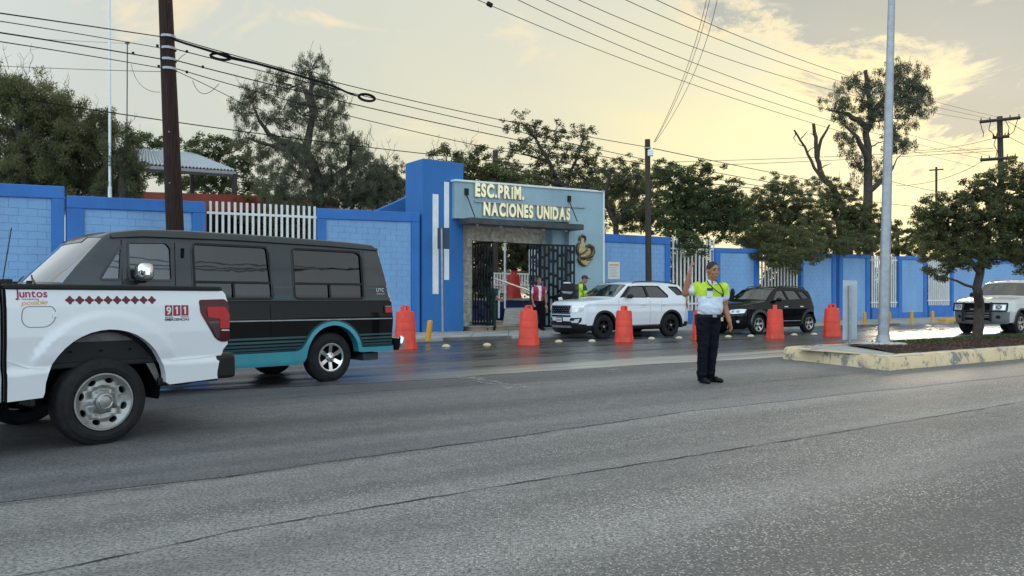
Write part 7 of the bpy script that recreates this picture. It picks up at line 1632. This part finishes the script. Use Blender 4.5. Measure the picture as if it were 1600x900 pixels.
tree('broad dark tree hanging over the wall left of the dead tree', 39.5, [[(1222, 440), (1220, 370), (1225, 320)], [(1218, 370), (1180, 330)]], [(1215, 320, 48, 32), (1180, 345, 32, 40), (1235, 350, 50, 42), (1205, 380, 38, 26, 1, 2.5), (1240, 388, 42, 28, 1, 3), (1262, 330, 36, 32), (1225, 288, 36, 18, .6), (1195, 372, 26, 22, 1, 2), (1232, 412, 26, 12, 1, 4.5), (1200, 392, 30, 14, 1, 4), (1262, 392, 24, 16, 1, 4), (1175, 385, 22, 16, 1, 3), (1240, 402, 34, 12, 1, 4.2), (1165, 365, 20, 26), (1250, 375, 30, 30, 1, 2), (1218, 300, 30, 16, .6), (1215, 404, 16, 9, .9, 4)], 'leafolive', .085, .45, .95, clump=.33, cap_=110000, bare=22)
tree('broad dark tree hanging over the wall right of the dead tree', 43, [[(1310, 400), (1312, 360), (1300, 315)], [(1312, 360), (1350, 325)]], [(1300, 320, 36, 28), (1325, 345, 42, 34), (1350, 362, 34, 26), (1285, 365, 34, 26, 1, 2), (1320, 380, 44, 16, 1, 3), (1275, 385, 20, 12, 1, 5), (1345, 384, 40, 12, 1, 4), (1380, 372, 26, 18, 1, 2), (1300, 388, 34, 10, 1, 5), (1285, 290, 30, 20, .5), (1318, 300, 26, 18, .5), (1362, 345, 22, 26, .8), (1278, 395, 12, 8)], 'leafolive', .085, .45, .95, clump=.33, cap_=110000, bare=22)
tree('tall dark tree with open top behind the lamp post', 52, [[(1362, 400), (1356, 320), (1356, 250), (1360, 170), (1352, 110)], [(1356, 200), (1325, 178), (1295, 172)], [(1358, 185), (1385, 150), (1405, 125)], [(1356, 250), (1340, 215), (1320, 195)], [(1356, 300), (1375, 285), (1392, 270)]],
     [(1400, 112, 22, 20, .9), (1428, 130, 26, 24, 1.1), (1440, 160, 20, 22, 1), (1410, 150, 30, 26, 1), (1425, 185, 18, 20, .7), (1335, 135, 28, 18, .8), (1305, 160, 24, 18, .7), (1370, 135, 24, 20, .8), (1320, 185, 24, 14, .7), (1350, 165, 26, 16, .8), (1380, 180, 30, 20, .8), (1395, 215, 26, 20, .8), (1322, 222, 20, 18, .7), (1345, 200, 20, 14, .7), (1412, 230, 20, 14, .7), (1378, 255, 18, 16, .7), (1345, 265, 14, 22, .7), (1330, 245, 16, 14, .6), (1370, 280, 16, 12, .6)],
     'leafgrey', .13, .3, .62, 'droop', tr=(.38, .12), bare=24, clump=.42)
tree('continuous mid-distance trees behind the gateway and slim pole', 50, [[(840, 380), (842, 330), (840, 290)], [(842, 330), (760, 290)], [(842, 330), (950, 300)]], [(x, 290-8*math.sin(x*.05), 40, 26, .8) for x in range(660, 1080, 42)]+[(x, 330, 45, 30, .9) for x in range(930, 1180, 45)], 'leafolive', .15, .5, .75, clump=.55, tr=(.2, .1), cap_=110000, bare=40)
# the dead tree
g = P(1318, 330, 44); dt = thing('dead_tree', 'bare dead tree with two broken limbs left of the tall dark tree', 'tree', (g.x, g.y, 0)); mb = MB()
def dl(pts, r0, r1): f_ = []; q = [P(x, y, 44) for x, y in pts]; [f_.extend(wob(a, b, .04, 3)[:-1]) for a, b in zip(q, q[1:])]; f_.append(q[-1]); tube_tree(mb, f_, r0, r1, 8)
mb.tube([(g.x+.6, 44, 0), P(1322, 330, 44)], [.26, .2], 9); dl([(1322, 335), (1305, 300), (1285, 275), (1276, 245), (1275, 215), (1271, 193)], .19, .09); dl([(1278, 245), (1283, 218), (1296, 195)], .12, .05); dl([(1293, 288), (1272, 262), (1258, 230), (1241, 203)], .11, .05)
for pts in ([(1258, 228), (1246, 224)], [(1262, 238), (1275, 226)], [(1285, 262), (1298, 255)], [(1243, 205), (1240, 215), (1243, 222)], [(1276, 215), (1266, 208)], [(1252, 216), (1262, 205)], [(1300, 295), (1318, 290)]): dl(pts, .035, .012)
mb.out('trunk', M['bark'], dt, smooth=True, ang=70)
tree('leaning young tree planted in the mulch of the traffic island', 18.2, [[(1526, 533), (1531, 480), (1526, 450), (1534, 405), (1545, 360)], [(1530, 425), (1500, 385), (1480, 350)], [(1532, 415), (1575, 375), (1590, 330)]],
     [(1480, 330, 44, 28, .9), (1455, 345, 26, 24, .7), (1520, 300, 36, 24, .9), (1560, 290, 36, 28, .9), (1595, 300, 36, 40, 1), (1500, 350, 56, 30, 1.1), (1550, 345, 60, 40, 1.2), (1610, 350, 50, 60, 1.2), (1480, 385, 50, 22, 1), (1540, 385, 60, 26, 1.2), (1595, 400, 50, 26, 1.1), (1450, 375, 20, 22, .6), (1462, 405, 20, 10, .7), (1500, 405, 30, 12, .9), (1660, 340, 60, 70, 1), (1570, 262, 20, 18, .5), (1464, 432, 5, 12, .9), (1452, 420, 12, 6, .7), (1490, 418, 26, 8, .8), (1445, 325, 16, 20, .5)],
     'leafolive', .055, .5, .82, base_z=.24, tr=(.12, .075), clump=.21, cap_=120000)
tree('dark shrubs behind the wall between lamp post and island tree', 60, [[(1400, 410), (1402, 380), (1400, 350)]], [(1395, 352, 22, 14, .7), (1420, 370, 20, 12, .8), (1440, 365, 24, 22), (1385, 385, 20, 14), (1430, 392, 24, 10), (1470, 370, 24, 30), (1405, 390, 14, 8)], 'leafdark', .16, .5, 1.0, clump=.5)
for k, (x, y, rx, Zs, w) in enumerate(((1085, 420, 44, 39, 'behind the bar panel next to the raised hand'), (1222, 425, 42, 44, 'behind the bar panel above the black SUV'), (1383, 440, 30, 52, 'behind the bar panel at the lamp post'), (1470, 440, 30, 57, 'behind the farthest bar panel'), (410, 345, 95, 36, 'behind the white bar fence above the van'))):
    tree('dense dark hedge bush '+w, Zs, [[(x, 470), (x, y+10), (x-8, y-20)]], [(x, y, rx, 34), (x-rx*.4, y+28, rx*.7, 28), (x+rx*.4, y+22, rx*.7, 30)], 'leafdark' if k != 4 else 'leafolive', .13, .5, 1.0, clump=.45, name='hedge_bush', cat='bush', group='bushes behind the bar fence panels', tr=(.1, .05))
tree('rounded green shrub in the school courtyard behind the railing', 37, [[(833, 445), (833, 430), (833, 425)]], [(833, 428, 18, 12, 1.3), (824, 434, 14, 8, 1.2)], 'leafmid', .09, .5, 1.2, name='shrub', cat='shrub', clump=.3, base_z=.3, tr=(.06, .03))
tree('dark courtyard trees filling the gate opening', 46, [[(800, 470), (802, 420), (798, 385)], [(802, 420), (775, 385)]], [(790, 390, 30, 26), (830, 385, 34, 26), (770, 415, 26, 30), (812, 415, 30, 24), (850, 405, 30, 34), (785, 360, 40, 26), (840, 355, 40, 26), (745, 385, 30, 40), (748, 430, 28, 30), (775, 445, 30, 18)], 'leafdark', .13, .5, 1.2, clump=.45, base_z=.3)
tree('dark green tree mass behind the oncoming silver SUV', 62, [[(1590, 460), (1592, 420), (1590, 390)]], [(1575, 405, 24, 24), (1605, 400, 30, 30), (1640, 390, 40, 40), (1550, 405, 24, 20), (1590, 430, 40, 14), (1530, 410, 20, 16)], 'leafmid', .18, .5, 1.0, clump=.55)
# a far tree line closing the horizon beyond the school
v = []
n = 120000; X = RNG.uniform(-150, 240, n); Hh = 5.5+2*np.sin(X*.11)+1.5*np.sin(X*.31+1); Yb = 95+.28*X+RNG.uniform(-6, 6, n); Zz = RNG.uniform(0, 1, n)**.8*Hh
c = np.stack([X, Yb, Zz], 1); a = RNG.normal(size=(n, 3)); a /= np.linalg.norm(a, axis=1)[:, None]; b = np.cross(a, RNG.normal(size=(n, 3))); b /= np.linalg.norm(b, axis=1)[:, None]
a *= .45; b *= .28; v = np.stack([c-a*.5, c+b*.5, c+a*.5, c-b*.5], 1).reshape(-1, 3); quads('distant_treeline', v, M['leafdark'], kind='stuff')
open('/tmp/leaves.txt', 'w').write(str(sum(t[1] for t in TREES)+n)) if 0 else None
print('LEAVES', sum(t[1] for t in TREES)+n)
